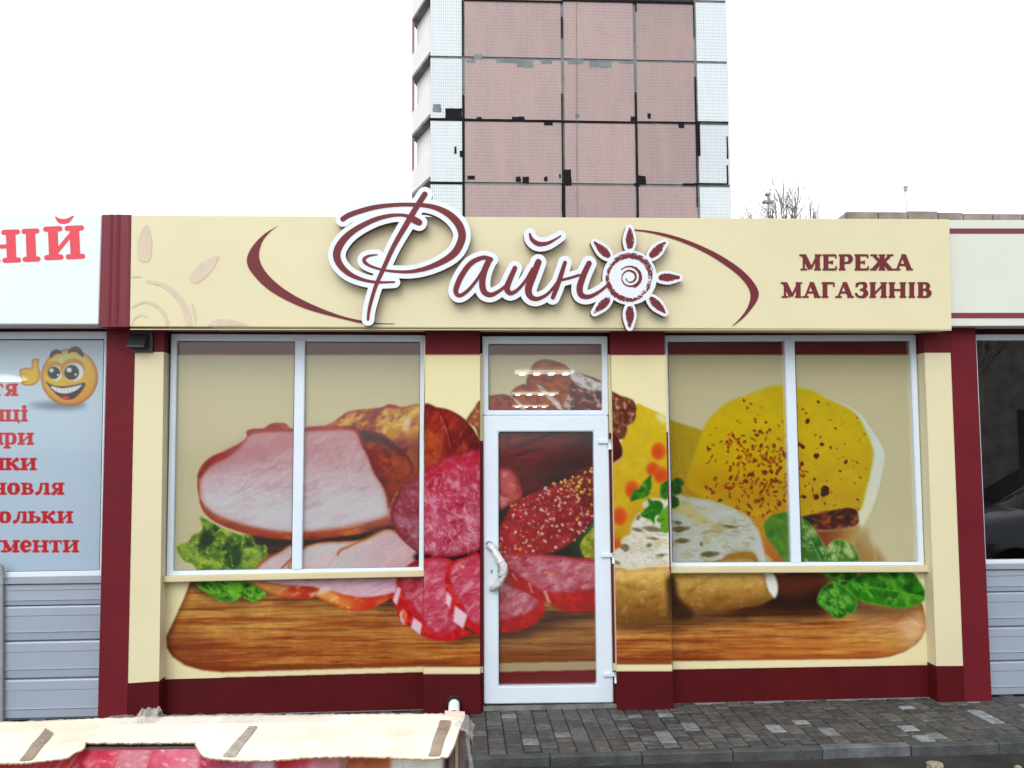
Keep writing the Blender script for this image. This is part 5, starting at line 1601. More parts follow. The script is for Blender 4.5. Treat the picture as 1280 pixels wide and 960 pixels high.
# white drain stub at the foot of the left pilaster
pp = P(566, 884, YW - .05)
dr = tag(empty('drain_pipe', (pp.x, YW, pp.z)), 'short white plastic drain pipe stub at the foot of the burgundy pilaster', 'pipe')
a0 = Vector((pp.x + .008, YW - .002, pp.z + .012)); a1 = Vector((pp.x + .006, YW - .14, pp.z - .018))
d_ = (a1 - a0).normalized()
n_ = 20
V, F = [], []
for (t, r) in [(a0, .034), (a1, .034), (a1, .029), (a1 - d_ * .1, .029)]:
    ax = d_.cross(Vector((0, 0, 1))).normalized(); ay = d_.cross(ax)
    for k in range(n_):
        an = 2 * math.pi * k / n_
        V.append(t + ax * r * math.cos(an) + ay * r * math.sin(an))
for s in range(3):
    for k in range(n_):
        j = (k + 1) % n_
        F.append([s * n_ + k, s * n_ + j, (s + 1) * n_ + j, (s + 1) * n_ + k])
F.append([3 * n_ + k for k in range(n_)])
me = mesh('pipe', V, F)
fix_normals(me)
M['pipe'] = mat('white_pipe', (.75, .77, .8), .3, .5)
link('pipe', me, M['pipe'], dr, True)
link('collar', tube_mesh([([(a0.x - .004, YW - .001, a0.z), (a0.x - .004, YW - .022, a0.z - .004)], .047)], 20), M['black_plastic'], dr, True)

# ------------------------------------------------------------------ the sign over the shop
YS = -.25
sg = tag(empty('shop_signboard', (0.5, YS, ROOF - .6)), 'wide cream signboard with raised sun logo and maroon lettering above the shop front', 'sign')
panel = qb('panel', [(164, 269), (1187, 274), (1190, 412), (162, 408.2)], YS, -.05, M['cream'], sg, .004)
box('edge_trim', P(163, 408, YS).x, P(1189, 412, YS).x, YS - .004, YS + .02, zf - .006, zf - .001, M['cream_trim'], sg)
# swooshes
C1, C2, C3 = (280, 230, 3.765), (540, 270, 3.765), (780, 270, 3.048)
def cp(c, L):
    return [(c[0] + q[0] / c[2], c[1] + q[1] / c[2]) + tuple(v / c[2] for v in q[2:]) for q in L]
def sm(L, n=5):
    return catmull(L, True, n)
def arc_shape(outer, inner, n=6):
    return catmull(outer, False, n) + catmull(inner, False, n)
cut_shape('swoosh', [arc_shape(cp(C1, [(250, 198), (190, 235), (140, 285), (110, 340), (112, 385), (140, 430), (200, 490), (280, 540), (380, 585), (480, 615), (580, 640), (660, 656), (800, 658.5)]),
                               cp(C1, [(800, 656), (720, 654), (640, 641), (560, 622), (470, 590), (380, 550), (300, 505), (235, 455), (190, 405), (168, 360), (165, 320), (180, 270), (210, 230), (249, 197)]))], YS - .004, YS - .001, M['maroon'], sg)
cut_shape('swoosh', [arc_shape(cp(C3, [(0, 50), (60, 52), (150, 65), (250, 95), (350, 140), (430, 190), (480, 235), (510, 280), (511, 312), (490, 348), (455, 388), (413, 420)]),
                               cp(C3, [(415, 416), (443, 388), (470, 350), (482, 310), (475, 275), (445, 235), (390, 190), (310, 140), (210, 95), (110, 66), (40, 55), (0, 53)]))], YS - .004, YS - .001, M['maroon'], sg)
# small lettering
for word, x0, x1, y0, y1 in [('МЕРЕЖА', 1000.5, 1141.5, 318, 337.6), ('МАГАЗИНІВ', 977, 1166, 352.8, 371.9)]:
    h = y1 - y0
    tot = sum(GL[c][0] for c in word) * h
    wx = (x1 - x0) / tot
    x = x0
    for c in word:
        w = GL[c][0] * h * wx
        F_ = Field(x - 2, y0 - 2, x + w + 2, y1 + 2, .2)
        glyph(F_, c, x, y0, h, wx, 1.32)
        cut_shape('letter', F_.loops(0, .05), YS - .004, YS - .001, M['maroon'], sg)
        x += w
# pale sun print on the left end
C4 = (130, 260, 4.414)
def rough_field(x0, y0, x1, y1, res=.35):
    return Field(x0, y0, x1, y1, res)
def rag(F_, amp, sc, seed, dry=0.0):
    n = fbm(F_.X, F_.Y, sc, seed=seed, octv=3)
    F_.D = F_.D + (n - .5) * 2 * amp
    if dry:
        n2 = fbm(F_.X, F_.Y, sc * .5, seed=seed + 20, octv=3)
        F_.D = np.where((n2 > 1 - dry) & (F_.D > -1.8), np.maximum(F_.D, .3), F_.D)
lim_x, lim_y = 164.5, 407.3
for k, ob in enumerate([[(235, 105, 10), (228, 150, 30), (225, 200, 40), (222, 262, 38)], [(625, 272, 10), (590, 305, 26), (545, 345, 38), (505, 385, 34)], [(800, 655, 6), (720, 640, 20), (640, 655, 42), (600, 660, 30)]]):
    F_ = rough_field(164, 276, 330, 408)
    F_.stroke(cp(C4, ob))
    rag(F_, .8, 4, 30 + k, .32)
    F_.D = np.maximum(F_.D, np.maximum(lim_x - F_.X, F_.Y - lim_y))
    cut_grid('sun_print', F_, YS - .002, M['faint'], sg)
for k, (ob, dry) in enumerate([([(240, 405, 8), (330, 428, 12), (400, 482, 15), (448, 560, 17), (472, 660, 20)], .25), ([(140, 560, 7), (190, 528, 7), (240, 520, 9), (300, 550, 10), (340, 600, 11), (352, 660, 10)], .42), ([(150, 650, 4), (165, 615, 4), (200, 590, 5), (240, 600, 4)], .3), ([(488, 535, 4), (500, 590, 6), (506, 640, 3)], .3), ([(150, 382, 6), (180, 380, 6), (205, 380, 3)], .35)]):
    F_ = rough_field(160, 336, 260, 410)
    F_.stroke(cp(C4, ob))
    rag(F_, .7, 3, 50 + k, dry)
    F_.D = np.maximum(F_.D, np.maximum(lim_x - F_.X, F_.Y - lim_y))
    cut_grid('sun_print', F_, YS - .002, M['faint'], sg)
# raised logo
LG = [cp(C1, [(560, 166, 12), (600, 143, 12), (700, 113, 11), (800, 100, 9), (900, 99, 9), (980, 108, 11), (1050, 138, 15), (1100, 185, 18), (1120, 235, 18), (1112, 280, 18), (1085, 325, 17), (1035, 362, 14), (960, 395, 11), (880, 413, 8), (800, 412, 6), (740, 403, 5), (690, 387, 6), (664, 370, 8), (660, 355, 8), (675, 342, 6), (700, 336, 4), (722, 334, 2.5)]),
      cp(C1, [(918, 182, 15), (895, 170, 16), (868, 154, 9), (830, 147, 7), (770, 152, 9), (700, 173, 11), (620, 215, 13), (565, 262, 16), (533, 318, 18), (540, 370, 16), (585, 420, 12), (650, 450, 8), (720, 463, 6), (802, 462, 4)]),
      cp(C1, [(945, 50, 13), (905, 112, 13), (862, 185, 13), (800, 292, 11), (752, 396, 10), (715, 480, 9), (692, 555, 8), (682, 600, 7), (678, 638, 6)]),
      cp(C2, [(278, 205, 10), (240, 197, 10), (185, 222, 12), (143, 275, 13), (117, 330, 13), (113, 362, 11), (132, 375, 9), (168, 352, 8), (212, 300, 7), (250, 240, 8)]),
      cp(C2, [(268, 210, 14), (245, 262, 15), (236, 318, 15), (246, 358, 14), (275, 372, 11), (312, 356, 8), (345, 330, 7), (372, 295, 7)]),
      cp(C2, [(390, 246, 11), (366, 300, 13), (352, 342, 14), (368, 364, 11), (400, 350, 8), (440, 305, 7), (472, 250, 7)]),
      cp(C2, [(500, 218, 15), (476, 280, 16), (454, 338, 17), (460, 376, 14), (492, 391, 10), (540, 370, 7), (580, 325, 6), (608, 278, 6)]),
      cp(C2, [(625, 220, 9), (606, 280, 11), (586, 338, 11), (568, 384, 10)]),
      cp(C2, [(606, 303, 6), (650, 292, 6), (692, 279, 6)]),
      cp(C2, [(738, 224, 13), (712, 280, 14), (694, 338, 15), (703, 374, 13), (740, 380, 10), (788, 356, 7), (826, 325, 6)]),
      cp(C2, [(460, 86, 5), (470, 112, 9), (500, 132, 11), (540, 130, 8), (578, 112, 5), (605, 94, 3)])]
SUNC = cp(C2, [(930, 290)])[0]
rays = []
for ang in range(8):
    a = math.pi / 4 * ang
    if ang == 4:
        continue
    dx, dy = math.cos(a), math.sin(a)
    r1, r2 = 148 / 3.765, 232 / 3.765
    rays.append([(SUNC[0] + dx * r1, SUNC[1] + dy * r1, 14 / 3.765), (SUNC[0] + dx * (r1 * .6 + r2 * .4), SUNC[1] + dy * (r1 * .6 + r2 * .4), 19 / 3.765), (SUNC[0] + dx * r2, SUNC[1] + dy * r2, 5 / 3.765)])
FB = Field(400, 232, 862, 420, .5)
for s_ in LG:
    FB.stroke(s_)
FB.D -= 6.2
for q in rays:
    Fr = Field(400, 232, 862, 420, .5)
    Fr.stroke(q)
    FB.D = np.minimum(FB.D, Fr.D - 3.6)
FB.D = np.minimum(FB.D, np.hypot(FB.X - SUNC[0], FB.Y - SUNC[1]) - 128 / 3.765)
lp = FB.loops(0, .06)
def area(q):
    q = np.array(q)
    return abs(np.dot(q[:, 0], np.roll(q[:, 1], -1)) - np.dot(q[:, 1], np.roll(q[:, 0], -1))) / 2
lp = [q for q in lp if area(q) > 70]
YL = YS - .062
lb = cut_shape('logo_body', lp, YL, YS - .012, M['logo_side'], sg)
lw = cut_shape('logo_face', lp, YL - .006, YL - .0005, M['logo_white'], sg)
# the stand-off spacers that hold the logo on the board
for q in [(500, 300), (560, 330), (600, 370), (690, 372), (788, 348), (466, 330)]:
    p = P(*q, YS)
    link('spacer', tube_mesh([([(p.x, YS - .0005, p.z), (p.x, YS - .0125, p.z)], .012)], 10), M['metal_grey'], sg)
def red(loops, nm='logo_stroke'):
    cut_shape(nm, loops, YL - .009, YL - .0065, M['maroon'], sg, Yproj=YL)
for grp in [LG[:3], LG[3:5] + LG[5:10], LG[10:]]:
    a = np.array([q for s_ in grp for q in s_])
    F_ = Field(a[:, 0].min() - 8, a[:, 1].min() - 8, a[:, 0].max() + 8, a[:, 1].max() + 8, .4)
    for s_ in grp:
        F_.stroke(s_)
    red(F_.loops(0, .06))
for k, q in enumerate(rays):
    F_ = Field(min(v[0] for v in q) - 8, min(v[1] for v in q) - 8, max(v[0] for v in q) + 8, max(v[1] for v in q) + 8, .25)
    F_.stroke(q)
    rag(F_, .8, 2.5, 70 + k, .33)
    cut_grid('logo_ray', F_, YL - .008, M['maroon'], sg, YL)
F_ = Field(SUNC[0] - 36, SUNC[1] - 36, SUNC[0] + 36, SUNC[1] + 36, .25)
def arcs(r, a0, a1, w0, w1):
    n = 16
    F_.stroke([(SUNC[0] + r * math.cos(a0 + (a1 - a0) * t / n), SUNC[1] + r * math.sin(a0 + (a1 - a0) * t / n), w0 + (w1 - w0) * math.sin(math.pi * t / n)) for t in range(n + 1)], False)
arcs(30, -2.6, -.3, .3, .9)
arcs(24, -1.2, .9, .3, 1.0)
arcs(27, -2.9, .1, 1.0, 3.4)
arcs(28, 1.0, 3.6, 1.1, 3.4)
arcs(26.5, .15, 1.4, .8, 1.7)
rag(F_, .9, 2.2, 90, .42)
n = 60
F_.stroke([(SUNC[0] + (14.6 - 9.6 * t / n) * math.cos(-2.4 + 11.5 * t / n), SUNC[1] + (14.2 - 9.2 * t / n) * math.sin(-2.4 + 11.5 * t / n), .55 + .75 * abs(math.sin(t * .11))) for t in range(n + 1)], False)
arcs(13.6, -1.9, 1.2, .6, 1.7)
rag(F_, .45, 1.6, 95)
cut_grid('logo_sun_ring', F_, YL - .008, M['maroon'], sg, YL)


# ------------------------------------------------------------------ neighbouring shops
def planks(parent, xl, xr, Y, rows):
    """interlocking siding planks; rows = list of (z_top, z_bottom)"""
    for zt, zb in rows:
        h = zt - zb
        prof = [(0.0, 0.030), (0.012, 0.0), (0.05, -0.004), (0.27, -0.004), (0.285, 0.002), (0.30, -0.001), (0.72, -0.001), (0.735, -0.008), (0.76, -0.002), (0.96, 0.002), (1.0, 0.014)]
        V, F = [], []
        for t, d in prof:
            z = zt - t * h
            V += [(xl, Y + d, z), (xr, Y + d, z)]
        n = len(prof)
        for k in range(n - 1):
            F.append([2 * k, 2 * k + 2, 2 * k + 3, 2 * k + 1])
        V += [(xl, Y + .05, zb), (xr, Y + .05, zb), (xl, Y + .05, zt), (xr, Y + .05, zt)]
        F += [[2 * n - 2, 2 * n, 2 * n + 1, 2 * n - 1], [2 * n, 2 * n + 2, 2 * n + 3, 2 * n + 1], [2 * n + 2, 0, 1, 2 * n + 3]]
        me = mesh('siding_plank', V, F)
        fix_normals(me)
        link('siding_plank', me, M['siding'], parent)


# left shop -----------------------------------------------------------------
ls = tag(empty('neighbour_shop', (-4.0, 0, 0)), 'shop at the left with smiley picture window above grey-blue siding', 'shop')
XLL = -5.2
XJ = P(123, 800, 0).x
# pane print: pale blue film with words and a smiley
cl = Canvas(-45, 415, 140, 722, 2.0, (178, 198, 214))
cl.film = True
cl.blob([(-50, 410), (150, 410), (150, 730), (-50, 730)], (180, 199, 214), (172, 190, 208), (0, 430, 0, 720), smooth=False)
# shadow printed under the smiley
cl.blob([(35, 506), (60, 503), (90, 501), (108, 505), (95, 511), (60, 511)], (96, 108, 116), soft=3.5, op=.8)
SX, SY, SR = 86.8, 471.6, 35.6
circ = [(SX + SR * math.cos(a), SY + SR * math.sin(a)) for a in np.linspace(0, 2 * math.pi, 24, endpoint=False)]
cl.blob(circ, (222, 182, 34), (196, 140, 22), (80, 450, 100, 506), edge=(3, (150, 82, 18), .8))
cl.blob([(SX - 24, SY - 20), (SX - 4, SY - 29), (SX + 18, SY - 24), (SX + 22, SY - 12), (SX, SY - 14), (SX - 20, SY - 10)], (212, 206, 190), soft=5, op=.8)
cl.blob([(SX + 4, SY - 18), (SX + 16, SY - 20), (SX + 26, SY - 4), (SX + 22, SY + 14), (SX + 10, SY + 4)], (206, 160, 30), soft=5, op=.6)
for ex, ey, rx, ry, ix, iy, ir in [(69.5, 466.5, 8.5, 9.5, 67.5, 466, 7.6), (92, 465, 12.5, 11.5, 89.5, 465.5, 9.3)]:
    cl.dot(ex - 1, ey - 3.5, rx + 3, ry + 2, 0, (190, 138, 20), 1, 1.2, 0)
    cl.dot(ex, ey, rx, ry, 0, (206, 210, 210), 1, .7, 0)
    cl.dot(ix, iy, ir, ir * 1.02, 0, (22, 84, 66), 1, .6, 0)
    cl.dot(ix, iy + .3, ir * .78, ir * .8, 0, (26, 24, 24), 1, .6, 0)
    cl.dot(ix - 3, iy - 3, ir * .36, ir * .34, 0, (206, 214, 214), 1, .6, 0)
    cl.dot(ix + 5, iy + 2.6, 1.5, 1.5, 0, (206, 214, 214), 1, .5, 0)
cl.line([(63.5, 446, 1.3), (66, 441.5, 2.4), (71, 439.5, 2.6), (76, 441, 1.2)], (52, 34, 32), 1, .6)
cl.line([(86, 440, 1.3), (92, 436.5, 2.8), (98, 438, 3.2), (103, 444.5, 1.6)], (52, 34, 32), 1, .6)
cl.blob([(57, 476.5), (64, 481), (78, 483.2), (92, 481.5), (106.5, 479), (101, 490), (92, 498), (82, 499), (72, 494), (63, 485)], (44, 24, 24), soft=.6)
cl.blob([(63, 482.5), (78, 485), (92, 483), (102.5, 480.7), (97, 487), (88, 491), (78, 492), (69, 489)], (206, 208, 210), soft=.6)
for tx in (71, 75.5, 80, 85, 90, 95):
    cl.line([(tx, 484, .3), (tx + .3, 490, .3)], (130, 134, 138), .6)
cl.blob([(76, 498), (79, 495.5), (83, 495.2), (87, 497), (84, 499)], (206, 52, 40), soft=.7)
# thumb
hand = [(25.5, 462), (33, 460), (39.5, 459.5), (40.5, 450), (44, 448.5), (48.5, 449.5), (48, 458), (50, 466), (48.5, 475), (43, 480.5), (34, 482), (27.5, 480), (26, 474), (24.8, 468)]
cl.blob(hand, (220, 174, 34), edge=(1.6, (150, 84, 18), .9), soft=.6)
for yy in (467, 472.5, 477):
    cl.line([(26.5, yy, .4), (33, yy + .6, .4)], (150, 92, 20), .8)
# words, right-aligned as in the photograph (cut by the frame at the left)
RED = (186, 58, 62)
for word, x1, y0, h in [('ТЯ', 22.6, 480, 14.2), ('ИЦі', 35, 512.5, 13.5), ('Ири', 42, 541.3, 14), ('ИКИ', 45.6, 573, 14), ('НОВЛЯ', 80.3, 603.7, 14), ('ОЛЬКИ', 91.2, 639.3, 14), ('УМеНТИ', 98.4, 675.6, 14)]:
    word = word.replace('ири', 'Ири').replace('Ири', 'ИрИ')
    wx = 1.28
    x = x1
    F_ = Field(-44, y0 - 6, 110, y0 + 22, .4)
    for c in reversed(word):
        x -= GL[c][0] * h * wx
        glyph(F_, c, x, y0, h, wx, 1.5, True, slab=.19)
    mW = cl.win(F_.x0, F_.y0, F_.x0 + (F_.nx - 1) * F_.res, F_.y0 + (F_.ny - 1) * F_.res, 0)
    X_, Y_ = mW[4], mW[5]
    ii = np.clip(((X_ - F_.x0) / F_.res).astype(int), 0, F_.nx - 1)
    jj = np.clip(((Y_ - F_.y0) / F_.res).astype(int), 0, F_.ny - 1)
    mk = np.clip(.5 - F_.D[jj, ii] / .7, 0, 1)
    img = np.empty(X_.shape + (3,))
    img[:] = cl.c(RED)
    cl.put((mk, mW), img)
lw_ = ring('window', [(-44, 415), (133.3, 414.3), (127, 720), (-44, 723)], [(-40, 423.8), (130.2, 423.5), (124.5, 713.3), (-40, 716)], -.012, .05, M['pvc'], ls)
print_grid('pane', [(-41, 423), (131.2, 422.8), (125.5, 714.3), (-41, 717)], .016, cl, M['film'], lw_, .8)
ring('gasket', [(-40.6, 423.2), (130.9, 423), (125.1, 713.9), (-40.6, 716.5)], [(-39, 425), (129.5, 424.8), (123.9, 712.6), (-39, 715.2)], .002, .014, M['black_plastic'], lw_, 0)
qb('sill', [(-44, 723), (127, 720.4), (126.8, 729), (-44, 731)], -.02, .05, M['siding_trim'], lw_, .003)
zs = [P(60, y, 0).z for y in (730, 757.3, 801.5, 848.7, 899)]
rows = [(zs[k], zs[k + 1] + .002) for k in range(4)]
planks(ls, P(4, 800, 0).x, XJ + .01, 0.0, rows)
planks(ls, XLL, P(-4, 800, 0).x, 0.0, rows)
box('base_strip', XLL, XJ + .01, .02, .06, 0.0, zs[-1], M['siding_trim'], ls)
qb('siding_joint', [(-6, 731), (3.6, 731), (3.2, 905), (-6, 905)], -.03, .03, M['metal_grey'], ls, .003, zmin=0.0)
qb('post_bracket', [(-8, 700), (2.6, 707), (4.2, 716), (4, 731), (-8, 731)][:4], -.05, -.031, M['metal_grey'], ls, .003)
box('wall', XLL, XJ, .06, .1, 0.0, zs[0] + .02, M['dark_inner'], ls)
box('side_panel', XLL, P(-44.5, 560, 0).x, .0, .05, zs[0] + .002, P(-60, 417, 0).z, M['siding_trim'], ls)
for nm, a in [('side_wall', (XLL, XLL + .1, .1, 8, 0, ROOF - .2)), ('back_wall', (XLL, XL - .03, 8, 8.1, 0, ROOF - .2)), ('side_wall', (XL - .1, XL - .03, .1, 8, 0, ROOF - .2)), ('room_floor', (XLL + .1, XL - .1, .12, 8, 0, .03)), ('ceiling', (XLL + .1, XL - .1, .12, 8, ZT + .02, ZT + .06)), ('window_header', (XLL, XL - .02, .0, .1, P(60, 419, 0).z, ROOF - .2)), ('roof', (XLL, XL - .03, -.2, 8.1, ROOF - .19, ROOF - .1))]:
    box(nm, *a, M['burg_base'] if nm == 'window_header' else (M['concrete'] if nm == 'roof' else M['inner']), ls)
zf2 = P(60, 405, YS).z
box('soffit', XLL, XL - .06, -.235, .0, zf2 + .012, zf2 + .03, M['soffit'], ls)
# two lamps seen through the film
for k, (xa, xb, y, lab) in enumerate([(-30, 22, 474, 'glowing ceiling light seen through the pale window film beside the thumb'), (94, 126, 500.5, 'glowing ceiling light seen through the pale window film under the smiley')]):
    a, b2 = PZ(xa, y, ZL), PZ(xb, y, ZL)
    t = tag(empty('ceiling_light', ((a.x + b2.x) / 2, a.y, ZL)), lab, 'ceiling light', 'ceiling lights in the left shop')
    a.y = min(a.y, 7.7)
    box('housing', a.x, b2.x, a.y - .2, a.y + .2, ZL, ZL + .03, M['lamp_body'], t)
    for j in range(3):
        box('tube', a.x + .02, b2.x - .02, a.y - .15 + j * .13, a.y - .12 + j * .13, ZL - .012, ZL - .002, M['lamp_on'], t)
# left sign
s2 = tag(empty('left_signboard', (-4, YS, ROOF - .6)), 'white signboard with big red letters at the left', 'sign')
qb('panel', [(-140, 268), (127.2, 269), (123, 405.3), (-140, 405)], YS + .003, -.05, M['sign_white'], s2, .004)
PV = (60, 305)
for c, x, y0, h, wx in [('Н', -21.5, 289, 38.5, 1.04), ('І', 28, 286.8, 38.5, .98), ('Й', 56.5, 284, 39, 1.08)]:
    F_ = Field(x - 6, 262, x + 62, 336, .3)
    glyph(F_, c, x, y0, h, wx, 1.35, True, rot=R_(-2.2), pivot=(x + 20, 305), slab=.21)
    cut_grid('letter', F_, YS + .0015, M['red_vinyl'], s2)
# ribbed burgundy cover between the two signs
cs_ = tag(empty('sign_cover', P(145, 405, YS)), 'ribbed burgundy metal cover strip between the white and cream signboards', 'cover strip')
n = 6
xs_t, xs_b = np.linspace(127.5, 163.7, 2 * n + 1), np.linspace(123.3, 161.8, 2 * n + 1)
prof = [0, -.004, -.004, -.004, -.012, -.004, -.004, -.012, -.004, -.004, -.004, -.004, 0]
V, F = [], []
for k in range(2 * n + 1):
    a, b2 = P(xs_t[k], 268.5, YS), P(xs_b[k], 406.5, YS)
    V += [(a.x, YS + prof[k], a.z), (b2.x, YS + prof[k], b2.z), (b2.x, YS + .2, b2.z), (a.x, YS + .2, a.z)]
for k in range(2 * n):
    for j in range(4):
        F.append([4 * k + j, 4 * k + (j + 1) % 4, 4 * (k + 1) + (j + 1) % 4, 4 * (k + 1) + j])
F += [[0, 1, 2, 3], [8 * n, 8 * n + 1, 8 * n + 2, 8 * n + 3]]
me = mesh('ribbed_sheet', V, F)
fix_normals(me)
link('ribbed_sheet', me, M['burg_rib'], cs_)
box('bottom_trim', P(123, 406, YS).x, P(162, 406, YS).x, YS - .008, YS + .2, P(140, 408.5, YS).z, P(140, 406.7, YS).z, M['burg_rib'], cs_)

# right shop ----------------------------------------------------------------
rs = tag(empty('neighbour_shop', (4.6, 0, 0)), 'shop at the right edge with dark reflecting window above grey-blue siding', 'shop')
XRR = 6.6
XJ2 = P(1236, 800, 0).x
rw = ring('window', [(1218.7, 418), (1420, 418), (1432, 703.5), (1231.6, 705.3)], [(1221, 425.2), (1414, 425.2), (1426, 698), (1233, 700)], -.012, .05, M['pvc'], rs)
gm = bpy.data.materials.new('window_glass')
gm.use_nodes = True
N, L = gm.node_tree.nodes, gm.node_tree.links
N.remove(N['Principled BSDF'])
tr_, gl_, fr_, mx_ = N.new('ShaderNodeBsdfTransparent'), N.new('ShaderNodeBsdfGlossy'), N.new('ShaderNodeFresnel'), N.new('ShaderNodeMixShader')
tr_.inputs[0].default_value = (.75, .78, .78, 1)
gl_.inputs['Roughness'].default_value = 0.0
fr_.inputs[0].default_value = 2.6
L.new(fr_.outputs[0], mx_.inputs[0]); L.new(tr_.outputs[0], mx_.inputs[1]); L.new(gl_.outputs[0], mx_.inputs[2])
L.new(mx_.outputs[0], N['Material Output'].inputs['Surface'])
M['glass'] = gm
qb('pane', [(1220, 424), (1416, 424), (1428, 699), (1232, 701.2)], .016, .020, M['glass'], rw)
qb('sill', [(1231.6, 705.6), (1432, 704), (1432, 710.5), (1232, 712)], -.02, .05, M['siding_trim'], rw, .003)
zs = [P(1255, y, 0).z for y in (712, 740.3, 784, 826.8, 870)]
planks(rs, XJ2 - .015, XRR, 0.0, [(zs[k], zs[k + 1] + .002) for k in range(4)])
box('base_strip', XJ2 - .01, XRR, .02, .06, 0.0, zs[-1], M['siding_trim'], rs)
box('wall', XJ2, XRR, .06, .1, 0.0, zs[0] + .02, M['dark_inner'], rs)
for nm, a in [('side_wall', (XRR - .1, XRR, .1, 8, 0, ROOF - .2)), ('back_wall', (XR + .0, XRR, 8, 8.1, 0, ROOF - .2)), ('side_wall', (XR - .015, XR + .1, .1, 8, 0, ROOF - .2)), ('room_floor', (XR + .1, XRR - .1, .12, 8, 0, .03)), ('ceiling', (XR + .1, XRR - .1, .12, 8, ZT + .02, ZT + .06)), ('window_header', (XR - .015, XRR, .0, .1, P(1250, 421.5, 0).z, ROOF - .2)), ('roof', (XR - .015, XRR, -.15, 8.1, ROOF - .19, ROOF - .1))]:
    box(nm, *a, M['burg_base'] if nm == 'window_header' else (M['concrete'] if nm == 'roof' else M['dark_inner']), rs)
YR = -.19
s3 = tag(empty('right_signboard', (4.6, YR, ROOF - .6)), 'blank pale signboard with two burgundy stripes at the right', 'sign')
qb('panel', [(1186, 275), (1420, 275), (1425, 407), (1188, 407.6)], YR, -.05, M['sign_pale'], s3, .003)
for a, b2 in [(285.5, 291.8), (391, 397.6)]:
    qb('stripe', [(1186.8, a), (1420, a), (1420, b2), (1187, b2)], YR - .003, YR - .0005, M['stripe'], s3)
zr = P(1250, 407.6, YR).z
box('soffit', XR + .03, XRR, -.175, .0, zr + .012, zr + .03, M['soffit'], rs)

# ------------------------------------------------------------------ wrapped bundle in front, at the left
ZB = 0.72
bd = tag(empty('wrapped_bundle', (-1.0, -2.75, ROAD_Z)), 'long bundle of printed boards under torn cardboard, taped, on the ground in front', 'bundle')
back_px = [(-120, 905), (0, 902), (70, 900), (120, 897.5), (180, 896), (260, 894.5), (330, 894), (420, 893), (500, 892.5), (560, 892), (577, 892.5), (581, 894)]
front_px = [(-120, 962), (0, 954), (25, 953.5), (60, 950), (85, 947), (100, 938), (110, 931.5), (125, 929.5), (180, 928), (240, 928.5), (251, 929.5), (249, 935), (243, 945), (262, 947), (300, 950), (335, 950), (380, 946), (440, 945), (500, 947), (530, 948), (553, 947.5), (561, 945), (568, 930), (575, 910), (581, 896)]


def interp(px, t):
    a = np.array(px, float)
    d = np.concatenate([[0], np.cumsum(np.hypot(*(a[1:] - a[:-1]).T))])
    return np.stack([np.interp(t * d[-1], d, a[:, 0]), np.interp(t * d[-1], d, a[:, 1])], 1)


CREASES = [(random.Random(k).uniform(-1.6, .0), random.Random(k + 50).uniform(-2.95, -2.6), random.Random(k + 90).uniform(-.35, .35) + (1.4 if k % 3 == 0 else 0)) for k in range(16)]


def zbump(x, y):
    x, y = np.asarray(x, float), np.asarray(y, float)
    z = (fbm(x * 100, y * 100, 60, 30, .1, 4) - .5) * .006 + (fbm(x * 100, y * 100, 7, 5, 0, 9) - .5) * .003
    for cx, cy, an in CREASES:      # straight fold lines pressed into the sheet
        d = np.abs(-(x - cx) * math.sin(an) + (y - cy) * math.cos(an))
        al = np.abs((x - cx) * math.cos(an) + (y - cy) * math.sin(an))
        z = z + .0035 * np.clip(1 - d / .009, 0, 1) * np.clip(1.5 - al / .22, 0, 1)
    return z


YFR = PZ(180, 930, ZB).y
nu, nv = 340, 26
xs_ = np.linspace(-120, 581, nu)
bx = np.array(back_px); fx = np.array(front_px)
by_ = np.interp(xs_, bx[:, 0], bx[:, 1])
# the front outline is followed by arc length so that its notches stay sharp
fy_ = np.interp(xs_, [q[0] for q in front_px if q not in ((249, 935), (243, 945))], [q[1] for q in front_px if q not in ((249, 935), (243, 945))])
notch = (xs_ > 244) & (xs_ < 262)
fy_ = np.where(notch, np.interp(xs_, [244, 252, 262], [929, 944, 947]), fy_)
jit = (fbm(xs_, xs_ * 0, 3, seed=3) - .5) * 1.8
jit = np.where((xs_ > 80) & (xs_ < 256), np.clip(jit, -1.2, 1.2), jit)
fy_ = np.where((xs_ > 106) & (xs_ < 246), np.minimum(fy_, 928.3), fy_)
V, F = [], []
for j in range(nv):
    t = j / (nv - 1)
    yy = by_ * (1 - t) + fy_ * t + jit * (t > .99) + (fbm(xs_, xs_ * 0 + 7, 4, seed=8) - .5) * 3.0 * (t < .01)
    a, b2 = (xs_ - 640) / FPX, -(yy - 480) / FPX
    d = a[:, None] * np.array(AR) + b2[:, None] * np.array(AU) + np.array(AF)
    s_ = (ZB - CAM.z) / d[:, 2]
    s2_ = (YFR - CAM.y) / d[:, 1]
    s_ = np.where(s_ < s2_, s_ * .45 + s2_ * .55, s_)      # the flap bends down over the front edge
    W = np.array(CAM) + d * s_[:, None]
    W[:, 2] += zbump(W[:, 0], W[:, 1])
    V += W.tolist()
for j in range(nv - 1):
    for i in range(nu - 1):
        F.append([j * nu + i, (j + 1) * nu + i, (j + 1) * nu + i + 1, j * nu + i + 1])
edge_pts = [Vector(v) for v in V[(nv - 1) * nu:]]
me = mesh('cardboard_cover', V, F)
fix_normals(me)
bm = bmesh.new(); bm.from_mesh(me)
if sum(f.normal.z for f in bm.faces) < 0:
    bmesh.ops.reverse_faces(bm, faces=bm.faces)
bmesh.ops.solidify(bm, geom=bm.faces, thickness=.006)
bm.to_mesh(me); bm.free()
M['card'] = mat('kraft_cardboard', (0.78, 0.73, 0.64), .85, .15, var=.10, scale=5, bump=.08, bscale=30, dirt=(.66, .57, .44))
link('cardboard_cover', me, M['card'], bd, True)


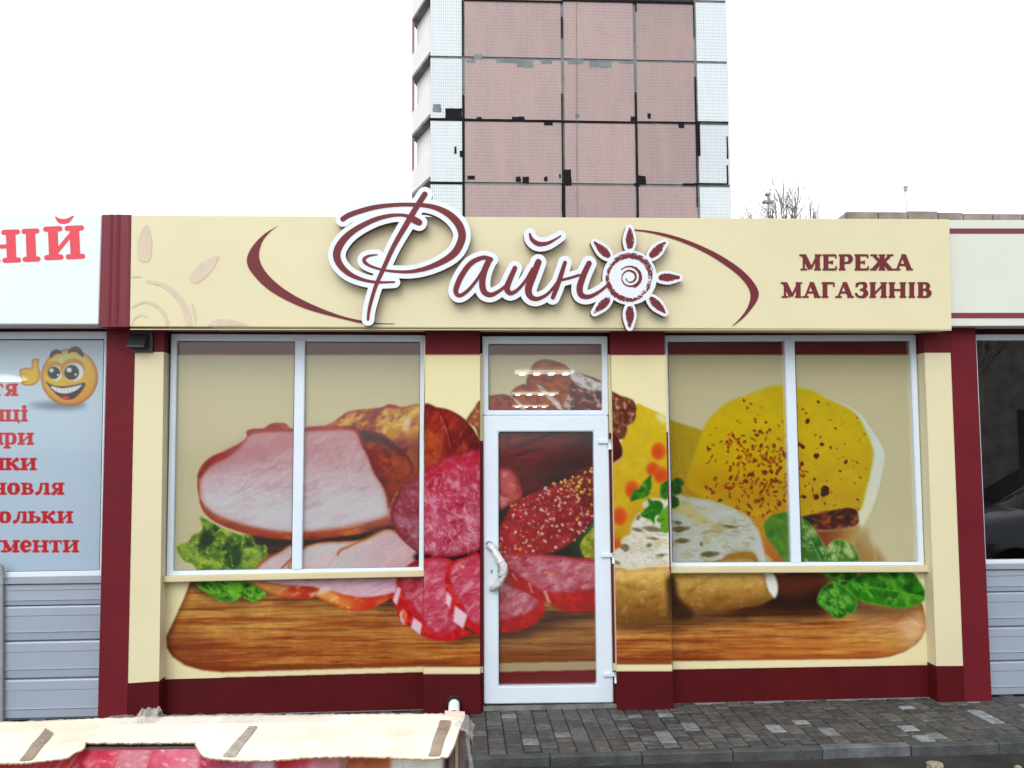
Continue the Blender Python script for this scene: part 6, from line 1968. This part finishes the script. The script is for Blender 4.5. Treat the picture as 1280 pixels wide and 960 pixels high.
M['torn'] = mat('torn_cardboard_edge', (.36, .25, .15), .9, .1, var=.4, scale=40)
er = random.Random(9)
link('torn_edge', tube_mesh([([p + Vector((0, -.001, -.003 + er.uniform(-.0012, .0012))) for p in edge_pts], [er.uniform(.0012, .0036) for _ in edge_pts])], 5), M['torn'], bd)
a, b2 = PZ(556, 893.5, ZB), PZ(581, 895, ZB)
V, F = [], []
for i in range(9):
    c = a.lerp(b2, i / 8) + Vector((0, .0, -.006))
    for k in range(9):
        an = -.3 + k / 8 * 3.6
        V.append((c.x, c.y + .021 * math.cos(an), c.z + .021 * math.sin(an)))
for i in range(8):
    for k in range(8):
        F.append([i * 9 + k, i * 9 + k + 1, (i + 1) * 9 + k + 1, (i + 1) * 9 + k])
me2 = mesh('rolled_edge', V, F)
fix_normals(me2)
link('rolled_edge', me2, mat('rolled_cardboard', (.60, .50, .40), .85, .1, var=.2, scale=20), bd, True)


def top_strip(name, q, mt, lift=.004, n=24, mm=5):
    V, F = [], []
    for j in range(n):
        t = j / (n - 1)
        l = np.array(q[0]) * (1 - t) + np.array(q[3]) * t
        r = np.array(q[1]) * (1 - t) + np.array(q[2]) * t
        for i in range(mm):
            u = i / (mm - 1)
            c = l * (1 - u) + r * u
            d = ray(c[0] + math.sin(t * 9) * .5, c[1])
            k1, k2 = (ZB - CAM.z) / d.z, (YFR - CAM.y) / d.y
            if k1 < k2:
                k1 = k1 * .45 + k2 * .55
            w = CAM + d * k1
            V.append((w.x, w.y - lift * .6, w.z + float(zbump(w.x, w.y)) + lift + .0008 * math.sin(i * 7 + j * 3)))
    for j in range(n - 1):
        for i in range(mm - 1):
            F.append([j * mm + i, (j + 1) * mm + i, (j + 1) * mm + i + 1, j * mm + i + 1])
    me = mesh(name, V, F)
    fix_normals(me)
    return link(name, me, mt, bd, True)


M['tape'] = mat('brown_tape', (0.30, 0.225, 0.16), .3, .5, var=.3, scale=25, bump=.3, bscale=50)
M['tape2'] = mat('clear_brown_tape', (0.38, 0.335, 0.275), .25, .5, var=.35, scale=40, bump=.6, bscale=45)
for q, mt in [([(57, 911), (67, 917), (39, 951), (24, 952)], 'tape'), ([(312, 908.7), (322, 909), (293, 947), (278, 946)], 'tape2'), ([(550, 901.5), (564, 902.3), (549.5, 946), (535, 946)], 'tape')]:
    top_strip('tape', q, M[mt])
# stacked boards below with a printed front
fr0 = PZ(-115, 962, ZB); fr1 = PZ(556, 946, ZB)
yfront = YFR + .012
ybk = PZ(300, 897, ZB).y
cbp = Canvas(-130, 900, 600, 1080, 1.0, (170, 40, 60))
rb = np.random.RandomState(4)
for k, (x0, x1, c, c2) in enumerate([(-130, 90, (150, 36, 44), (196, 60, 70)), (95, 190, (186, 30, 52), (232, 130, 150)), (180, 262, (206, 70, 96), (240, 160, 178)), (252, 330, (176, 52, 74), (206, 120, 150)), (322, 350, (226, 180, 200), (240, 200, 214)),
                                     (345, 425, (206, 34, 44), (226, 150, 178)), (395, 432, (206, 96, 120), (226, 130, 150)), (424, 500, (150, 66, 44), (196, 120, 80)), (492, 560, (236, 236, 232), (224, 220, 210)), (556, 605, (40, 34, 40), (60, 50, 54))]):
    cbp.blob([(x0, 890), (x1 + rb.uniform(-10, 14), 890), (x1 + rb.uniform(-20, 20), 1085), (x0 + rb.uniform(-12, 12), 1085)], c, c2, (x0, 930, x1, 980), mix=[(c2, .5, .7, 22, 14, rb.uniform(-.6, .6), .7)], noise=[(.1, 10, 8, 0)], smooth=False, soft=1.5, seed=60 + k)
for k in range(60):
    x, y = rb.uniform(120, 270), rb.uniform(925, 1000)
    cbp.dot(x, y, rb.uniform(1, 4), rb.uniform(.6, 1.6), rb.uniform(-.6, .6), (246, 206, 214), .7, .8, .3, k)
for k in range(26):  # film highlights painted into the print as pale streaks
    x, y = rb.choice([170, 330, 110, 60, 420]) + rb.normal(0, 14), rb.uniform(925, 960)
    cbp.line([(x, y, .5), (x - rb.uniform(5, 26), y + rb.uniform(8, 30), .6)], (236, 220, 228), rb.uniform(.2, .6), .8)
zt_ = ZB - .016
box('board_stack', fr0.x, PZ(572, 900, ZB).x - .01, yfront + .004, ybk - .01, ROAD_Z + .1, zt_, mat('stack_edges', (.16, .10, .11), .7, .2, var=.4, scale=14, stretch=(1, 1, 30)), bd)
print_grid('printed_board', [(-128, 941), (60, 934), (561, 932.5), (561, 1075), (-128, 1085)][0:1] + [(561, 932.5), (561, 1075), (-128, 1085)], yfront, cbp, M['print'], bd, 1.5)
for k in range(3):
    xk = fr0.x + .3 + k * .8
    box('pallet_block', xk, xk + .12, yfront + .03, ybk - .03, ROAD_Z - .02, ROAD_Z + .1, mat('pallet_wood%d' % k, (.32, .23, .13), .8, .2, var=.3, scale=12), bd)
# right end: sheets standing proud and crumpled film
xe = PZ(572, 900, ZB).x - .01
M['kraft_edge'] = mat('kraft_edge', (.46, .36, .2), .8, .2, var=.3, scale=30)
M['sheet_mauve'] = mat('mauve_sheet', (.17, .115, .115), .5, .4, var=.3, scale=14)
box('end_sheet', xe + .002, xe + .012, yfront + .02, ybk - .1, ROAD_Z + .1, zt_ + .005, M['kraft_edge'], bd)
box('end_sheet', xe + .013, xe + .034, yfront + .06, ybk - .03, ROAD_Z + .1, zt_ - .03, M['sheet_mauve'], bd)
fm = bpy.data.materials.new('clear_film')
fm.use_nodes = True
N, L = fm.node_tree.nodes, fm.node_tree.links
b = N['Principled BSDF']
b.inputs['Base Color'].default_value = (.62, .6, .58, 1)
b.inputs['Roughness'].default_value = .18
tr_, mx_ = N.new('ShaderNodeBsdfTransparent'), N.new('ShaderNodeMixShader')
mx_.inputs[0].default_value = .6
L.new(b.outputs[0], mx_.inputs[1]); L.new(tr_.outputs[0], mx_.inputs[2]); L.new(mx_.outputs[0], N['Material Output'].inputs['Surface'])
M['clear'] = fm
M['cling'] = fm.copy()
[n_ for n_ in M['cling'].node_tree.nodes if n_.type == 'MIX_SHADER'][0].inputs[0].default_value = .8


def crumple(name, fn, nu, nv, amp, seed, parent, mt):
    V, F = [], []
    for j in range(nv):
        for i in range(nu):
            u, v = i / (nu - 1), j / (nv - 1)
            p = Vector(fn(u, v))
            r = [float(fbm(np.array([u * nu * 1.1 + 40 * c]), np.array([v * nv * 1.1]), 2.2, seed=seed + c)[0]) - .5 for c in range(3)]
            V.append(p + Vector(r) * amp)
    for j in range(nv - 1):
        for i in range(nu - 1):
            F.append([j * nu + i, j * nu + i + 1, (j + 1) * nu + i + 1, (j + 1) * nu + i])
    return link(name, mesh(name, V, F), mt, parent)


crumple('plastic_film', lambda u, v: (xe + .04 + .018 * math.sin(v * 3) + .02 * v, yfront + .05 + u * (ybk - yfront - .02), zt_ - .02 - v * .45), 16, 18, .03, 5, bd, M['clear'])
crumple('plastic_film', lambda u, v: (xe - .005 + v * .07, ybk - .2 + u * .2, ZB - .005 + .018 * math.sin(v * 3.0) - .05 * v * v), 10, 8, .03, 15, bd, M['clear'])
def ridge(x0, x1, y0, y1, h, seed, mt):
    a, b2 = PZ(x0, y0, ZB), PZ(x1, y1, ZB)
    def f(u, v):
        p = a.lerp(b2, u)
        n1 = float(fbm(np.array([u * 30.0]), np.array([seed * 1.0]), 1.6, seed=seed)[0])
        return (p.x, p.y + .02 - v * .09, p.z + .004 + math.sin(v * math.pi) * h * (.2 + 1.5 * n1))
    return crumple('plastic_film', f, 60, 7, .016, seed, bd, mt)


ridge(140, 330, 898, 896, .008, 3, M['cling'])
ridge(280, 420, 897, 895, .005, 7, M['cling'])
ridge(178, 202, 896, 895.5, .028, 5, M['clear'])
# sagging cling film over the printed front
for xa, xb in [(150, 190), (318, 350), (400, 440)]:
    pa, pb = P(xa, 940, yfront), P(xb, 940, yfront)
    crumple('cling_film', lambda u, v: (pa.x + (pb.x - pa.x) * u - v * .06, yfront - .006, zt_ - .01 - v * .2), 14, 18, .02, int(xa), bd, M['cling'])

# ------------------------------------------------------------------ tiled apartment block far behind
YT = 33.0
bk = tag(empty('apartment_block', P(725, 600, YT)), 'tall panel apartment block with pink and white tiled end wall and black tar seams', 'building')
bk.location.z = 0


def tile_mat(name, c1, c2, c3, mort, w, h):
    mt = bpy.data.materials.new(name)
    mt.use_nodes = True
    N, L = mt.node_tree.nodes, mt.node_tree.links
    b = N['Principled BSDF']
    b.inputs['Roughness'].default_value = .45
    geo = N.new('ShaderNodeNewGeometry')
    sp = N.new('ShaderNodeSeparateXYZ')
    cb = N.new('ShaderNodeCombineXYZ')
    L.new(geo.outputs['Position'], sp.inputs[0])
    L.new(sp.outputs['X'], cb.inputs['X']); L.new(sp.outputs['Z'], cb.inputs['Y'])
    br = N.new('ShaderNodeTexBrick')
    br.offset = 0.0
    br.inputs['Color1'].default_value = (*c1, 1)
    br.inputs['Color2'].default_value = (*c2, 1)
    br.inputs['Mortar'].default_value = (*mort, 1)
    br.inputs['Scale'].default_value = 1.0
    br.inputs['Mortar Size'].default_value = .011
    br.inputs['Mortar Smooth'].default_value = .1
    br.inputs['Bias'].default_value = -.2
    br.inputs['Brick Width'].default_value = w
    br.inputs['Row Height'].default_value = h
    L.new(cb.outputs[0], br.inputs['Vector'])
    nz = N.new('ShaderNodeTexNoise')
    nz.inputs['Scale'].default_value = 1.1
    nz.inputs['Detail'].default_value = 6
    mp = N.new('ShaderNodeMapping')
    mp.inputs['Scale'].default_value = (1.6, 1, .45)
    L.new(geo.outputs['Position'], mp.inputs[0]); L.new(mp.outputs[0], nz.inputs['Vector'])
    rp = N.new('ShaderNodeValToRGB')
    rp.color_ramp.elements[0].position, rp.color_ramp.elements[1].position = .42, .72
    rp.color_ramp.elements[0].color, rp.color_ramp.elements[1].color = (0, 0, 0, 1), (.5, .5, .5, 1)
    L.new(nz.outputs['Fac'], rp.inputs[0])
    mx = N.new('ShaderNodeMix')
    mx.data_type = 'RGBA'
    L.new(rp.outputs[0], mx.inputs[0]); L.new(br.outputs['Color'], mx.inputs[6])
    mx.inputs[7].default_value = (*c3, 1)
    oi = N.new('ShaderNodeObjectInfo')
    mr = N.new('ShaderNodeMapRange')
    mr.inputs[3].default_value, mr.inputs[4].default_value = .9, 1.06
    L.new(oi.outputs['Random'], mr.inputs[0])
    m3 = N.new('ShaderNodeMix')
    m3.data_type = 'RGBA'; m3.blend_type = 'MULTIPLY'; m3.inputs[0].default_value = 1
    L.new(mx.outputs[2], m3.inputs[6]); L.new(mr.outputs[0], m3.inputs[7])
    L.new(m3.outputs[2], b.inputs['Base Color'])
    return mt


M['pink_tile'] = tile_mat('pink_tile', (.355, .258, .245), (.40, .295, .28), (.41, .285, .26), (.26, .19, .185), .085, .155)
M['white_tile'] = tile_mat('white_tile', (.66, .71, .73), (.70, .74, .755), (.62, .67, .69), (.38, .43, .46), .085, .155)
M['tar'] = mat('black_tar', (.012, .010, .013), .7, .1, var=.2, scale=3)
M['grey_seam'] = mat('grey_seam', (.20, .225, .235), .8, .2, var=.3, scale=2)
M['white_render'] = mat('white_render', (.84, .83, .81), .8, .2, var=.04, scale=2)
M['grey_render'] = mat('stained_grey', (.27, .265, .26), .85, .2, var=.45, scale=3)
colx = [P(x, 152, YT).x for x in (538, 579.3, 704, 795, 871, 911.5)]
rowz = [P(725, y, YT).z for y in (74.5, 152.3, 230.3)]
st = (rowz[0] - rowz[2]) / 2
zz = [rowz[1] + st * k for k in range(-12, 8)]
zz = [z for z in zz if 0 < z < 26]
zz = [0.0] + zz
XA, XB = colx[0], colx[-1]
box('wall_core', XA + .02, XB - .02, YT + .05, YT + 22, 0, zz[-1], M['grey_seam'], bk)
J = .065
for r in range(len(zz) - 1):
    for c in range(5):
        jr = random.Random(r * 7 + c)
        box('wall_panel', colx[c] + (J if c else 0), colx[c + 1] - (J if c < 4 else 0), YT, YT + .06, zz[r] + J, zz[r + 1] - J, M['white_tile'] if c in (0, 4) else M['pink_tile'], bk)
box('roof_slab', XA - .1, XB + .1, YT - .1, YT + 22.1, zz[-1], zz[-1] + .4, M['grey_seam'], bk)
SCR = (480, 0, 2.783)


def patch(nm, x0, y0, x1, y1, mt, d):
    a, b2 = P(SCR[0] + x0 / SCR[2], SCR[1] + y0 / SCR[2], YT), P(SCR[0] + x1 / SCR[2], SCR[1] + y1 / SCR[2], YT)
    n = 3
    jr = random.Random(int(x0 * 13 + y0))
    w, h = b2.x - a.x, a.z - b2.z
    pts = []
    e = min(.025, min(w, h) * .12)
    for k in range(n): pts.append((a.x + w * k / n, a.z + jr.uniform(-e, e)))
    for k in range(n): pts.append((b2.x + jr.uniform(-e, e), a.z - h * k / n))
    for k in range(n): pts.append((b2.x - w * k / n, b2.z + jr.uniform(-e, e)))
    for k in range(n): pts.append((a.x + jr.uniform(-e, e), b2.z + h * k / n))
    prism(nm, pts, YT - d, YT + .02, mt, bk)


TAR = [(213, 376, 272, 413), (321, 407, 340, 420), (445, 406, 489, 420), (558, 424, 588, 437), (858, 405, 878, 422), (917, 394, 928, 413), (1025, 428, 1045, 445), (1088, 425, 1101, 542), (1191, 475, 1198, 552), (1191, 575, 1198, 640), (290, 612, 316, 625), (457, 615, 476, 632), (482, 615, 504, 636), (557, 615, 568, 630), (609, 606, 615, 619), (625, 590, 652, 645), (880, 612, 911, 640), (245, 510, 252, 534), (263, 525, 272, 546)]
for k, q in enumerate(TAR):
    patch('tar_patch', *q, M['tar'], .012 + .0012 * k)
for k, q in enumerate([(170, 362, 199, 390), (390, 204, 470, 221), (464, 208, 520, 235), (545, 206, 584, 222), (640, 205, 693, 223), (713, 212, 792, 236), (818, 212, 868, 222), (312, 188, 340, 206), (286, 206, 318, 218), (666, 396, 678, 408)]):
    patch('mortar_patch', *q, M['grey_seam'], .005 + .0006 * k)
for k, q in enumerate([(160, 411, 275, 418), (272, 413, 450, 423), (450, 416, 625, 424), (620, 421, 880, 429), (878, 422, 1085, 428), (1085, 422, 1197, 427), (160, 634, 278, 640), (618, 638, 630, 760), (870, 638, 890, 646), (1080, 637, 1196, 642), (1040, 638, 1082, 643)]):
    patch('tar_seam', *q, M['tar'], .036 + .001 * k)
for k, q in enumerate([(270, 2, 276, 192), (273, 330, 280, 760), (616, 326, 624, 642), (873, 322, 881, 520), (876, 520, 886, 760), (1079, 268, 1087, 426), (1083, 426, 1091, 642), (1086, 642, 1091, 720), (1074, 2, 1079, 130), (616, 60, 621, 130), (874, 8, 878, 40), (278, 2, 620, 5), (620, 4, 1076, 7)]):
    patch('tar_seam', *q, M['tar'], .05 + .001 * k)
# thin cable running down the wall
a = P(480 + 669 / 2.783, 0, YT); b2 = P(480 + 672 / 2.783, 280, YT)
link('cable', tube_mesh([([(a.x, YT - .03, zz[-1]), (a.x, YT - .03, a.z), (b2.x, YT - .03, b2.z), (b2.x, YT - .03, 0)], .012)], 6), M['grey_seam'], bk)
# balcony stack on the slanting left side
pA = Vector((XA, YT + .3, 0))
dvec = Vector((-1.03, 2.85, 0))
for r in range(2, len(zz) - 1):
    z0 = zz[r] + st * .10 - .02
    def wedge(nm, zb, ztp, inset, mt, dmax=1.0):
        p = [pA, pA + dvec * dmax, pA + dvec * dmax + Vector((1.2, 5, 0)), pA + Vector((.05, 6, 0))]
        ctr = sum(p, Vector()) / 4
        p = [q + (ctr - q) * inset for q in p]
        n = 4
        V = [(q.x, q.y, zb) for q in p] + [(q.x, q.y, ztp) for q in p]
        me = mesh(nm, V, [[0, 1, 2, 3], [7, 6, 5, 4]] + [[i, (i + 1) % n, n + (i + 1) % n, n + i] for i in range(n)])
        fix_normals(me)
        return link(nm, me, mt, bk)
    wedge('balcony_slab', z0, z0 + .16, 0, M['grey_render'])
    wedge('balcony_parapet', z0 + .16, z0 + 1.28, .015, M['white_render'])
    wedge('balcony_wall', z0 + 1.28, z0 + st, .28, M['white_render'])
    q = pA + dvec * .97
    box('balcony_post', q.x - .02, q.x + .10, q.y - .02, q.y + .1, z0 + 1.28, z0 + st, mat('post_red', (.30, .16, .15), .7) if r == 2 else bpy.data.materials['post_red'], bk)

# ------------------------------------------------------------------ low building at the right, mast, bare trees
YB2 = 24.0
lbld = tag(empty('low_building', P(1300, 400, YB2)), 'low flat-roofed building with stone slab parapet beyond the right signboard', 'building')
lbld.location.z = 0
M['stone'] = mat('parapet_stone', (.30, .255, .215), .9, .2, var=.35, scale=1.6, bump=.2, bscale=20)
xb0, xb1 = P(1058, 268, YB2).x, P(1500, 268, YB2).x
ztp = P(1150, 265.5, YB2).z
box('wall', xb0 + .3, xb1, YB2 + .05, YB2 + 12, 0, ztp - .9, mat('plaster_wall', (.4, .37, .32), .9, .2, var=.2, scale=1), lbld)
edges = [1058, 1098, 1135, 1173, 1204, 1241, 1278, 1316, 1354, 1392, 1430, 1468]
for k in range(len(edges) - 1):
    a, b2 = P(edges[k], 270, YB2).x + .02, P(edges[k + 1], 270, YB2).x - .02
    box('parapet_slab', a, b2, YB2, YB2 + .25, ztp - .9, ztp + (.04 if k in (2,) else 0) - (.03 if k > 3 else 0), M['stone'], lbld)
me = mesh('parapet_end', [(xb0 - .55, YB2 + .1, ztp - .9), (xb0, YB2 + .02, ztp - .9), (xb0, YB2 + .02, ztp - .02), (xb0 - .55, YB2 + 3, ztp - .55), (xb0 - .55, YB2 + 3, ztp - .9)], [[0, 1, 2, 3], [0, 3, 4], [1, 4, 3, 2], [0, 4, 1]])
fix_normals(me)
link('parapet_end', me, M['grey_render'], lbld)
M['pole'] = mat('pole_grey', (.36, .36, .36), .6)
p0, p1 = P(1132.5, 262, YB2 + 6), P(1132, 234, YB2 + 6)
ma = tag(empty('antenna_mast', (p0.x, p0.y, ztp - .9)), 'thin antenna mast with two small heads on the far roof at the right', 'mast')
link('mast_pole', tube_mesh([([(p0.x, p0.y, ztp - .9), (p1.x, p1.y, p1.z)], .018)], 6), M['pole'], ma)
for dz, r in ((0, .07), (-.13, .06)):
    box('mast_head', p1.x - r, p1.x + r, p1.y - r, p1.y + r, p1.z + dz - .04, p1.z + dz + .04, M['pole'], ma)
p0, p1 = P(961, 275, 40), P(960, 243, 40)
ma = tag(empty('street_lamp', (p0.x, 40, 0)), 'slim lamp post with two heads rising behind the cream signboard', 'lamp post')
link('post', tube_mesh([([(p0.x, 40, 0), (p1.x, 40, p1.z)], .05)], 8), M['pole'], ma)
for dz, w in ((0, .12), (-.42, .28)):
    box('lamp_head', p1.x - w, p1.x + w, 39.85, 40.15, p1.z + dz - .07, p1.z + dz + .06, M['pole'], ma)


def grow_tree(h, spread, seed, levels=5, r0=.14, minr=.006, clear=.3):
    rr = random.Random(seed)
    trunk, twigs = [], []
    def br(p, d, l, r, lev):
        pts, rad = [p], [r]
        n = 4 if lev < 3 else 3
        for k in range(n):
            w_ = .03 if lev == 0 else .13
            d = (d + Vector((rr.gauss(0, w_), rr.gauss(0, w_), rr.gauss(.05, .08)))).normalized()
            p = p + d * (l / n)
            pts.append(p); rad.append(max(minr, r * (1 - .45 * (k + 1) / n)))
        (trunk if lev == 0 else twigs).append((pts, rad))
        if lev >= levels:
            return
        nb = rr.randint(3, 4) if lev else rr.randint(6, 8)
        for b in range(nb):
            t = rr.uniform(clear if lev == 0 else .3, 1.0)
            i = min(int(t * n), n - 1)
            q = pts[i].lerp(pts[i + 1], t * n - i)
            ang = rr.uniform(0, 2 * math.pi)
            side = Vector((math.cos(ang), math.sin(ang), 0))
            nd = (d * (1 - spread) + side * spread + Vector((0, 0, .25))).normalized()
            br(q, nd, l * rr.uniform(.42, .62), max(minr, rad[i] * .55), lev + 1)
    br(Vector((0, 0, 0)), Vector((0, 0, 1)), h * .72, r0, 0)
    k = h / max(p.z for ps, _ in trunk + twigs for p in ps)
    trunk = [([p * k for p in ps], rd) for ps, rd in trunk]
    twigs = [([p * k for p in ps], rd) for ps, rd in twigs]
    return trunk, twigs


M['bark'] = mat('bare_bark', (.30, .27, .25), .9, .1, var=.3, scale=6)


def tree(loc, h, spread, seed, label, group, levels=5, r0=.14, minr=.008, clear=.3):
    tr0, tw = grow_tree(h, spread, seed, levels, r0, minr, clear)
    hi = [p for ps, _ in tw for p in ps if p.z > .8 * h]
    loc = (loc[0] - sum(p.x for p in hi) / len(hi), loc[1], loc[2])
    t = tag(empty('bare_tree', loc), label, 'tree', group)
    for nm, ps, sd_ in (('trunk', tr0, 8), ('crown', tw, 4)):
        me = tube_mesh([([p + Vector(loc) for p in pts], rd) for pts, rd in ps], sd_, False)
        link(nm, me, M['bark'], t, True)
    return t


def vase_tree(loc, h, w, seed, label, group):
    rr = random.Random(seed)
    t = tag(empty('bare_tree', loc), label, 'tree', group)
    L0 = Vector(loc)
    trunk = [([L0, L0 + Vector((0, 0, h * .45))], [.12, .08])]
    tw = []
    def shoot(p, q, r, lev):
        n = 5
        pts = [p.lerp(q, k / n) + Vector((rr.gauss(0, .03), rr.gauss(0, .03), 0)) * (k > 0) for k in range(n + 1)]
        tw.append((pts, [max(.006, r * (1 - .75 * k / n)) for k in range(n + 1)]))
        if lev < 2:
            L = (q - p).length
            for b in range(7 if lev == 0 else 3):
                u = rr.uniform(.45 if lev == 0 else .3, .97)
                i = min(int(u * n), n - 1)
                s = pts[i].lerp(pts[i + 1], u * n - i)
                l = L * rr.uniform(.10, .2) * (1 if lev == 0 else 1.6)
                a = rr.uniform(0, 6.28)
                shoot(s, s + Vector((math.cos(a) * .55, math.sin(a) * .55, rr.uniform(.7, 1.1))) * l, r * .4, lev + 1)
    base = L0 + Vector((0, 0, h * .42))
    for k in range(13):
        a, d = rr.uniform(0, 6.28), rr.uniform(.1, 1) ** .7 * w
        top = h * (rr.uniform(.93, .985) if k else 1.0) - d * .25
        shoot(base, L0 + Vector((math.cos(a) * d * (k > 0), math.sin(a) * d * (k > 0), top)), .05, 0)
    link('trunk', tube_mesh(trunk, 8, False), M['bark'], t, True)
    link('crown', tube_mesh(tw, 4, False), M['bark'], t, True)


for px, top, Y, seed, lab in [(979, 228, 26, 4, 'bare tree with thin upright branches behind the cream signboard, the taller one'), (1012, 252, 26, 9, 'low bare treetop just above the signboard, right of the taller tree'), (938, 262, 30, 12, 'sparse bare treetop just showing beside the tall block')]:
    p = P(px, top, Y)
    vase_tree((p.x, Y, 0), p.z, .9 if top < 240 else .6, seed, lab, 'bare trees behind the shops')


# ------------------------------------------------------------------ across the road, behind the camera: what the dark window mirrors
gb = tag(empty('reflection_garages', (9, -17, ROAD_Z)), 'long dark brick garage building added across the road to darken the reflection in the right shop window', 'building')  # unseen building added so the window glass reflects something dark
M['dark_brick'] = mat('dark_brick', (.30, .27, .24), .9, .2, var=.45, scale=2, bump=.3, bscale=20)
box('wall', 5.4, 34, -23, -17, ROAD_Z, 5.6, M['dark_brick'], gb)
box('roof', 5.1, 34.3, -23.3, -16.7, 5.6, 5.85, M['grey_seam'], gb)
for k in range(6):
    x = 6.2 + k * 4.5
    d = box('garage_door', x, x + 3, -17.05, -16.98, ROAD_Z, 2.5, mat('door_green', (.03, .045, .04), .5) if k == 0 else bpy.data.materials['door_green'], gb)
for k, (x, y, h, seed) in enumerate([(6.2, -12.5, 7.5, 21), (8.6, -11.5, 6.8, 22), (11, -13, 8, 23), (3.2, -13, 7.4, 24)]):
    tree((x, y, ROAD_Z), h, .5, seed, ['bare tree across the road mirrored near the left edge of the dark window', 'bare tree across the road mirrored in the middle of the dark window', 'tallest bare tree across the road mirrored towards the right of the dark window', 'bare tree across the road behind the viewer, left of the mirrored ones'][k], 'bare trees across the road', 5, .16, .012, .2)

# parked car, out of the frame at the right; its bonnet shows in the window
car = tag(empty('parked_car', (6.9, -3.95, ROAD_Z)), 'dark grey parked car mirrored at the foot of the right shop window', 'car')
M['car_paint'] = mat('car_paint', (.10, .11, .125), .25, .5, .6, coat=.8)
M['car_glass'] = mat('car_glass', (.01, .012, .014), .05, .5)
M['tyre'] = mat('tyre', (.015, .015, .016), .85, .2)
M['rim'] = mat('rim', (.4, .41, .43), .3, .5, .8)
M['lamp_clear'] = mat('headlight_glass', (.6, .62, .65), .1, .6)
CX, CY, CZ = 4.9, -3.95, ROAD_Z
# sections: x, half width low, half width belt, z bottom, z belt(shoulder), z top centre
secs = [(0.00, .55, .55, .38, .62, .66), (.08, .74, .72, .26, .70, .74), (.35, .83, .80, .22, .78, .85), (.9, .86, .82, .22, .86, .94), (1.35, .87, .83, .22, .92, 1.0), (2.0, .87, .84, .22, .95, 1.0), (3.0, .87, .84, .22, .97, 1.02), (3.7, .86, .82, .22, .98, 1.04), (4.1, .82, .78, .26, .95, 1.0), (4.25, .70, .68, .36, .80, .84)]
V, F = [], []
for x, wl_, wb, zb, zs_, zc in secs:
    ringp = [(-wl_ * .9, zb), (-wl_, zb + .12), (-wl_, (zb + zs_) / 2), (-wb, zs_), (-wb * .6, (zs_ + zc) / 2 + .02), (0, zc), (wb * .6, (zs_ + zc) / 2 + .02), (wb, zs_), (wl_, (zb + zs_) / 2), (wl_, zb + .12), (wl_ * .9, zb)]
    V += [(CX + x, CY + y, CZ + z) for y, z in ringp]
n = 11
for i in range(len(secs) - 1):
    for k in range(n):
        F.append([i * n + k, i * n + (k + 1) % n, (i + 1) * n + (k + 1) % n, (i + 1) * n + k])
F += [list(range(n)), list(range(len(V) - 1, len(V) - n - 1, -1))]
me = mesh('body', V, F)
fix_normals(me)
link('body', me, M['car_paint'], car, True)
cab = [(1.25, .80, .98), (1.95, .64, 1.42), (2.9, .64, 1.46), (3.55, .66, 1.36), (4.0, .76, 1.0)]
V, F = [], []
for x, w, z in cab:
    V += [(CX + x, CY - .82, CZ + .95), (CX + x, CY - w, CZ + z - .03), (CX + x, CY, CZ + z), (CX + x, CY + w, CZ + z - .03), (CX + x, CY + .82, CZ + .95)]
for i in range(len(cab) - 1):
    for k in range(4):
        F.append([i * 5 + k, i * 5 + k + 1, (i + 1) * 5 + k + 1, (i + 1) * 5 + k])
me = mesh('greenhouse', V, F)
fix_normals(me)
link('windows', me, M['car_glass'], car, True)
V, F = [], []
for x, w, z in [(1.9, .645, 1.425), (2.9, .65, 1.47), (3.6, .66, 1.365)]:
    V += [(CX + x, CY - w, CZ + z - .02), (CX + x, CY - w * .5, CZ + z + .005), (CX + x, CY, CZ + z + .012), (CX + x, CY + w * .5, CZ + z + .005), (CX + x, CY + w, CZ + z - .02)]
for i in range(2):
    for k in range(4):
        F.append([i * 5 + k, i * 5 + k + 1, (i + 1) * 5 + k + 1, (i + 1) * 5 + k])
link('roof', mesh('roof', V, F), M['car_paint'], car, True)
for x in (.85, 3.4):
    for s_ in (-1, 1):
        y0 = CY + s_ * .80
        w = link('wheel', tube_mesh([([(CX + x, y0 - .1, CZ + .31), (CX + x, y0 + .1, CZ + .31)], .31)], 24), M['tyre'], car, False)
        link('rim', tube_mesh([([(CX + x, y0 + s_ * .101, CZ + .31), (CX + x, y0 + s_ * .11, CZ + .31)], .2)], 20), M['rim'], w)
for s_ in (-1, 1):
    box('headlight', CX + .02, CX + .16, CY + s_ * .58 - .13, CY + s_ * .58 + .13, CZ + .58, CZ + .70, M['lamp_clear'], car, .02)
    box('tail_light', CX + 4.17, CX + 4.262, CY + s_ * .6 - .1, CY + s_ * .6 + .1, CZ + .66, CZ + .8, mat('tail_red', (.4, .02, .02), .2) if s_ < 0 else bpy.data.materials['tail_red'], car, .02)
    box('mirror', CX + 1.5, CX + 1.66, CY + s_ * .92 - .09, CY + s_ * .92 + .09, CZ + .98, CZ + 1.1, M['car_paint'], car, .02)
